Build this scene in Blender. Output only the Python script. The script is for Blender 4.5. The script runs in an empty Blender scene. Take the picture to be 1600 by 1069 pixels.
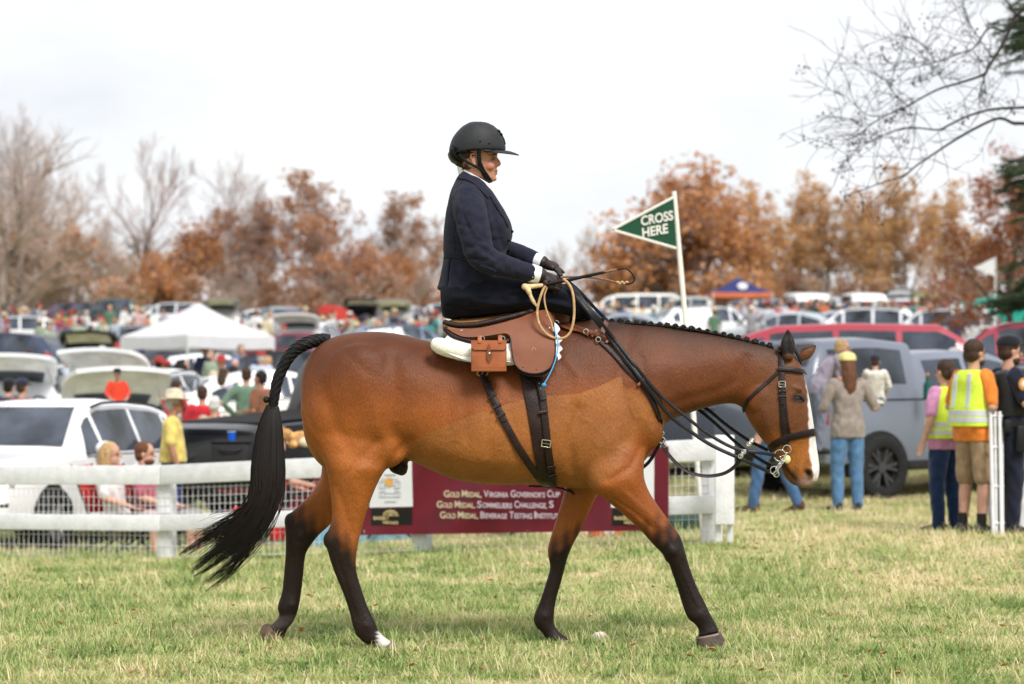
import bpy, bmesh, math, random
import numpy as np
from mathutils import Vector, Matrix, geometry
from mathutils.bvhtree import BVHTree
SC = bpy.context.scene
COL = SC.collection
random.seed(11)
R = math.radians

# ---------------------------------------------------------------- camera, sky, sun, exposure
CAMZ, FPX, HOR, YH = 1.25, 85 / 36 * 1600, 627.0, 12.4     # eye height, focal length in photo pixels, horizon row, horse distance
cam = bpy.data.cameras.new('camera')
cam.lens, cam.sensor_width = 85, 36
cam.shift_y = (HOR - 534.5) / 1600
cam.clip_start, cam.clip_end = 0.5, 6000
cam.dof.use_dof, cam.dof.focus_distance, cam.dof.aperture_fstop = True, YH - 0.2, 2.8
camo = bpy.data.objects.new('camera', cam)
camo.location, camo.rotation_euler = (0, 0, CAMZ), (R(90), 0, 0)
COL.objects.link(camo)
SC.camera = camo
SC.view_settings.view_transform, SC.view_settings.look = 'Standard', 'None'
SC.view_settings.gamma, SC.view_settings.use_curve_mapping = 1, False
SC.view_settings.exposure = 1.3
SUN_EL, SUN_AZ = R(48), R(150)         # azimuth from +Y towards +X: behind the camera
world = bpy.data.worlds.new('World')
SC.world = world
world.use_nodes = True
wn, wl = world.node_tree.nodes, world.node_tree.links
wn.clear()
sky = wn.new('ShaderNodeTexSky')
sky.sky_type, sky.sun_disc, sky.sun_elevation, sky.sun_rotation = 'NISHITA', False, SUN_EL, SUN_AZ
sky.air_density, sky.dust_density = 1.0, 2.0
skm = wn.new('ShaderNodeVectorMath'); skm.operation = 'SCALE'; skm.inputs['Scale'].default_value = 0.06
wl.new(sky.outputs[0], skm.inputs[0])
wtc = wn.new('ShaderNodeTexCoord')
wmp = wn.new('ShaderNodeMapping'); wmp.inputs['Scale'].default_value = (1.6, 1.6, 4.5)
wl.new(wtc.outputs['Generated'], wmp.inputs[0])
wnz = wn.new('ShaderNodeTexNoise'); wnz.inputs['Scale'].default_value = 2.2; wnz.inputs['Detail'].default_value = 6
wnz.inputs['Roughness'].default_value = 0.5
wl.new(wmp.outputs[0], wnz.inputs['Vector'])
wrp = wn.new('ShaderNodeValToRGB')
wrp.color_ramp.elements[0].position, wrp.color_ramp.elements[0].color = 0.36, (0.338, 0.352, 0.376, 1)
wrp.color_ramp.elements[1].position, wrp.color_ramp.elements[1].color = 0.56, (0.438, 0.443, 0.452, 1)
wl.new(wnz.outputs['Fac'], wrp.inputs[0])
wmx = wn.new('ShaderNodeMixRGB'); wmx.inputs[0].default_value = 0.95
wl.new(skm.outputs[0], wmx.inputs[1]); wl.new(wrp.outputs[0], wmx.inputs[2])
wbg = wn.new('ShaderNodeBackground'); wbg.inputs['Strength'].default_value = 1.0
wl.new(wmx.outputs[0], wbg.inputs['Color'])
wout = wn.new('ShaderNodeOutputWorld')
wl.new(wbg.outputs[0], wout.inputs['Surface'])
sun = bpy.data.lights.new('sun', 'SUN')
sun.energy, sun.angle, sun.color = 1.5, R(20), (1.0, 0.97, 0.93)
suno = bpy.data.objects.new('sun', sun)
sdir = Vector((math.sin(SUN_AZ) * math.cos(SUN_EL), math.cos(SUN_AZ) * math.cos(SUN_EL), math.sin(SUN_EL)))
suno.rotation_euler = sdir.to_track_quat('Z', 'Y').to_euler()
COL.objects.link(suno)
SC.cycles.use_denoising = True
SC.cycles.max_bounces = 6
SC.cycles.transparent_max_bounces = 8

# ---------------------------------------------------------------- helpers
def W(px, py, d=YH):
    """point at distance d that the photograph shows at (px, py)"""
    return Vector(((px - 800) / FPX * d, d, CAMZ + (HOR - py) / FPX * d))

def lin(h, k=1.0):
    h = h.lstrip('#')
    o = []
    for i in (0, 2, 4):
        c = int(h[i:i + 2], 16) / 255
        o.append(k * (c / 12.92 if c <= 0.04045 else ((c + 0.055) / 1.055) ** 2.4))
    return tuple(o)

TL = [(-60, 0), (8, 0), (13, 0), (16, -.08), (20, -.2), (23, -.27), (28, -.44), (32, -.42), (36, -.25), (44, .15), (56, .55), (80, 1.95), (120, 4.5), (150, 5.4), (220, 6.2), (3000, 9)]
TR = [(-60, 0), (8, 0), (13, 0), (16, .01), (20, .04), (23, .03), (28, .0), (32, .1), (36, .35), (40, .7), (56, 1.5), (80, 2.7), (120, 4.7), (150, 5.5), (220, 6.2), (3000, 9)]
_yy = np.concatenate([np.arange(-60, 240, 0.5), [400, 1000, 3000]])
def _prof(t):
    v = np.interp(_yy, [a for a, b in t], [b for a, b in t])
    k = np.ones(9) / 9
    v2 = np.convolve(np.pad(v, 4, 'edge'), k, 'valid')
    v2[-14:] = v[-14:]
    return v2
_pl, _pr = _prof(TL), _prof(TR)
def zt(x, y):
    """terrain height; works on scalars and arrays"""
    x, y = np.asarray(x, float), np.asarray(y, float)
    u = np.clip((x / np.maximum(y, 9) + 0.15) / 0.27, 0, 1)
    u = u * u * (3 - 2 * u)
    z = np.interp(y, _yy, _pl) * (1 - u) + np.interp(y, _yy, _pr) * u
    return z + 0.012 * np.sin(x * 1.7 + 0.6 * y) * np.cos(y * 1.3 - 0.4 * x) * np.clip((y - 14) / 6, 0, 1)
def G(px, d):
    x = (px - 800) / FPX * d
    return Vector((x, d, float(zt(x, d))))

def join(*parts):
    V, F = [], []
    for v, f in parts:
        o = len(V)
        V.extend([tuple(p) for p in v])
        F.extend([tuple(i + o for i in q) for q in f])
    return V, F

def xf(vf, m):
    return [tuple(m @ Vector(p)) for p in vf[0]], vf[1]

def box(cx, cy, cz, sx, sy, sz, b=0.0):
    """box by centre and size; b bevels the edges"""
    if b <= 0:
        x, y, z = sx / 2, sy / 2, sz / 2
        V = [(cx + a * x, cy + c * y, cz + e * z) for a in (-1, 1) for c in (-1, 1) for e in (-1, 1)]
        return V, [(0, 1, 3, 2), (4, 6, 7, 5), (0, 4, 5, 1), (2, 3, 7, 6), (0, 2, 6, 4), (1, 5, 7, 3)]
    bm = bmesh.new()
    bmesh.ops.create_cube(bm, size=1)
    for v in bm.verts:
        v.co = Vector((v.co.x * sx + cx, v.co.y * sy + cy, v.co.z * sz + cz))
    bmesh.ops.bevel(bm, geom=bm.edges[:], offset=b, segments=2, affect='EDGES', profile=0.5)
    return from_bm(bm)

def from_bm(bm):
    bm.verts.index_update()
    V = [tuple(v.co) for v in bm.verts]
    F = [tuple(v.index for v in f.verts) for f in bm.faces]
    bm.free()
    return V, F

def frames(P):
    P = [Vector(p) for p in P]
    T = []
    for i in range(len(P)):
        a, b = P[max(i - 1, 0)], P[min(i + 1, len(P) - 1)]
        t = b - a
        T.append(t.normalized() if t.length > 1e-9 else Vector((0, 0, 1)))
    n = T[0].orthogonal().normalized()
    out = []
    for i, t in enumerate(T):
        n = n - t * n.dot(t)
        n = n.normalized() if n.length > 1e-6 else t.orthogonal().normalized()
        out.append((P[i], n.copy(), t.cross(n)))
    return out

def tube(P, rad, n=8, cap=True):
    if not hasattr(rad, '__len__'):
        rad = [rad] * len(P)
    V, F = [], []
    fr = frames(P)
    for (p, a, b), r in zip(fr, rad):
        for k in range(n):
            t = 2 * math.pi * k / n
            V.append(tuple(p + a * (r * math.cos(t)) + b * (r * math.sin(t))))
    m = len(fr)
    for i in range(m - 1):
        for k in range(n):
            k2 = (k + 1) % n
            F.append((i * n + k, i * n + k2, (i + 1) * n + k2, (i + 1) * n + k))
    if cap:
        F.append(tuple(range(n - 1, -1, -1)))
        F.append(tuple((m - 1) * n + k for k in range(n)))
    return V, F

def capsule(P, rad, n=12):
    """tube with rounded ends: closed body for unions"""
    P = [Vector(p) for p in P]
    if not hasattr(rad, '__len__'):
        rad = [rad] * len(P)
    a, b = (P[0] - P[1]).normalized(), (P[-1] - P[-2]).normalized()
    r0, r1 = rad[0], rad[-1]
    Q = [P[0] + a * r0 * s for s in (0.98, 0.8, 0.45)] + P + [P[-1] + b * r1 * s for s in (0.45, 0.8, 0.98)]
    q = [r0 * s for s in (0.15, 0.6, 0.89)] + list(rad) + [r1 * s for s in (0.89, 0.6, 0.15)]
    return tube(Q, q, n)

def catmull(P, k=6):
    P = [Vector(p) for p in P]
    out = []
    for i in range(len(P) - 1):
        p0, p1, p2, p3 = P[max(i - 1, 0)], P[i], P[i + 1], P[min(i + 2, len(P) - 1)]
        for j in range(k):
            t = j / k
            out.append(0.5 * ((2 * p1) + (p2 - p0) * t + (2 * p0 - 5 * p1 + 4 * p2 - p3) * t * t + (3 * p1 - p0 - 3 * p2 + p3) * t ** 3))
    out.append(P[-1])
    return out

def loft(S, n=28, sub=4):
    """S: stations (centre, A, B, e, k): ring = c + A cos + B sin(1 - k cos), superellipse exponent e; smoothly interpolated"""
    c = catmull([s[0] for s in S], sub); A = catmull([s[1] for s in S], sub); B = catmull([s[2] for s in S], sub)
    ek = catmull([Vector((s[3] if len(s) > 3 else 2.1, s[4] if len(s) > 4 else 0, 0)) for s in S], sub)
    V, F = [], []
    for ci, Ai, Bi, q in zip(c, A, B, ek):
        e, k = q[0], q[1]
        for j in range(n):
            t = 2 * math.pi * j / n
            co, si = math.cos(t), math.sin(t)
            cc = math.copysign(abs(co) ** (2 / e), co); ss = math.copysign(abs(si) ** (2 / e), si)
            V.append(tuple(ci + Ai * cc + Bi * (ss * (1 - k * co))))
    m = len(c)
    for i in range(m - 1):
        for j in range(n):
            j2 = (j + 1) % n
            F.append((i * n + j, i * n + j2, (i + 1) * n + j2, (i + 1) * n + j))
    F.append(tuple(range(n - 1, -1, -1))); F.append(tuple((m - 1) * n + j for j in range(n)))
    return V, F

def ellipsoid(c, r, rot=None, u=20, v=12):
    c = Vector(c)
    m = rot.to_matrix() if rot is not None else None
    V, F = [], []
    def p(x, y, z):
        q = Vector((x * r[0], y * r[1], z * r[2]))
        return tuple(c + (m @ q if m else q))
    V.append(p(0, 0, 1))
    for i in range(1, v):
        a = math.pi * i / v
        for j in range(u):
            b = 2 * math.pi * j / u
            V.append(p(math.sin(a) * math.cos(b), math.sin(a) * math.sin(b), math.cos(a)))
    V.append(p(0, 0, -1))
    for j in range(u):
        F.append((0, 1 + j, 1 + (j + 1) % u))
        F.append((len(V) - 1, 1 + (v - 2) * u + (j + 1) % u, 1 + (v - 2) * u + j))
    for i in range(v - 2):
        for j in range(u):
            a, b = 1 + i * u + j, 1 + i * u + (j + 1) % u
            F.append((a, a + u, b + u, b))
    return V, F

def ribbon(P, N, w, th):
    """strap along P, lying flat against normals N, width w, thickness th"""
    P = [Vector(p) for p in P]
    if isinstance(N, Vector):
        N = [N] * len(P)
    if not hasattr(w, '__len__'):
        w = [w] * len(P)
    V, F = [], []
    for i, p in enumerate(P):
        t = (P[min(i + 1, len(P) - 1)] - P[max(i - 1, 0)]).normalized()
        nn = (N[i] - t * N[i].dot(t)).normalized()
        s = t.cross(nn).normalized()
        h = w[i] / 2
        for a, b in ((-1, -.5), (-1, .3), (-.86, .5), (.86, .5), (1, .3), (1, -.5)):
            V.append(tuple(p + s * (a * h) + nn * (b * th)))
    n = 6
    for i in range(len(P) - 1):
        for k in range(n):
            k2 = (k + 1) % n
            F.append((i * n + k, (i + 1) * n + k, (i + 1) * n + k2, i * n + k2))
    F.append(tuple(range(n))); F.append(tuple((len(P) - 1) * n + k for k in range(n - 1, -1, -1)))
    return V, F

TMP = bpy.data.scenes.new('tmp')
def taubin(V, E, it, lam=0.5, mu=-0.52):
    n = len(V)
    deg = np.bincount(E.ravel(), minlength=n).astype(float)
    deg[deg == 0] = 1
    for i in range(it * 2):
        s = np.empty_like(V)
        for a in range(3):
            s[:, a] = np.bincount(E[:, 0], V[E[:, 1], a], n) + np.bincount(E[:, 1], V[E[:, 0], a], n)
        V = V + (lam if i % 2 == 0 else mu) * (s / deg[:, None] - V)
    return V
def remesh(vf, vox, smooth=8, pre=0, keep=None):
    """union of closed pieces as one continuous quad surface -> (verts array, faces, normals)"""
    me = bpy.data.meshes.new('tmp'); me.from_pydata(vf[0], [], vf[1])
    ob = bpy.data.objects.new('tmp', me); TMP.collection.objects.link(ob)
    m = ob.modifiers.new('r', 'REMESH'); m.mode = 'VOXEL'; m.voxel_size = vox; m.adaptivity = 0
    TMP.view_layers[0].update()
    ev = ob.evaluated_get(TMP.view_layers[0].depsgraph)
    m2 = bpy.data.meshes.new_from_object(ev)
    n = len(m2.vertices)
    V = np.empty(n * 3); m2.vertices.foreach_get('co', V); V = V.reshape(-1, 3)
    E = np.empty(len(m2.edges) * 2, int); m2.edges.foreach_get('vertices', E); E = E.reshape(-1, 2)
    L = np.empty(len(m2.loops), int); m2.loops.foreach_get('vertex_index', L)
    Fs = [tuple(L[p.loop_start:p.loop_start + p.loop_total]) for p in m2.polygons]
    kw = keep(V)[:, None] if keep else 1.0
    for i in range(pre):
        V = V + kw * (taubin(V, E, 1, 0.5, 0.0) - V)
    V = taubin(V, E, smooth)
    bpy.data.objects.remove(ob); bpy.data.meshes.remove(me); bpy.data.meshes.remove(m2)
    return V, Fs, E

def vnormals(V, F):
    me = bpy.data.meshes.new('tmp'); me.from_pydata([tuple(v) for v in V], [], F); me.update()
    N = np.empty(len(V) * 3); me.vertices.foreach_get('normal', N)
    bpy.data.meshes.remove(me)
    return N.reshape(-1, 3)

def sstep(a, b, x):
    t = np.clip((np.asarray(x, float) - a) / (b - a), 0, 1)
    return t * t * (3 - 2 * t)

# ---------------------------------------------------------------- objects
def root_loc(o):
    p = Vector((0, 0, 0))
    while o is not None:
        p = p + o.location
        o = o.parent
    return p
def obj(name, vf, mat, parent=None, smooth=True, world=False, loc=None):
    """ONE mesh object; world=True takes the vertices in world space and puts them under the parent"""
    me = bpy.data.meshes.new(name)
    V, F = vf[0], vf[1]
    if world and parent is not None:
        o = np.array(root_loc(parent))
        V = (np.asarray(V, float) - o).tolist()
    elif world and loc is not None:
        V = (np.asarray(V, float) - np.array(loc)).tolist()
    me.from_pydata([tuple(v) for v in V], [], [tuple(int(i) for i in f) for f in F])
    me.update()
    for m in (mat if isinstance(mat, (list, tuple)) else [mat]):
        me.materials.append(m)
    me.polygons.foreach_set('use_smooth', [smooth] * len(me.polygons))
    if smooth is True and len(me.polygons) < 60000:
        try:
            me.set_sharp_from_angle(angle=R(50))
        except Exception:
            pass
    ob = bpy.data.objects.new(name, me)
    COL.objects.link(ob)
    ob.parent = parent
    if loc is not None:
        ob.location = loc
    return ob
def thing(name, label, cat, loc=(0, 0, 0), rz=0, group=None):
    o = bpy.data.objects.new(name, None); COL.objects.link(o)
    o.empty_display_size = 0.1
    o.location, o.rotation_euler = loc, (0, 0, rz)
    tag(o, label, cat, group)
    return o
def tag(o, label, cat, group=None):
    o['label'], o['category'] = label, cat
    if group:
        o['group'] = group
    return o
def kind(o, k):
    o['kind'] = k
    return o
def share(name, src, parent, loc=(0, 0, 0), rot=(0, 0, 0), mat=None):
    """another object on the same mesh data"""
    o = bpy.data.objects.new(name, src.data); COL.objects.link(o)
    o.parent, o.location, o.rotation_euler = parent, loc, rot
    if mat is not None:
        paint(o, mat)
    return o
def paint(o, mat):
    o.material_slots[0].link = 'OBJECT'; o.material_slots[0].material = mat
def copy_tree(o, parent=None):
    c = o.copy(); COL.objects.link(c); c.parent = parent
    for ch in o.children:
        copy_tree(ch, c)
    return c

# ---------------------------------------------------------------- materials
_M = {}
def mk(name, base, rough=0.6, var=0.12, scale=8.0, bump=0.0, bscale=60.0, metal=0.0, coat=0.0, sheen=0.0, spec=0.22, trans=0.0, rand=0.0, second=None):
    """procedural material: noise-varied colour (towards `second` if given), fine relief"""
    if name in _M:
        return _M[name]
    m = bpy.data.materials.new(name); m.use_nodes = True
    nt = m.node_tree; n, l = nt.nodes, nt.links
    b = n['Principled BSDF']
    b.inputs['Roughness'].default_value = rough; b.inputs['Metallic'].default_value = metal
    b.inputs['Coat Weight'].default_value = coat; b.inputs['Sheen Weight'].default_value = sheen
    b.inputs['Specular IOR Level'].default_value = spec
    tc = n.new('ShaderNodeTexCoord')
    nz = n.new('ShaderNodeTexNoise'); nz.inputs['Scale'].default_value = scale; nz.inputs['Detail'].default_value = 5
    l.new(tc.outputs['Object'], nz.inputs['Vector'])
    mx = n.new('ShaderNodeMixRGB')
    c2 = second if second else tuple(min(1, c * (1 + 2.2 * var)) for c in base)
    c1 = base if second else tuple(c * (1 - 1.4 * var) for c in base)
    mx.inputs[1].default_value = (*c1, 1); mx.inputs[2].default_value = (*c2, 1)
    rp = n.new('ShaderNodeMapRange'); rp.inputs['From Min'].default_value = 0.3; rp.inputs['From Max'].default_value = 0.7
    l.new(nz.outputs['Fac'], rp.inputs['Value']); l.new(rp.outputs[0], mx.inputs[0])
    out = mx.outputs[0]
    if rand > 0:
        oi = n.new('ShaderNodeObjectInfo'); hs = n.new('ShaderNodeHueSaturation')
        mr = n.new('ShaderNodeMapRange'); mr.inputs['To Min'].default_value = 1 - rand; mr.inputs['To Max'].default_value = 1 + rand
        l.new(oi.outputs['Random'], mr.inputs['Value']); l.new(mr.outputs[0], hs.inputs['Value']); l.new(out, hs.inputs['Color'])
        out = hs.outputs[0]
    l.new(out, b.inputs['Base Color'])
    if bump > 0:
        bz = n.new('ShaderNodeTexNoise'); bz.inputs['Scale'].default_value = bscale; bz.inputs['Detail'].default_value = 4
        bp = n.new('ShaderNodeBump'); bp.inputs['Strength'].default_value = bump; bp.inputs['Distance'].default_value = 0.01
        l.new(tc.outputs['Object'], bz.inputs['Vector']); l.new(bz.outputs['Fac'], bp.inputs['Height']); l.new(bp.outputs[0], b.inputs['Normal'])
    if trans > 0:
        tr = n.new('ShaderNodeBsdfTranslucent'); ms = n.new('ShaderNodeMixShader'); ms.inputs[0].default_value = trans
        l.new(out, tr.inputs['Color']); l.new(b.outputs[0], ms.inputs[1]); l.new(tr.outputs[0], ms.inputs[2])
        l.new(ms.outputs[0], n['Material Output'].inputs['Surface'])
    _M[name] = m
    return m
def cloth(h, k=0.75):
    """woven cloth in a picture colour"""
    return mk('cloth_' + h.lstrip('#'), lin(h, k), 0.9, 0.13, 14, 0.25, 90, sheen=0.2)
# ---------------------------------------------------------------- ground
def soil():
    m = bpy.data.materials.new('turf'); m.use_nodes = True
    nt = m.node_tree; n, l = nt.nodes, nt.links
    b = n['Principled BSDF']; b.inputs['Roughness'].default_value = 0.95; b.inputs['Specular IOR Level'].default_value = 0.1
    tc = n.new('ShaderNodeTexCoord')
    def nz(s, d=4):
        q = n.new('ShaderNodeTexNoise'); q.inputs['Scale'].default_value = s; q.inputs['Detail'].default_value = d
        l.new(tc.outputs['Object'], q.inputs['Vector']); return q.outputs['Fac']
    def mix(f, a, c, lo=0.42, hi=0.58):
        r = n.new('ShaderNodeMapRange'); r.inputs['From Min'].default_value = lo; r.inputs['From Max'].default_value = hi
        l.new(f, r.inputs['Value'])
        x = n.new('ShaderNodeMixRGB'); l.new(r.outputs[0], x.inputs[0])
        for i, v in ((1, a), (2, c)):
            if isinstance(v, tuple): x.inputs[i].default_value = (*v, 1)
            else: l.new(v, x.inputs[i])
        return x.outputs[0]
    a = mix(nz(0.55), (0.26, 0.31, 0.10), (0.44, 0.36, 0.18))
    c = mix(nz(9, 6), (0.17, 0.18, 0.045), a, 0.3, 0.6)
    d = mix(nz(60, 3), c, (0.42, 0.33, 0.14), 0.55, 0.75)
    l.new(d, b.inputs['Base Color'])
    bp = n.new('ShaderNodeBump'); bp.inputs['Strength'].default_value = 0.7; bp.inputs['Distance'].default_value = 0.03
    l.new(nz(40, 5), bp.inputs['Height']); l.new(bp.outputs[0], b.inputs['Normal'])
    return m
ys = np.concatenate([np.arange(-60, 6, 6), np.arange(6, 60, 0.5), np.arange(60, 220, 3), [230, 300, 500, 1000, 2500]])
xs = np.concatenate([[-2500, -900, -400, -200], np.arange(-120, -24, 6), np.arange(-24, 24, 0.5), np.arange(24, 121, 6), [200, 400, 900, 2500]])
gx, gy = np.meshgrid(xs, ys)
gz = zt(gx, gy)
nx = len(xs)
obj('ground', (np.stack([gx, gy, gz], -1).reshape(-1, 3).tolist(),
               [(j * nx + i, j * nx + i + 1, (j + 1) * nx + i + 1, (j + 1) * nx + i) for j in range(len(ys) - 1) for i in range(nx - 1)]), soil())['kind'] = 'structure'

# ---------------------------------------------------------------- grass: tufts of blades scattered over the near turf
def blade_mat():
    m = bpy.data.materials.new('grass_blades'); m.use_nodes = True
    nt = m.node_tree; n, l = nt.nodes, nt.links
    b = n['Principled BSDF']; b.inputs['Roughness'].default_value = 0.6; b.inputs['Specular IOR Level'].default_value = 0.25
    geo = n.new('ShaderNodeNewGeometry')
    at = n.new('ShaderNodeAttribute'); at.attribute_name = 'shade'
    def nz(s, d=3):
        q = n.new('ShaderNodeTexNoise'); q.inputs['Scale'].default_value = s; q.inputs['Detail'].default_value = d
        l.new(geo.outputs['Position'], q.inputs['Vector']); return q.outputs['Fac']
    def math_(op, a, c):
        q = n.new('ShaderNodeMath'); q.operation = op
        for i, v in ((0, a), (1, c)):
            if isinstance(v, (int, float)): q.inputs[i].default_value = v
            else: l.new(v, q.inputs[i])
        return q.outputs[0]
    oi = n.new('ShaderNodeObjectInfo')
    f = math_('ADD', math_('MULTIPLY', nz(0.9, 5), 1.55), math_('MULTIPLY', nz(4.0), 0.8))
    f = math_('ADD', f, math_('MULTIPLY', oi.outputs['Random'], 0.42))
    f = math_('ADD', f, math_('MULTIPLY', at.outputs['Fac'], 0.62))
    f = math_('MULTIPLY', f, 0.5)
    sx = n.new('ShaderNodeSeparateXYZ'); l.new(geo.outputs['Position'], sx.inputs[0])
    worn = n.new('ShaderNodeMapRange'); worn.interpolation_type = 'SMOOTHSTEP'     # trodden, drier turf by the gate at the right
    worn.inputs['From Min'].default_value = 1.1; worn.inputs['From Max'].default_value = 2.6; worn.inputs['To Min'].default_value = -0.005; worn.inputs['To Max'].default_value = 0.12
    l.new(math_('ADD', math_('MULTIPLY', sx.outputs['X'], 0.22), math_('MULTIPLY', sx.outputs['Y'], 0.082)), worn.inputs['Value'])
    f = math_('ADD', f, worn.outputs[0])
    rp = n.new('ShaderNodeValToRGB'); cr = rp.color_ramp
    pts = [(0.52, (0.10, 0.18, 0.045)), (0.71, (0.29, 0.39, 0.115)), (0.85, (0.50, 0.54, 0.22)), (0.95, (0.70, 0.57, 0.31)), (1.0, (0.80, 0.69, 0.45))]
    cr.elements[0].position, cr.elements[0].color = pts[0][0], (*pts[0][1], 1)
    cr.elements[1].position, cr.elements[1].color = pts[-1][0], (*pts[-1][1], 1)
    for p, c in pts[1:-1]:
        e = cr.elements.new(p); e.color = (*c, 1)
    l.new(f, rp.inputs[0])
    l.new(rp.outputs[0], b.inputs['Base Color'])
    tr = n.new('ShaderNodeBsdfTranslucent'); ms = n.new('ShaderNodeMixShader'); ms.inputs[0].default_value = 0.3
    l.new(rp.outputs[0], tr.inputs['Color']); l.new(b.outputs[0], ms.inputs[1]); l.new(tr.outputs[0], ms.inputs[2])
    l.new(ms.outputs[0], n['Material Output'].inputs['Surface'])
    return m
TUFTS = bpy.data.collections.new('tufts')
bmat = blade_mat()
rg = np.random.default_rng(5)
def tuft(i, nb, hmin, hmax, lean, wk=1.0, sk=1.0):
    V, F, A = [], [], []
    for k in range(nb):
        r, a = 0.10 * math.sqrt(rg.random()), rg.random() * 6.283
        x, y = r * math.cos(a), r * math.sin(a)
        L = rg.uniform(hmin, hmax); w = rg.uniform(0.0014, 0.0033) * wk
        d = rg.random() * 6.283; ln = rg.uniform(0.25, 1) * lean
        dx, dy = math.cos(d), math.sin(d); sx, sy = -dy * w, dx * w
        sh = rg.random() ** 1.4 * sk
        o = len(V)
        ph, px, pz = R(80) - ln * 0.5, 0.0, 0.0
        for s in range(4):
            q = (1, .85, .55, .06)[s]
            V.append((x + dx * px + sx * q, y + dy * px + sy * q, pz - 0.006)); V.append((x + dx * px - sx * q, y + dy * px - sy * q, pz - 0.006))
            px += L / 3 * math.cos(ph); pz += L / 3 * math.sin(ph); ph -= ln * rg.uniform(.3, .8)
            pz = max(pz, 0.003)
            A += [sh, sh]
        F += [(o, o + 2, o + 3, o + 1), (o + 2, o + 4, o + 5, o + 3), (o + 4, o + 6, o + 7, o + 5)]
    me = bpy.data.meshes.new('grass_tuft'); me.from_pydata(V, [], F); me.materials.append(bmat)
    at = me.attributes.new('shade', 'FLOAT', 'POINT'); at.data.foreach_set('value', A)
    TUFTS.objects.link(bpy.data.objects.new('grass_tuft', me))
for i in range(6): tuft(i, 125, 0.018, 0.055, 2.6)
for i in range(2): tuft(i, 105, 0.03, 0.08, 2.0)
tuft(8, 60, 0.05, 0.12, 1.0)
tuft(9, 45, 0.04, 0.09, 1.6, 2.2, .12)
def scatter(name, x0, x1, y0, y1, dens, seed, smin=0.7, smax=1.15):
    ny, nx = int((y1 - y0) / 0.4) + 1, 24
    V, F = [], []
    for j in range(ny + 1):
        y = y0 + (y1 - y0) * j / ny
        for i in range(nx + 1):
            x = (x0 + (x1 - x0) * i / nx) * y
            V.append((x, y, float(zt(x, y)) + 0.001))
    for j in range(ny):
        for i in range(nx):
            a = j * (nx + 1) + i
            F.append((a, a + 1, a + nx + 2, a + nx + 1))
    ob = obj(name, (V, F), bmat); ob['kind'] = 'stuff'
    g = bpy.data.node_groups.new(name, 'GeometryNodeTree')
    g.interface.new_socket('Geometry', in_out='INPUT', socket_type='NodeSocketGeometry')
    g.interface.new_socket('Geometry', in_out='OUTPUT', socket_type='NodeSocketGeometry')
    n, l = g.nodes, g.links
    gi, go = n.new('NodeGroupInput'), n.new('NodeGroupOutput')
    dp = n.new('GeometryNodeDistributePointsOnFaces'); dp.inputs['Density'].default_value = dens; dp.inputs['Seed'].default_value = seed
    ci = n.new('GeometryNodeCollectionInfo'); ci.inputs['Collection'].default_value = TUFTS
    ci.inputs['Separate Children'].default_value = True; ci.inputs['Reset Children'].default_value = True
    ip = n.new('GeometryNodeInstanceOnPoints'); ip.inputs['Pick Instance'].default_value = True
    rv = n.new('FunctionNodeRandomValue'); rv.data_type = 'FLOAT_VECTOR'
    rv.inputs[0].default_value = (-.06, -.06, 0); rv.inputs[1].default_value = (.06, .06, 6.283)
    rs = n.new('FunctionNodeRandomValue'); rs.data_type = 'FLOAT'
    rs.inputs[2].default_value, rs.inputs[3].default_value = smin, smax
    l.new(gi.outputs[0], dp.inputs['Mesh']); l.new(dp.outputs['Points'], ip.inputs['Points']); l.new(ci.outputs[0], ip.inputs['Instance'])
    l.new(rv.outputs[0], ip.inputs['Rotation']); l.new(rs.outputs[1], ip.inputs['Scale'])
    l.new(ip.outputs[0], go.inputs[0])
    ob.modifiers.new('scatter', 'NODES').node_group = g
scatter('grass', -.33, .33, 10.0, 17.0, 190, 1)
scatter('grass', -.30, .30, 17.0, 36.0, 75, 2, 0.9, 1.5)

# ---------------------------------------------------------------- white fence with wire mesh
white_paint = mk('white_paint', (0.68, 0.68, 0.69), 0.6, 0.10, 9, 0.5, 45, second=(.82, .82, .84))
wire_mat = mk('white_wire', (0.72, 0.72, 0.72), 0.4, 0.03)
FA, FB = W(1107, 845, 20.4), W(253, 872, 23.1)
FA.z, FB.z = float(zt(FA.x, FA.y)), float(zt(FB.x, FB.y))
fdir = Vector((FB.x - FA.x, FB.y - FA.y, 0)); flen = fdir.length; fdir.normalize()
fnrm = Vector((fdir.y, -fdir.x, 0)); fnrm = fnrm if fnrm.y < 0 else -fnrm
def fpt(s, z, off=0.0):
    """point s metres along the fence from its right end, z above the ground line"""
    p = FA + fdir * s + fnrm * off
    gz_ = FA.z + (FB.z - FA.z) * min(s / flen, 1.15)
    return Vector((p.x, p.y, gz_ + z))
def fbox(s0, s1, z0, z1, o0, o1):
    V = [fpt(s, z, o) for s in (s0, s1) for z in (z0, z1) for o in (o0, o1)]
    vf = ([tuple(v) for v in V], [(0, 1, 3, 2), (4, 6, 7, 5), (0, 4, 5, 1), (2, 3, 7, 6), (0, 2, 6, 4), (1, 5, 7, 3)])
    bm = bmesh.new(); me = bpy.data.meshes.new('tmp'); me.from_pydata(vf[0], [], vf[1]); bm.from_mesh(me); bpy.data.meshes.remove(me)
    bmesh.ops.recalc_face_normals(bm, faces=bm.faces[:])
    bmesh.ops.bevel(bm, geom=bm.edges[:], offset=0.006, segments=2, affect='EDGES', profile=0.5)
    return from_bm(bm)
fence = thing('rail_fence', 'low white two rail fence with white wire mesh running behind the horse', 'fence', FA)
span = flen / 2
posts = [0, span, 2 * span, 3 * span, 4 * span]
for s in posts:
    obj('post', fbox(s - .075, s + .075, -.25, .86, -.13, -.02), white_paint, fence, world=True)
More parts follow.
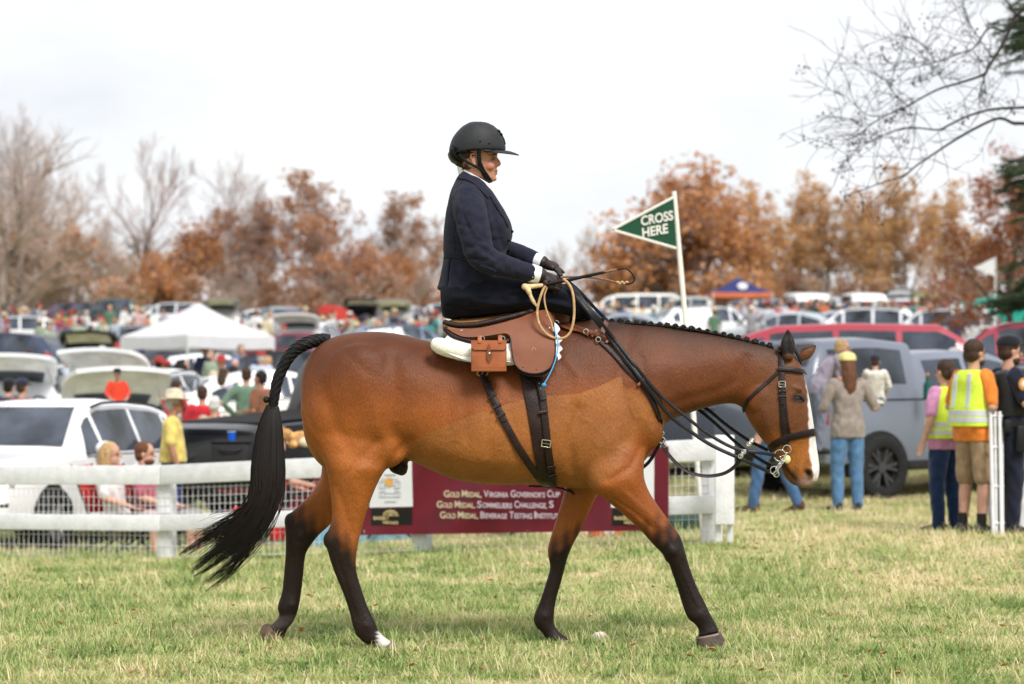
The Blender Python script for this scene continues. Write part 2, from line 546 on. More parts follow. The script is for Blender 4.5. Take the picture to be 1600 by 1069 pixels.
for i, s in enumerate(posts[:-1]):
    e = 0.07 if i == 0 else -0.004
    obj('rail', fbox(s - e, posts[i + 1] - 0.004, .72, .905, 0.0, .035), white_paint, fence, world=True)
    obj('rail', fbox(s - e, posts[i + 1] - 0.004, .275, .43, 0.0, .035), white_paint, fence, world=True)
V, F = [], []
s = 0.0
wires = []
L = posts[-1]
k = 0
while s < L:
    r = .0031
    wires.append((fpt(s, .02, -.012), fpt(s, .70, -.012), r)); s += 0.062
for z in (.03, .13, .23, .45, .52, .60, .68):
    wires += [(fpt(a, z, -.016), fpt(min(a + span, L), z, -.016), .0031) for a in posts[:-1]]
obj('wire_mesh', join(*[tube([a, b], r, 4) for a, b, r in wires]), wire_mat, fence, world=True)['kind'] = 'stuff'
# end board beyond the last post
eb = thing('board', 'tall white board standing on end just past the right end of the fence', 'board', G(1132, 20.0))
d = 20.05
p0, p1 = W(1117, 820, d), W(1147, 680, d)
obj('panel', box((p0.x + p1.x) / 2, d, (p0.z + p1.z) / 2, p1.x - p0.x, .06, p1.z - p0.z, .008), white_paint, eb, world=True)
obj('leg', box(p0.x + .03, d + .055, (p0.z - .14 + p1.z) / 2 - .02, .05, .04, p1.z - p0.z + .12, .006), white_paint, eb, world=True)
obj('leg', box(p1.x - .03, d + .055, (p0.z - .14 + p1.z) / 2 - .02, .05, .04, p1.z - p0.z + .12, .006), white_paint, eb, world=True)

# ---------------------------------------------------------------- lettering
def text(name, s, size, mat, parent, origin, xdir, zdir, off=0.0, width=None, ext=0.0006):
    """flat print: the built-in face laid on a surface; origin = left end of the base line"""
    cu = bpy.data.curves.new(name, 'FONT'); cu.body = s; cu.size = size; cu.offset = off; cu.extrude = ext
    to = bpy.data.objects.new(name, cu); TMP.collection.objects.link(to)
    TMP.view_layers[0].update()
    me = bpy.data.meshes.new_from_object(to.evaluated_get(TMP.view_layers[0].depsgraph))
    bpy.data.objects.remove(to)
    xs_ = [v.co.x for v in me.vertices]
    k = 1.0 if not width else width / (max(xs_) - min(xs_))
    x0 = min(xs_)
    xdir, zdir = Vector(xdir), Vector(zdir); nd = xdir.cross(zdir)
    o = Vector(origin) - root_loc(parent)
    for v in me.vertices:
        v.co = o + xdir * ((v.co.x - x0) * k) + zdir * v.co.y + nd * v.co.z
    me.materials.append(mat)
    ob = bpy.data.objects.new(name, me); COL.objects.link(ob); ob.parent = parent
    return ob

# ---------------------------------------------------------------- maroon banner on the fence
def banner():
    mar = mk('banner_vinyl', (0.125, 0.0062, 0.017), 0.36, 0.14, 3, 0.3, 5, spec=0.35)
    wht = mk('print_white', (0.78, 0.78, 0.80), 0.35, 0.02); blk = mk('print_black', (0.012, 0.012, 0.011), 0.35, 0.05)
    gold = mk('print_gold', (0.60, 0.45, 0.22), 0.4, 0.05); cream = mk('print_cream', (0.62, 0.54, 0.36), 0.4, 0.05); pale = mk('print_pale', (0.58, 0.49, 0.55), 0.4, 0.03)
    grey = mk('print_grey', (0.42, 0.43, 0.47), 0.4, 0.05); ora = mk('print_orange', (0.70, 0.36, 0.07), 0.4, 0.05)
    def S(px):       # distance along the fence at picture column px
        u = (px - 800) / FPX
        return (u * FA.y - FA.x) / (fdir.x - u * fdir.y)
    b = thing('banner', 'maroon vinyl banner tied to the fence with gold lettering and two white logo panels', 'banner', fpt(S(810), 0))
    def hgt(py, px):
        s_ = S(px); p = fpt(s_, 0)
        return (CAMZ + (HOR - py) / FPX * p.y) - p.z
    def wave(s_, z): return 0.066 + 0.016 * math.sin(s_ * 3.1 + z * 2) * math.sin(z * 5) + 0.009 * math.sin(s_ * 8 + z * 6)
    s0, s1 = S(1050), S(560)
    zt0, zb0, zt1, zb1 = .86, hgt(828, 1050), .87, hgt(836, 560)
    def sheet_(sa, sb, ta, tb, o, nx=30, nz=10, th=0.004):
        V, F = [], []
        for k in (0, 1):
            for j in range(nz + 1):
                for i in range(nx + 1):
                    s_ = sa + (sb - sa) * i / nx; f = (s_ - s0) / (s1 - s0)
                    top, bot = zt0 + (zt1 - zt0) * f, zb0 + (zb1 - zb0) * f
                    z = bot + (top - bot) * (ta + (tb - ta) * j / nz)
                    V.append(tuple(fpt(s_, z, wave(s_, z) + o - k * th)))
        m = (nx + 1) * (nz + 1)
        for j in range(nz):
            for i in range(nx):
                a = j * (nx + 1) + i
                F.append((a, a + 1, a + nx + 2, a + nx + 1)); F.append((m + a, m + a + nx + 1, m + a + nx + 2, m + a + 1))
        bd = [i for i in range(nx)] + [j * (nx + 1) + nx for j in range(nz)] + [nz * (nx + 1) + nx - i for i in range(nx)] + [(nz - j) * (nx + 1) for j in range(nz)]
        for a, c in zip(bd, bd[1:] + bd[:1]):
            F.append((a, m + a, m + c, c))
        return V, F
    obj('vinyl', sheet_(s0, s1, 0, 1, 0, 60, 14), mar, b, world=True)
    xd = -fdir; zd = Vector((0, 0, 1))
    for (pl, pr) in ((582, 651), (960, 1028)):
        sa, sb = S(pl), S(pr)
        f = ((sa + sb) / 2 - s0) / (s1 - s0)
        def T(py):
            top, bot = zt0 + (zt1 - zt0) * f, zb0 + (zb1 - zb0) * f
            return (hgt(py, (pl + pr) / 2) - bot) / (top - bot)
        obj('logo_panel', sheet_(sa, sb, T(792), T(715), .004, 8, 8, .002), wht, b, world=True)
        obj('label_panel', sheet_(S(pl + 2.5), S(pr - 1.5), T(820), T(794), .004, 8, 4, .002), blk, b, world=True)
        cx = (pl + pr) / 2
        def at(px, py, o): 
            s_ = S(px); z = hgt(py, px); return fpt(s_, z, wave(s_, z) + o)
        # sun disc over a square ornament of fine lines
        def disc(px, py, r, o, n=20):
            c = at(px, py, o); 
            return [tuple(c)] + [tuple(c + xd * (r * math.cos(6.283 * i / n)) + zd * (r * math.sin(6.283 * i / n))) for i in range(n)], [(0, 1 + i, 1 + (i + 1) % n) for i in range(n)]
        obj('sun_disc', disc(cx - 2, 753, .042, .010), ora, b, world=True)
        Ls = []
        for (x0, y0, w_, h_) in ((-18, 752, 9, 10), (-18, 768, 9, 8), (7, 752, 9, 10), (7, 768, 9, 8), (-14, 748, 26, 28), (-9, 758, 17, 12)):
            q = [(x0, y0), (x0 + w_, y0), (x0 + w_, y0 + h_), (x0, y0 + h_), (x0, y0)]
            Ls.append(tube([at(cx + a, c, .008) for a, c in q], .0028, 4))
        for yy in (741, 783):
            Ls.append(tube([at(cx - 9, yy, .008), at(cx + 9, yy, .008)], .0045, 4))
        obj('ornament', join(*Ls), grey, b, world=True)
        dome = [at(cx + 13 * math.cos(math.pi * i / 14), 806 - 10 * math.sin(math.pi * i / 14), .009) for i in range(15)]
        obj('arch_emblem', ([tuple(p) for p in dome], [tuple(range(15))]), gold, b, world=True)
        Rs = [tube([at(cx + 13 * math.cos(a), 805.5 - 10 * math.sin(a), .011), at(cx + 4 * math.cos(a), 805.5 - 3 * math.sin(a), .011)], .003, 4) for a in np.linspace(.3, 2.84, 6)]
        obj('arch_lines', join(*Rs), blk, b, world=True)
        w1 = (at(cx + 27, 812, 0) - at(cx - 27, 812, 0)).length
        text('lettering', 'BARBOURSVILLE', .042, gold, b, at(cx - 27, 811.5, .014), xd, zd, .0012, w1)
        text('lettering', 'VINEYARDS', .036, gold, b, at(cx - 12, 818, .014), xd, zd, .001, w1 * .45)
    def line(px0, py, segs):
        s_ = px0
        for t, big, m, wpx in segs:
            p = fpt(S(s_), hgt(py, s_), .096)
            text('lettering', t, (.084 if big else .062), m, b, p, xd, zd, .0012, wpx / FPX * p.y * 1.12)
            s_ += wpx + (1.0 if big else 3)
    line(702, 776, [('G', 1, cream, 9), ('OLD', 0, cream, 15), ('M', 1, cream, 8), ('EDAL,', 0, cream, 22), ('V', 1, pale, 8), ('IRGINIA', 0, pale, 30), ('G', 1, pale, 8), ('OVERNOR’S', 0, pale, 45), ('C', 1, pale, 7), ('UP', 0, pale, 12)])
    line(691, 792.5, [('G', 1, cream, 9), ('OLD', 0, cream, 15), ('M', 1, cream, 8), ('EDAL,', 0, cream, 23), ('S', 1, pale, 7), ('OMMELIERS', 0, pale, 47), ('C', 1, pale, 7), ('HALLENGE,', 0, pale, 43), ('S', 1, pale, 7)])
    line(696, 809, [('G', 1, cream, 9), ('OLD', 0, cream, 15), ('M', 1, cream, 8), ('EDAL,', 0, cream, 23), ('B', 1, pale, 7), ('EVERAGE', 0, pale, 34), ('T', 1, pale, 7), ('ESTING', 0, pale, 28), ('I', 1, pale, 3), ('NSTITUTE', 0, pale, 38)])
    tie = mk('tie_cord', (.6, .6, .58), .7)
    for px in (575, 700, 830, 960, 1040):
        s_ = S(px); p = fpt(s_, hgt(834, px) + .03, .066)
        obj('tie', tube([p, p + Vector((0, .02, -.03)), p + Vector((.01, .06, -.05))], .004, 5), tie, b, world=True)
banner()

# ---------------------------------------------------------------- CROSS HERE flag
def flag():
    d = 20.85
    base = G(1102, d)
    f = thing('marker_flag', 'green triangular flag reading CROSS HERE on a leaning white pole', 'flag', base)
    top = W(1053, 299, d)
    obj('pole', tube([base + Vector((0, 0, -.2)), base + (top - base) * .5, top], [.0235, .0225, .021], 14), mk('pole_white', (.78, .75, .68), .35, .04, 5), f, world=True)
    grn = mk('flag_green', (0.012, 0.066, 0.034), .45, .06, 4); wh = mk('flag_white', (.74, .72, .66), .5, .03)
    up = (top - base).normalized()
    def T(px, py, o): return W(px, py, d - .024 - o)
    A, B_, C_ = (956.5, 359), (1052, 308.5), (1057, 388)
    def plate(tri, o, th):
        a = [T(*p, o) for p in tri]; n_ = len(a)
        V = a + [p + Vector((0, th, 0)) for p in a]
        return [tuple(v) for v in V], [tuple(range(n_)), tuple(range(2 * n_ - 1, n_ - 1, -1))] + [(i, n_ + i, n_ + (i + 1) % n_, (i + 1) % n_) for i in range(n_)]
    obj('panel', plate([A, B_, C_], 0.004, .006), grn, f, smooth=False, world=True)
    def strip(p, q, w_):
        p, q = T(*p, .010), T(*q, .010)
        return ribbon([p, (p + q) / 2, q], Vector((0, -1, 0)), w_, .006)
    obj('border', join(strip(A, B_, .022), strip(A, C_, .022)), wh, f, world=True)
    xd = (T(1052, 340, 0) - T(1001, 349.5, 0)).normalized(); zd = (T(1053, 334, 0) - T(1056, 384, 0)).normalized()
    w1 = (T(1051.5, 345, 0) - T(1001, 352, 0)).length
    text('lettering', 'CROSS', .112, wh, f, T(1002, 352.5, .013), xd, zd, .0028, w1)
    text('lettering', 'HERE', .112, wh, f, T(1004, 371, .013), xd, zd, .0028, w1 * .80)
flag()

# fallen leaves and a pale stone in the turf
rl = np.random.default_rng(12); V, F = [], []
for i in range(230):
    y = rl.uniform(10.6, 21); x = rl.uniform(-.21, .21) * y; z = float(zt(x, y)) + rl.uniform(.02, .05); a = rl.uniform(0, 6.28); s_ = rl.uniform(.010, .026)
    dx, dy = math.cos(a) * s_, math.sin(a) * s_; o = len(V)
    V += [(x - dx, y - dy, z), (x - dy * .6, y + dx * .6, z + .010), (x + dx, y + dy, z + .004), (x + dy * .6, y - dx * .6, z + .012), (x + dx * .2, y + dy * .2, z - .004)]
    F += [(o, o + 1, o + 4), (o + 1, o + 2, o + 4), (o + 2, o + 3, o + 4), (o + 3, o, o + 4)]
obj('fallen_leaves', (V, F), mk('dead_leaf', (.30, .12, .04), .8, .3, 9, second=(.48, .26, .11)), smooth=False)['kind'] = 'stuff'
stn = G(936, 12.5)
sv_, sf_, se_ = remesh(join(ellipsoid((0, 0, .03), (.045, .03, .03)), ellipsoid((.025, .01, .02), (.03, .028, .022))), .007, 1)
sv_ = sv_ + vnormals(sv_, sf_) * (.004 * np.sin(sv_[:, 0] * 160) * np.sin(sv_[:, 2] * 190 + 2))[:, None]
so = obj('stone', (sv_.tolist(), sf_), mk('stone_pale', (.62, .54, .46), .9, .15, 40, .4, 80)); so.location = stn; tag(so, 'small pale stone lying in the grass between the forelegs', 'stone')
# ---------------------------------------------------------------- trees
bark_g = mk('bark_grey', (.15, .125, .115), .9, .3, 3, .6, 12, rand=.15); bark_d = mk('bark_dark', (.075, .062, .055), .9, .3, 4, .6, 14)
twig_m = mk('twigs', (.34, .275, .26), .9, .25, .4, rand=.12); twig_t = mk('twigs_tan', (.42, .32, .27), .9, .25, .4, rand=.1)  # twigs paled: distant haze is put into their colour
def leaf_mat(n, a, b): return mk(n, a, .75, .2, .9, spec=.15, trans=.35, rand=.14, second=b)
lf_orange = leaf_mat('leaves_orange', (.40, .175, .075), (.60, .32, .15)); lf_russet = leaf_mat('leaves_russet', (.32, .155, .09), (.48, .25, .13))  # far foliage lightened too, haze painted into the leaf colours
lf_tan = leaf_mat('leaves_tan', (.46, .25, .11), (.64, .40, .19)); lf_brown = leaf_mat('leaves_brown', (.34, .19, .12), (.50, .28, .165)); lf_red = leaf_mat('leaves_red_brown', (.24, .08, .035), (.42, .15, .055))
needle = mk('needles', (.018, .034, .014), .7, .3, 2, spec=.2, trans=.15, second=(.05, .085, .030))
def grow(seed, H, r0, levels, nch, spread, up, first=.25, lead=3, twig_r=.012, leaf=None, bend=.12):
    """recursive limbs; returns limbs, twigs (tubes) and the twig tips"""
    r = random.Random(seed)
    limbs, twigs, tips = [], [], []
    def rv(): return Vector((r.gauss(0, 1), r.gauss(0, 1), r.gauss(0, 1)))
    def br(p, dr, L, rad, lv):
        n_ = 5 if lv < 2 else (4 if lv < levels - 1 else 3)
        P = [p]; dr = dr.normalized(); rads = [rad]
        for i in range(n_):
            dr = (dr + rv() * bend + Vector((0, 0, up * (.5 if lv else .2)))).normalized()
            P.append(P[-1] + dr * (L / n_)); rads.append(max(twig_r * .6, rad * (1 - .72 * (i + 1) / n_)))
        if lv >= levels:
            twigs.append((P, [min(x, twig_r * 1.4) for x in rads])); tips.extend(P[1:]); return
        (limbs if rad > .035 else twigs).append((P, rads))
        k = nch[min(lv, len(nch) - 1)]
        for c in range(k):
            t = (first if lv == 0 else .3) + (1 - (first if lv == 0 else .3)) * (c + r.random()) / k
            fi = min(t * n_, n_ - .001); j = int(fi); q = P[j].lerp(P[j + 1], fi - j)
            ax = (P[j + 1] - P[j]).normalized(); s = rv(); s = (s - ax * s.dot(ax)).normalized()
            a = R(r.uniform(*spread))
            nd = ax * math.cos(a) + s * math.sin(a) + Vector((0, 0, up * .3))
            br(q, nd, L * r.uniform(.42, .66) * (1.1 - .35 * t), max(twig_r, rads[j] * .55), lv + 1)
        for c in range(1 if lv else lead):
            br(P[-1], dr + rv() * .25, L * r.uniform(.4, .55), max(twig_r, rads[-1]), lv + 1)
    br(Vector((0, 0, -.3)), Vector((r.gauss(0, .05), r.gauss(0, .05), 1)), H * .58, r0, 0)
    return limbs, twigs, tips
def tubes(L, n): return join(*[tube(P, rr, n, False) for P, rr in L])
def leaves(tips, n, size, jit, seed, zmin=0):
    r = np.random.default_rng(seed); T = np.array([tuple(t) for t in tips if t.z > zmin]); V, F = [], []
    # leaves come in clumps: pick clump centres first
    cl = T[r.integers(0, len(T), max(20, n // 16))]
    c = cl[r.integers(0, len(cl), n)] + r.normal(0, jit, (n, 3))
    for i in range(n):
        a = r.normal(0, 1, 3); a /= np.linalg.norm(a); b = np.cross(a, r.normal(0, 1, 3)); b /= np.linalg.norm(b); s = size * r.uniform(.6, 1.3)
        p = c[i]
        V += [tuple(p - a * s), tuple(p + b * s * .6), tuple(p + a * s), tuple(p - b * s * .6)]; F.append((4 * i, 4 * i + 1, 4 * i + 2, 4 * i + 3))
    return V, F
TREES = {}
def proto(nm, seed, H, r0, levels, nch, spread, up, bark, tw, lf=None, nl=0, size=.16, jit=.22, **kw):
    limbs, twigs, tips = grow(seed, H, r0, levels, nch, spread, up, **kw)
    zt_ = max(t.z for t in tips); wd = np.percentile([math.hypot(t.x, t.y) for t in tips], 92)
    cr = tubes(twigs, 3); mats = [tw]
    me_v, me_f = cr; nf0 = len(me_f)
    if lf is not None:
        l_ = leaves(tips, nl, size, jit, seed + 1); me_v, me_f = join(cr, l_); mats = [tw, lf]
    TREES[nm] = dict(trunk=tubes(limbs, 6), crown=(me_v, me_f), nf0=nf0, mats=mats, bark=bark, h=zt_, w=wd * 2, objs=None)
proto('bare1', 1, 13, .24, 4, (7, 5, 4, 4), (20, 48), .16, bark_g, twig_m, twig_r=.013)
proto('bare2', 2, 13, .22, 4, (6, 5, 4, 4), (15, 40), .22, bark_g, twig_m, twig_r=.013, first=.35)
proto('bare3', 7, 13, .26, 4, (8, 5, 4, 4), (25, 55), .12, bark_g, twig_t, twig_r=.013)
proto('sparse1', 4, 11, .2, 4, (8, 5, 4, 3), (25, 55), .12, bark_g, twig_m, lf_brown, 1900, .15, .25, twig_r=.013)
proto('sparse2', 5, 11, .2, 4, (8, 5, 4, 3), (25, 60), .10, bark_g, twig_m, lf_russet, 2300, .16, .28, twig_r=.013, first=.15)
proto('oak1', 6, 9, .25, 4, (9, 6, 4, 3), (35, 75), .05, bark_d, twig_m, lf_orange, 5600, .15, .34, twig_r=.014, first=.12)
proto('oak2', 8, 9, .22, 4, (9, 6, 4, 3), (30, 70), .06, bark_d, twig_m, lf_russet, 4200, .15, .30, twig_r=.014, first=.12)
proto('tan1', 9, 10, .22, 4, (9, 5, 4, 3), (22, 52), .12, bark_g, twig_t, lf_tan, 3000, .16, .28, twig_r=.013, first=.15)
proto('shrub1', 12, 5, .07, 3, (10, 8, 6), (20, 60), .12, bark_g, twig_t, twig_r=.016, first=.05)
proto('shrub2', 13, 5, .08, 3, (10, 8, 6), (20, 60), .12, bark_g, twig_t, lf_brown, 900, .14, .25, twig_r=.015, first=.05)
def tree(pn, px, ytop, d, label, group, wide=1.0, rz=None, name='tree', cat='tree'):
    T = TREES[pn]; b = G(px, d); b.z -= .1
    top = W(px, ytop, d).z; s = (top - b.z) / T['h']
    r = thing(name, label, cat, b, random.random() * 6.28 if rz is None else rz, group)
    r.scale = (s * wide, s * wide, s)
    if T['objs'] is None:
        a = obj('trunk', T['trunk'], T['bark'], r); c = obj('crown', T['crown'], T['mats'], r, smooth=False)
        if len(T['mats']) > 1:
            c.data.polygons.foreach_set('material_index', [0] * T['nf0'] + [1] * (len(c.data.polygons) - T['nf0']))
        T['objs'] = (a, c)
    else:
        a, c = T['objs']; share('trunk', a, r); share('crown', c, r)
    return r
grp_l, grp_r, grp_s = 'bare and autumn trees beyond the car park at the left', 'autumn trees beyond the car park at the right', 'low leafless scrub along the wood edge'
tl_ = [  # left wood
 ('bare3', -25, 140, 140, 'tall leafless tree cut off by the left edge of the photo'), ('bare1', 35, 150, 150, 'tall bare tree at far left with reddish twigs reaching highest'), ('bare2', 85, 188, 152, 'bare upright tree second from the left edge of the wood'),
 ('bare3', 120, 232, 146, 'bare tree with wide grey twigs between the far left wood and the gap'), ('bare2', 218, 198, 150, 'lone tall bare tree with three upright leaders left of the orange oak'), ('oak1', 292, 338, 148, 'broad bright orange oak behind the white canopy tent'), ('oak1', 240, 392, 145, 'low orange brown oak left of the broad orange oak'),
 ('bare1', 366, 228, 156, 'pale bare tree rising behind the orange oak'), ('bare2', 410, 262, 160, 'thin bare tree between the orange oak and the brown oaks'), ('sparse2', 432, 308, 150, 'russet tree thinly leaved in front of pale bare trees'), ('sparse1', 395, 330, 158, 'faded brown tree between orange oak and russet oak'),
 ('sparse1', 528, 252, 150, 'tall sparse brown tree highest of the middle wood'), ('sparse2', 500, 330, 146, 'rusty half bare tree below the tallest sparse brown tree'), ('oak2', 470, 395, 140, 'low russet oak above the grey parked cars'), ('sparse1', 590, 290, 155, 'sparse brown tree just left of the rider with open crown'),
 ('oak2', 560, 378, 142, 'rusty orange oak behind the red umbrella'), ('oak1', 640, 392, 148, 'small orange oak ending the left wood beside the rider'), ('sparse1', 668, 352, 170, 'faint grey brown tree directly behind the coat of the rider'), ('tan1', 615, 372, 160, 'tan leaved tree behind the small orange oak'),
 ('bare2', 60, 255, 160, 'shorter bare tree standing between the two tallest at far left'), ('bare1', 150, 330, 162, 'low bare tree behind the scrub left of the lone tall tree'), ('bare3', 10, 240, 158, 'bare tree behind the arching spreading tree at far left'), ('bare2', 700, 380, 175, 'very faint bare tree behind the back of the rider'), ('sparse1', 335, 352, 160, 'brown half bare tree on the right flank of the orange oak'), ('bare3', 168, 300, 158, 'lower bare tree filling the gap beside the lone three leader tree')]
for pn, px, yt, d, lb in tl_:
    tree(pn, px, yt, d, lb, grp_l, 1.25 if pn.startswith('oak') else 1.05)
tr_ = [('bare1', 905, 338, 165, 'bare grey tree left of the large orange oak'), ('bare2', 880, 372, 172, 'faint small bare tree right behind the hands of the rider'), ('oak1', 1040, 240, 140, 'large orange oak standing behind the green marker flag'), ('oak1', 1088, 290, 145, 'golden orange oak overlapping the large oak on its right'), ('oak2', 985, 330, 143, 'russet oak at the left foot of the large orange oak'),
       ('tan1', 1182, 292, 150, 'tan tree with open trunks right of the large orange oak'), ('tan1', 1238, 278, 155, 'tall slim tan tree above the long red wagon'), ('tan1', 1295, 300, 150, 'golden tan tree behind the white vans'), ('sparse1', 1335, 290, 158, 'half bare brown tree between two tan trees'), ('tan1', 1420, 268, 146, 'wide pinkish tan tree below the long bare branch'),
       ('tan1', 1375, 300, 152, 'pale tan tree left of the wide pinkish one'), ('tan1', 1478, 285, 150, 'tan tree right of the wide pinkish one'), ('bare3', 1450, 340, 165, 'thin bare tree showing behind the tan trees'), ('sparse2', 1215, 372, 160, 'low russet tree under the slim tan tree'), ('oak2', 1520, 372, 120, 'low russet oak behind the white pennant')]
for pn, px, yt, d, lb in tr_:
    tree(pn, px, yt, d, lb, grp_r, 1.2 if (pn, px) == ('oak1', 1040) else (1.2 if pn.startswith('oak') else 1.0))
rs = random.Random(4)
sp1 = ['cut by the left edge', 'just inside the left edge', 'behind the arching limbs at far left', 'right of the arching spreading tree', 'under the second tall bare tree', 'above the green pickup', 'left of the lone tall bare tree', 'right below the lone tall bare tree', 'at the left foot of the orange oak', 'behind the canopy peak', 'behind the white car beside the canopy', 'above the grey car facing the camera', 'between the grey car and the red umbrella', 'left above the red umbrella', 'right above the red umbrella', 'behind the black open car', 'behind the pale grey open car', 'left of the coat of the rider', 'behind the coat of the rider']
for i, px in enumerate([-30, 5, 40, 72, 105, 138, 170, 205, 240, 330, 372, 410, 445, 488, 530, 575, 612, 650, 690]):
    tree('shrub1' if i % 3 else 'shrub2', px, rs.uniform(330, 395) if px < 230 else rs.uniform(385, 432), rs.uniform(136, 152), 'grey brown leafless scrub ' + sp1[i], grp_s, 1.5, name='shrub', cat='shrub')
sp2 = ['right of the gloved hands', 'above the whip loop', 'at the left foot of the large orange oak', 'right behind the flag pole', 'behind the left corner of the blue tent', 'right of the blue tent', 'behind the first white van', 'between the two white vans', 'behind the second white van', 'above the black open car on the right', 'above the grey open car on the right', 'below the long bare branch end', 'behind the white pennant', 'at the right edge behind the teal canopy']
for i, px in enumerate([885, 925, 970, 1130, 1170, 1215, 1260, 1305, 1345, 1395, 1440, 1490, 1535, 1580]):
    tree('shrub2' if i % 2 else 'shrub1', px, rs.uniform(415, 450), rs.uniform(138, 150), 'brown leafless scrub ' + sp2[i], grp_s, 1.5, name='shrub', cat='shrub')
# the spreading tree at the left: low arching limbs drawn from its own shape
def spreading():
    d = 112; b = G(28, d); r = thing('spreading_tree', 'old bare tree with low arching limbs and forked trunk at the far left', 'tree', b)
    k = d
    L = [([(28, 520), (30, 495), (30, 470)], .30, .24), ([(30, 492), (48, 478), (75, 458), (100, 448), (130, 440), (150, 434)], .17, .05), ([(30, 488), (42, 465), (62, 445), (95, 432), (135, 424)], .15, .04), ([(30, 480), (40, 455), (60, 432), (85, 418), (98, 405), (108, 390)], .15, .05),
         ([(5, 505), (4, 470), (6, 430), (18, 395), (32, 370), (48, 352)], .20, .07), ([(18, 395), (8, 380), (0, 350), (2, 310)], .10, .05), ([(32, 370), (40, 330), (58, 290), (75, 265)], .09, .04), ([(30, 470), (28, 430), (36, 390), (30, 350), (35, 300), (28, 240)], .16, .05)]
    limbs, tw = [], []
    rr = random.Random(9)
    for P, a, c in L:
        Q = catmull([W(x, y, k + rr.uniform(-.5, .5)) for x, y in P], 4); n_ = len(Q)
        limbs.append((Q, [a + (c - a) * i / (n_ - 1) for i in range(n_)]))
        for _ in range(16):
            i = rr.randint(n_ // 3, n_ - 1); p = Q[i]
            for q in range(1):
                dr = Vector((rr.gauss(.3, 1), rr.gauss(0, .8), rr.uniform(.2, 1.6))).normalized(); P2 = [p]; 
                for s_ in range(4): dr = (dr + Vector((rr.gauss(0, .2), rr.gauss(0, .2), rr.gauss(.05, .15)))).normalized(); P2.append(P2[-1] + dr * rr.uniform(.4, .8))
                tw.append((P2, [.035, .028, .022, .016, .01]))
                for s_ in range(7):
                    o = P2[rr.randint(1, 4)]; d2 = (dr + Vector((rr.gauss(0, .7), rr.gauss(0, .7), rr.gauss(.1, .5)))).normalized()
                    tw.append(([o, o + d2 * .4, o + d2 * .8 + Vector((0, 0, .06))], [.013, .011, .008]))
    obj('trunk', tubes(limbs, 7), mk('bark_pale', (.21, .17, .145), .9, .3, 3, .6, 10), r, world=True); obj('crown', tubes(tw, 3), twig_t, r, smooth=False, world=True)
spreading()
# near tree at the right edge: trunk outside the picture, long bare limbs reaching in over the sky
def overhang():
    d = 27; b = G(1690, d); r = thing('overhanging_tree', 'nearly leafless dark tree reaching its long thin limbs in from the right', 'tree', b)
    rr = random.Random(21)
    L = [([(1690, 700), (1688, 400), (1680, 200), (1660, 60), (1650, -60)], .16, .10), ([(1672, 130), (1620, 20), (1589, 24), (1570, 63), (1545, 105), (1536, 117), (1502, 129), (1463, 141), (1419, 165), (1385, 180), (1361, 195), (1335, 215)], .060, .010), ([(1541, 112), (1533, 141), (1530, 160)], .018, .006), ([(1570, 50), (1545, 44), (1524, 73), (1502, 83), (1463, 97), (1419, 107), (1380, 112)], .030, .007),
         ([(1680, 180), (1640, 165), (1600, 168), (1550, 171), (1511, 182), (1482, 196), (1465, 203), (1429, 199.5), (1404, 202), (1370, 216), (1346, 229), (1320, 240)], .045, .008), ([(1685, 230), (1640, 200), (1600, 193), (1584, 193), (1562, 185), (1531, 197), (1492, 219), (1463, 238), (1433, 258), (1412, 275), (1380, 285), (1341, 299), (1317, 307)], .055, .010),
         ([(1419, 165), (1400, 150), (1388, 130), (1370, 118)], .014, .006), ([(1433, 168), (1428, 190), (1420, 200)], .012, .005), ([(1589, 24), (1575, 5), (1560, -20)], .03, .015), ([(1463, 97), (1445, 75), (1425, 60), (1405, 55)], .012, .005), ([(1550, 90), (1530, 60), (1512, 30), (1500, -10)], .016, .006), ([(1482, 140), (1470, 120), (1466, 98)], .01, .005), ([(1385, 180), (1355, 180), (1320, 150), (1290, 140)], .011, .005), ([(1361, 195), (1340, 190), (1310, 185)], .009, .004)]
    limbs, tw, tips = [], [], []
    for P, a, c in L:
        Q = catmull([W(x, y, d + rr.uniform(-.15, .15) + .4 * math.sin(i)) for i, (x, y) in enumerate(P)], 4); n_ = len(Q)
        limbs.append((Q, [(a + (c - a) * (i / (n_ - 1)) ** .7) * (.5 if a < .1 else 1) for i in range(n_)]))
        if a > .1: continue
        for _ in range(20 if a > .02 else 9):
            i = rr.randint(n_ // 4, n_ - 1); p = Q[i]; ax = (Q[min(i + 1, n_ - 1)] - Q[max(i - 1, 0)]).normalized()
            dr = (ax * .7 + Vector((rr.gauss(.05, .6), rr.gauss(0, .5), rr.gauss(.05, .6)))).normalized(); P2 = [p]
            l_ = rr.uniform(.05, .20)
            for s_ in range(5): dr = (dr + Vector((rr.gauss(0, .2), rr.gauss(0, .2), rr.gauss(0, .2)))).normalized(); P2.append(P2[-1] + dr * l_)
            tw.append((P2, [.0045, .004, .0034, .003, .0025, .002])); tips += P2[2:]
            for s_ in range(4):
                o = P2[rr.randint(1, 5)]; d2 = (dr + Vector((rr.gauss(0, .7), rr.gauss(0, .7), rr.gauss(0, .6)))).normalized()
                q = [o, o + d2 * .09, o + d2 * .18 + Vector((0, 0, .02))]; tw.append((q, [.0032, .0026, .002])); tips += q[1:]
    bk2 = mk('bark_black', (.028, .023, .021), .9, .2, 6)
    obj('trunk', tubes(limbs, 7), bk2, r, world=True)
    l_ = leaves(tips, 900, .02, .05, 3)
    t_ = tubes(tw, 3); v, f = join(t_, l_)
    c = obj('crown', (v, f), [bk2, mk('bud_leaves', (.05, .036, .028), .8, .3, 5)], r, smooth=False, world=True)
    c.data.polygons.foreach_set('material_index', [0] * len(t_[1]) + [1] * len(l_[1]))
overhang()
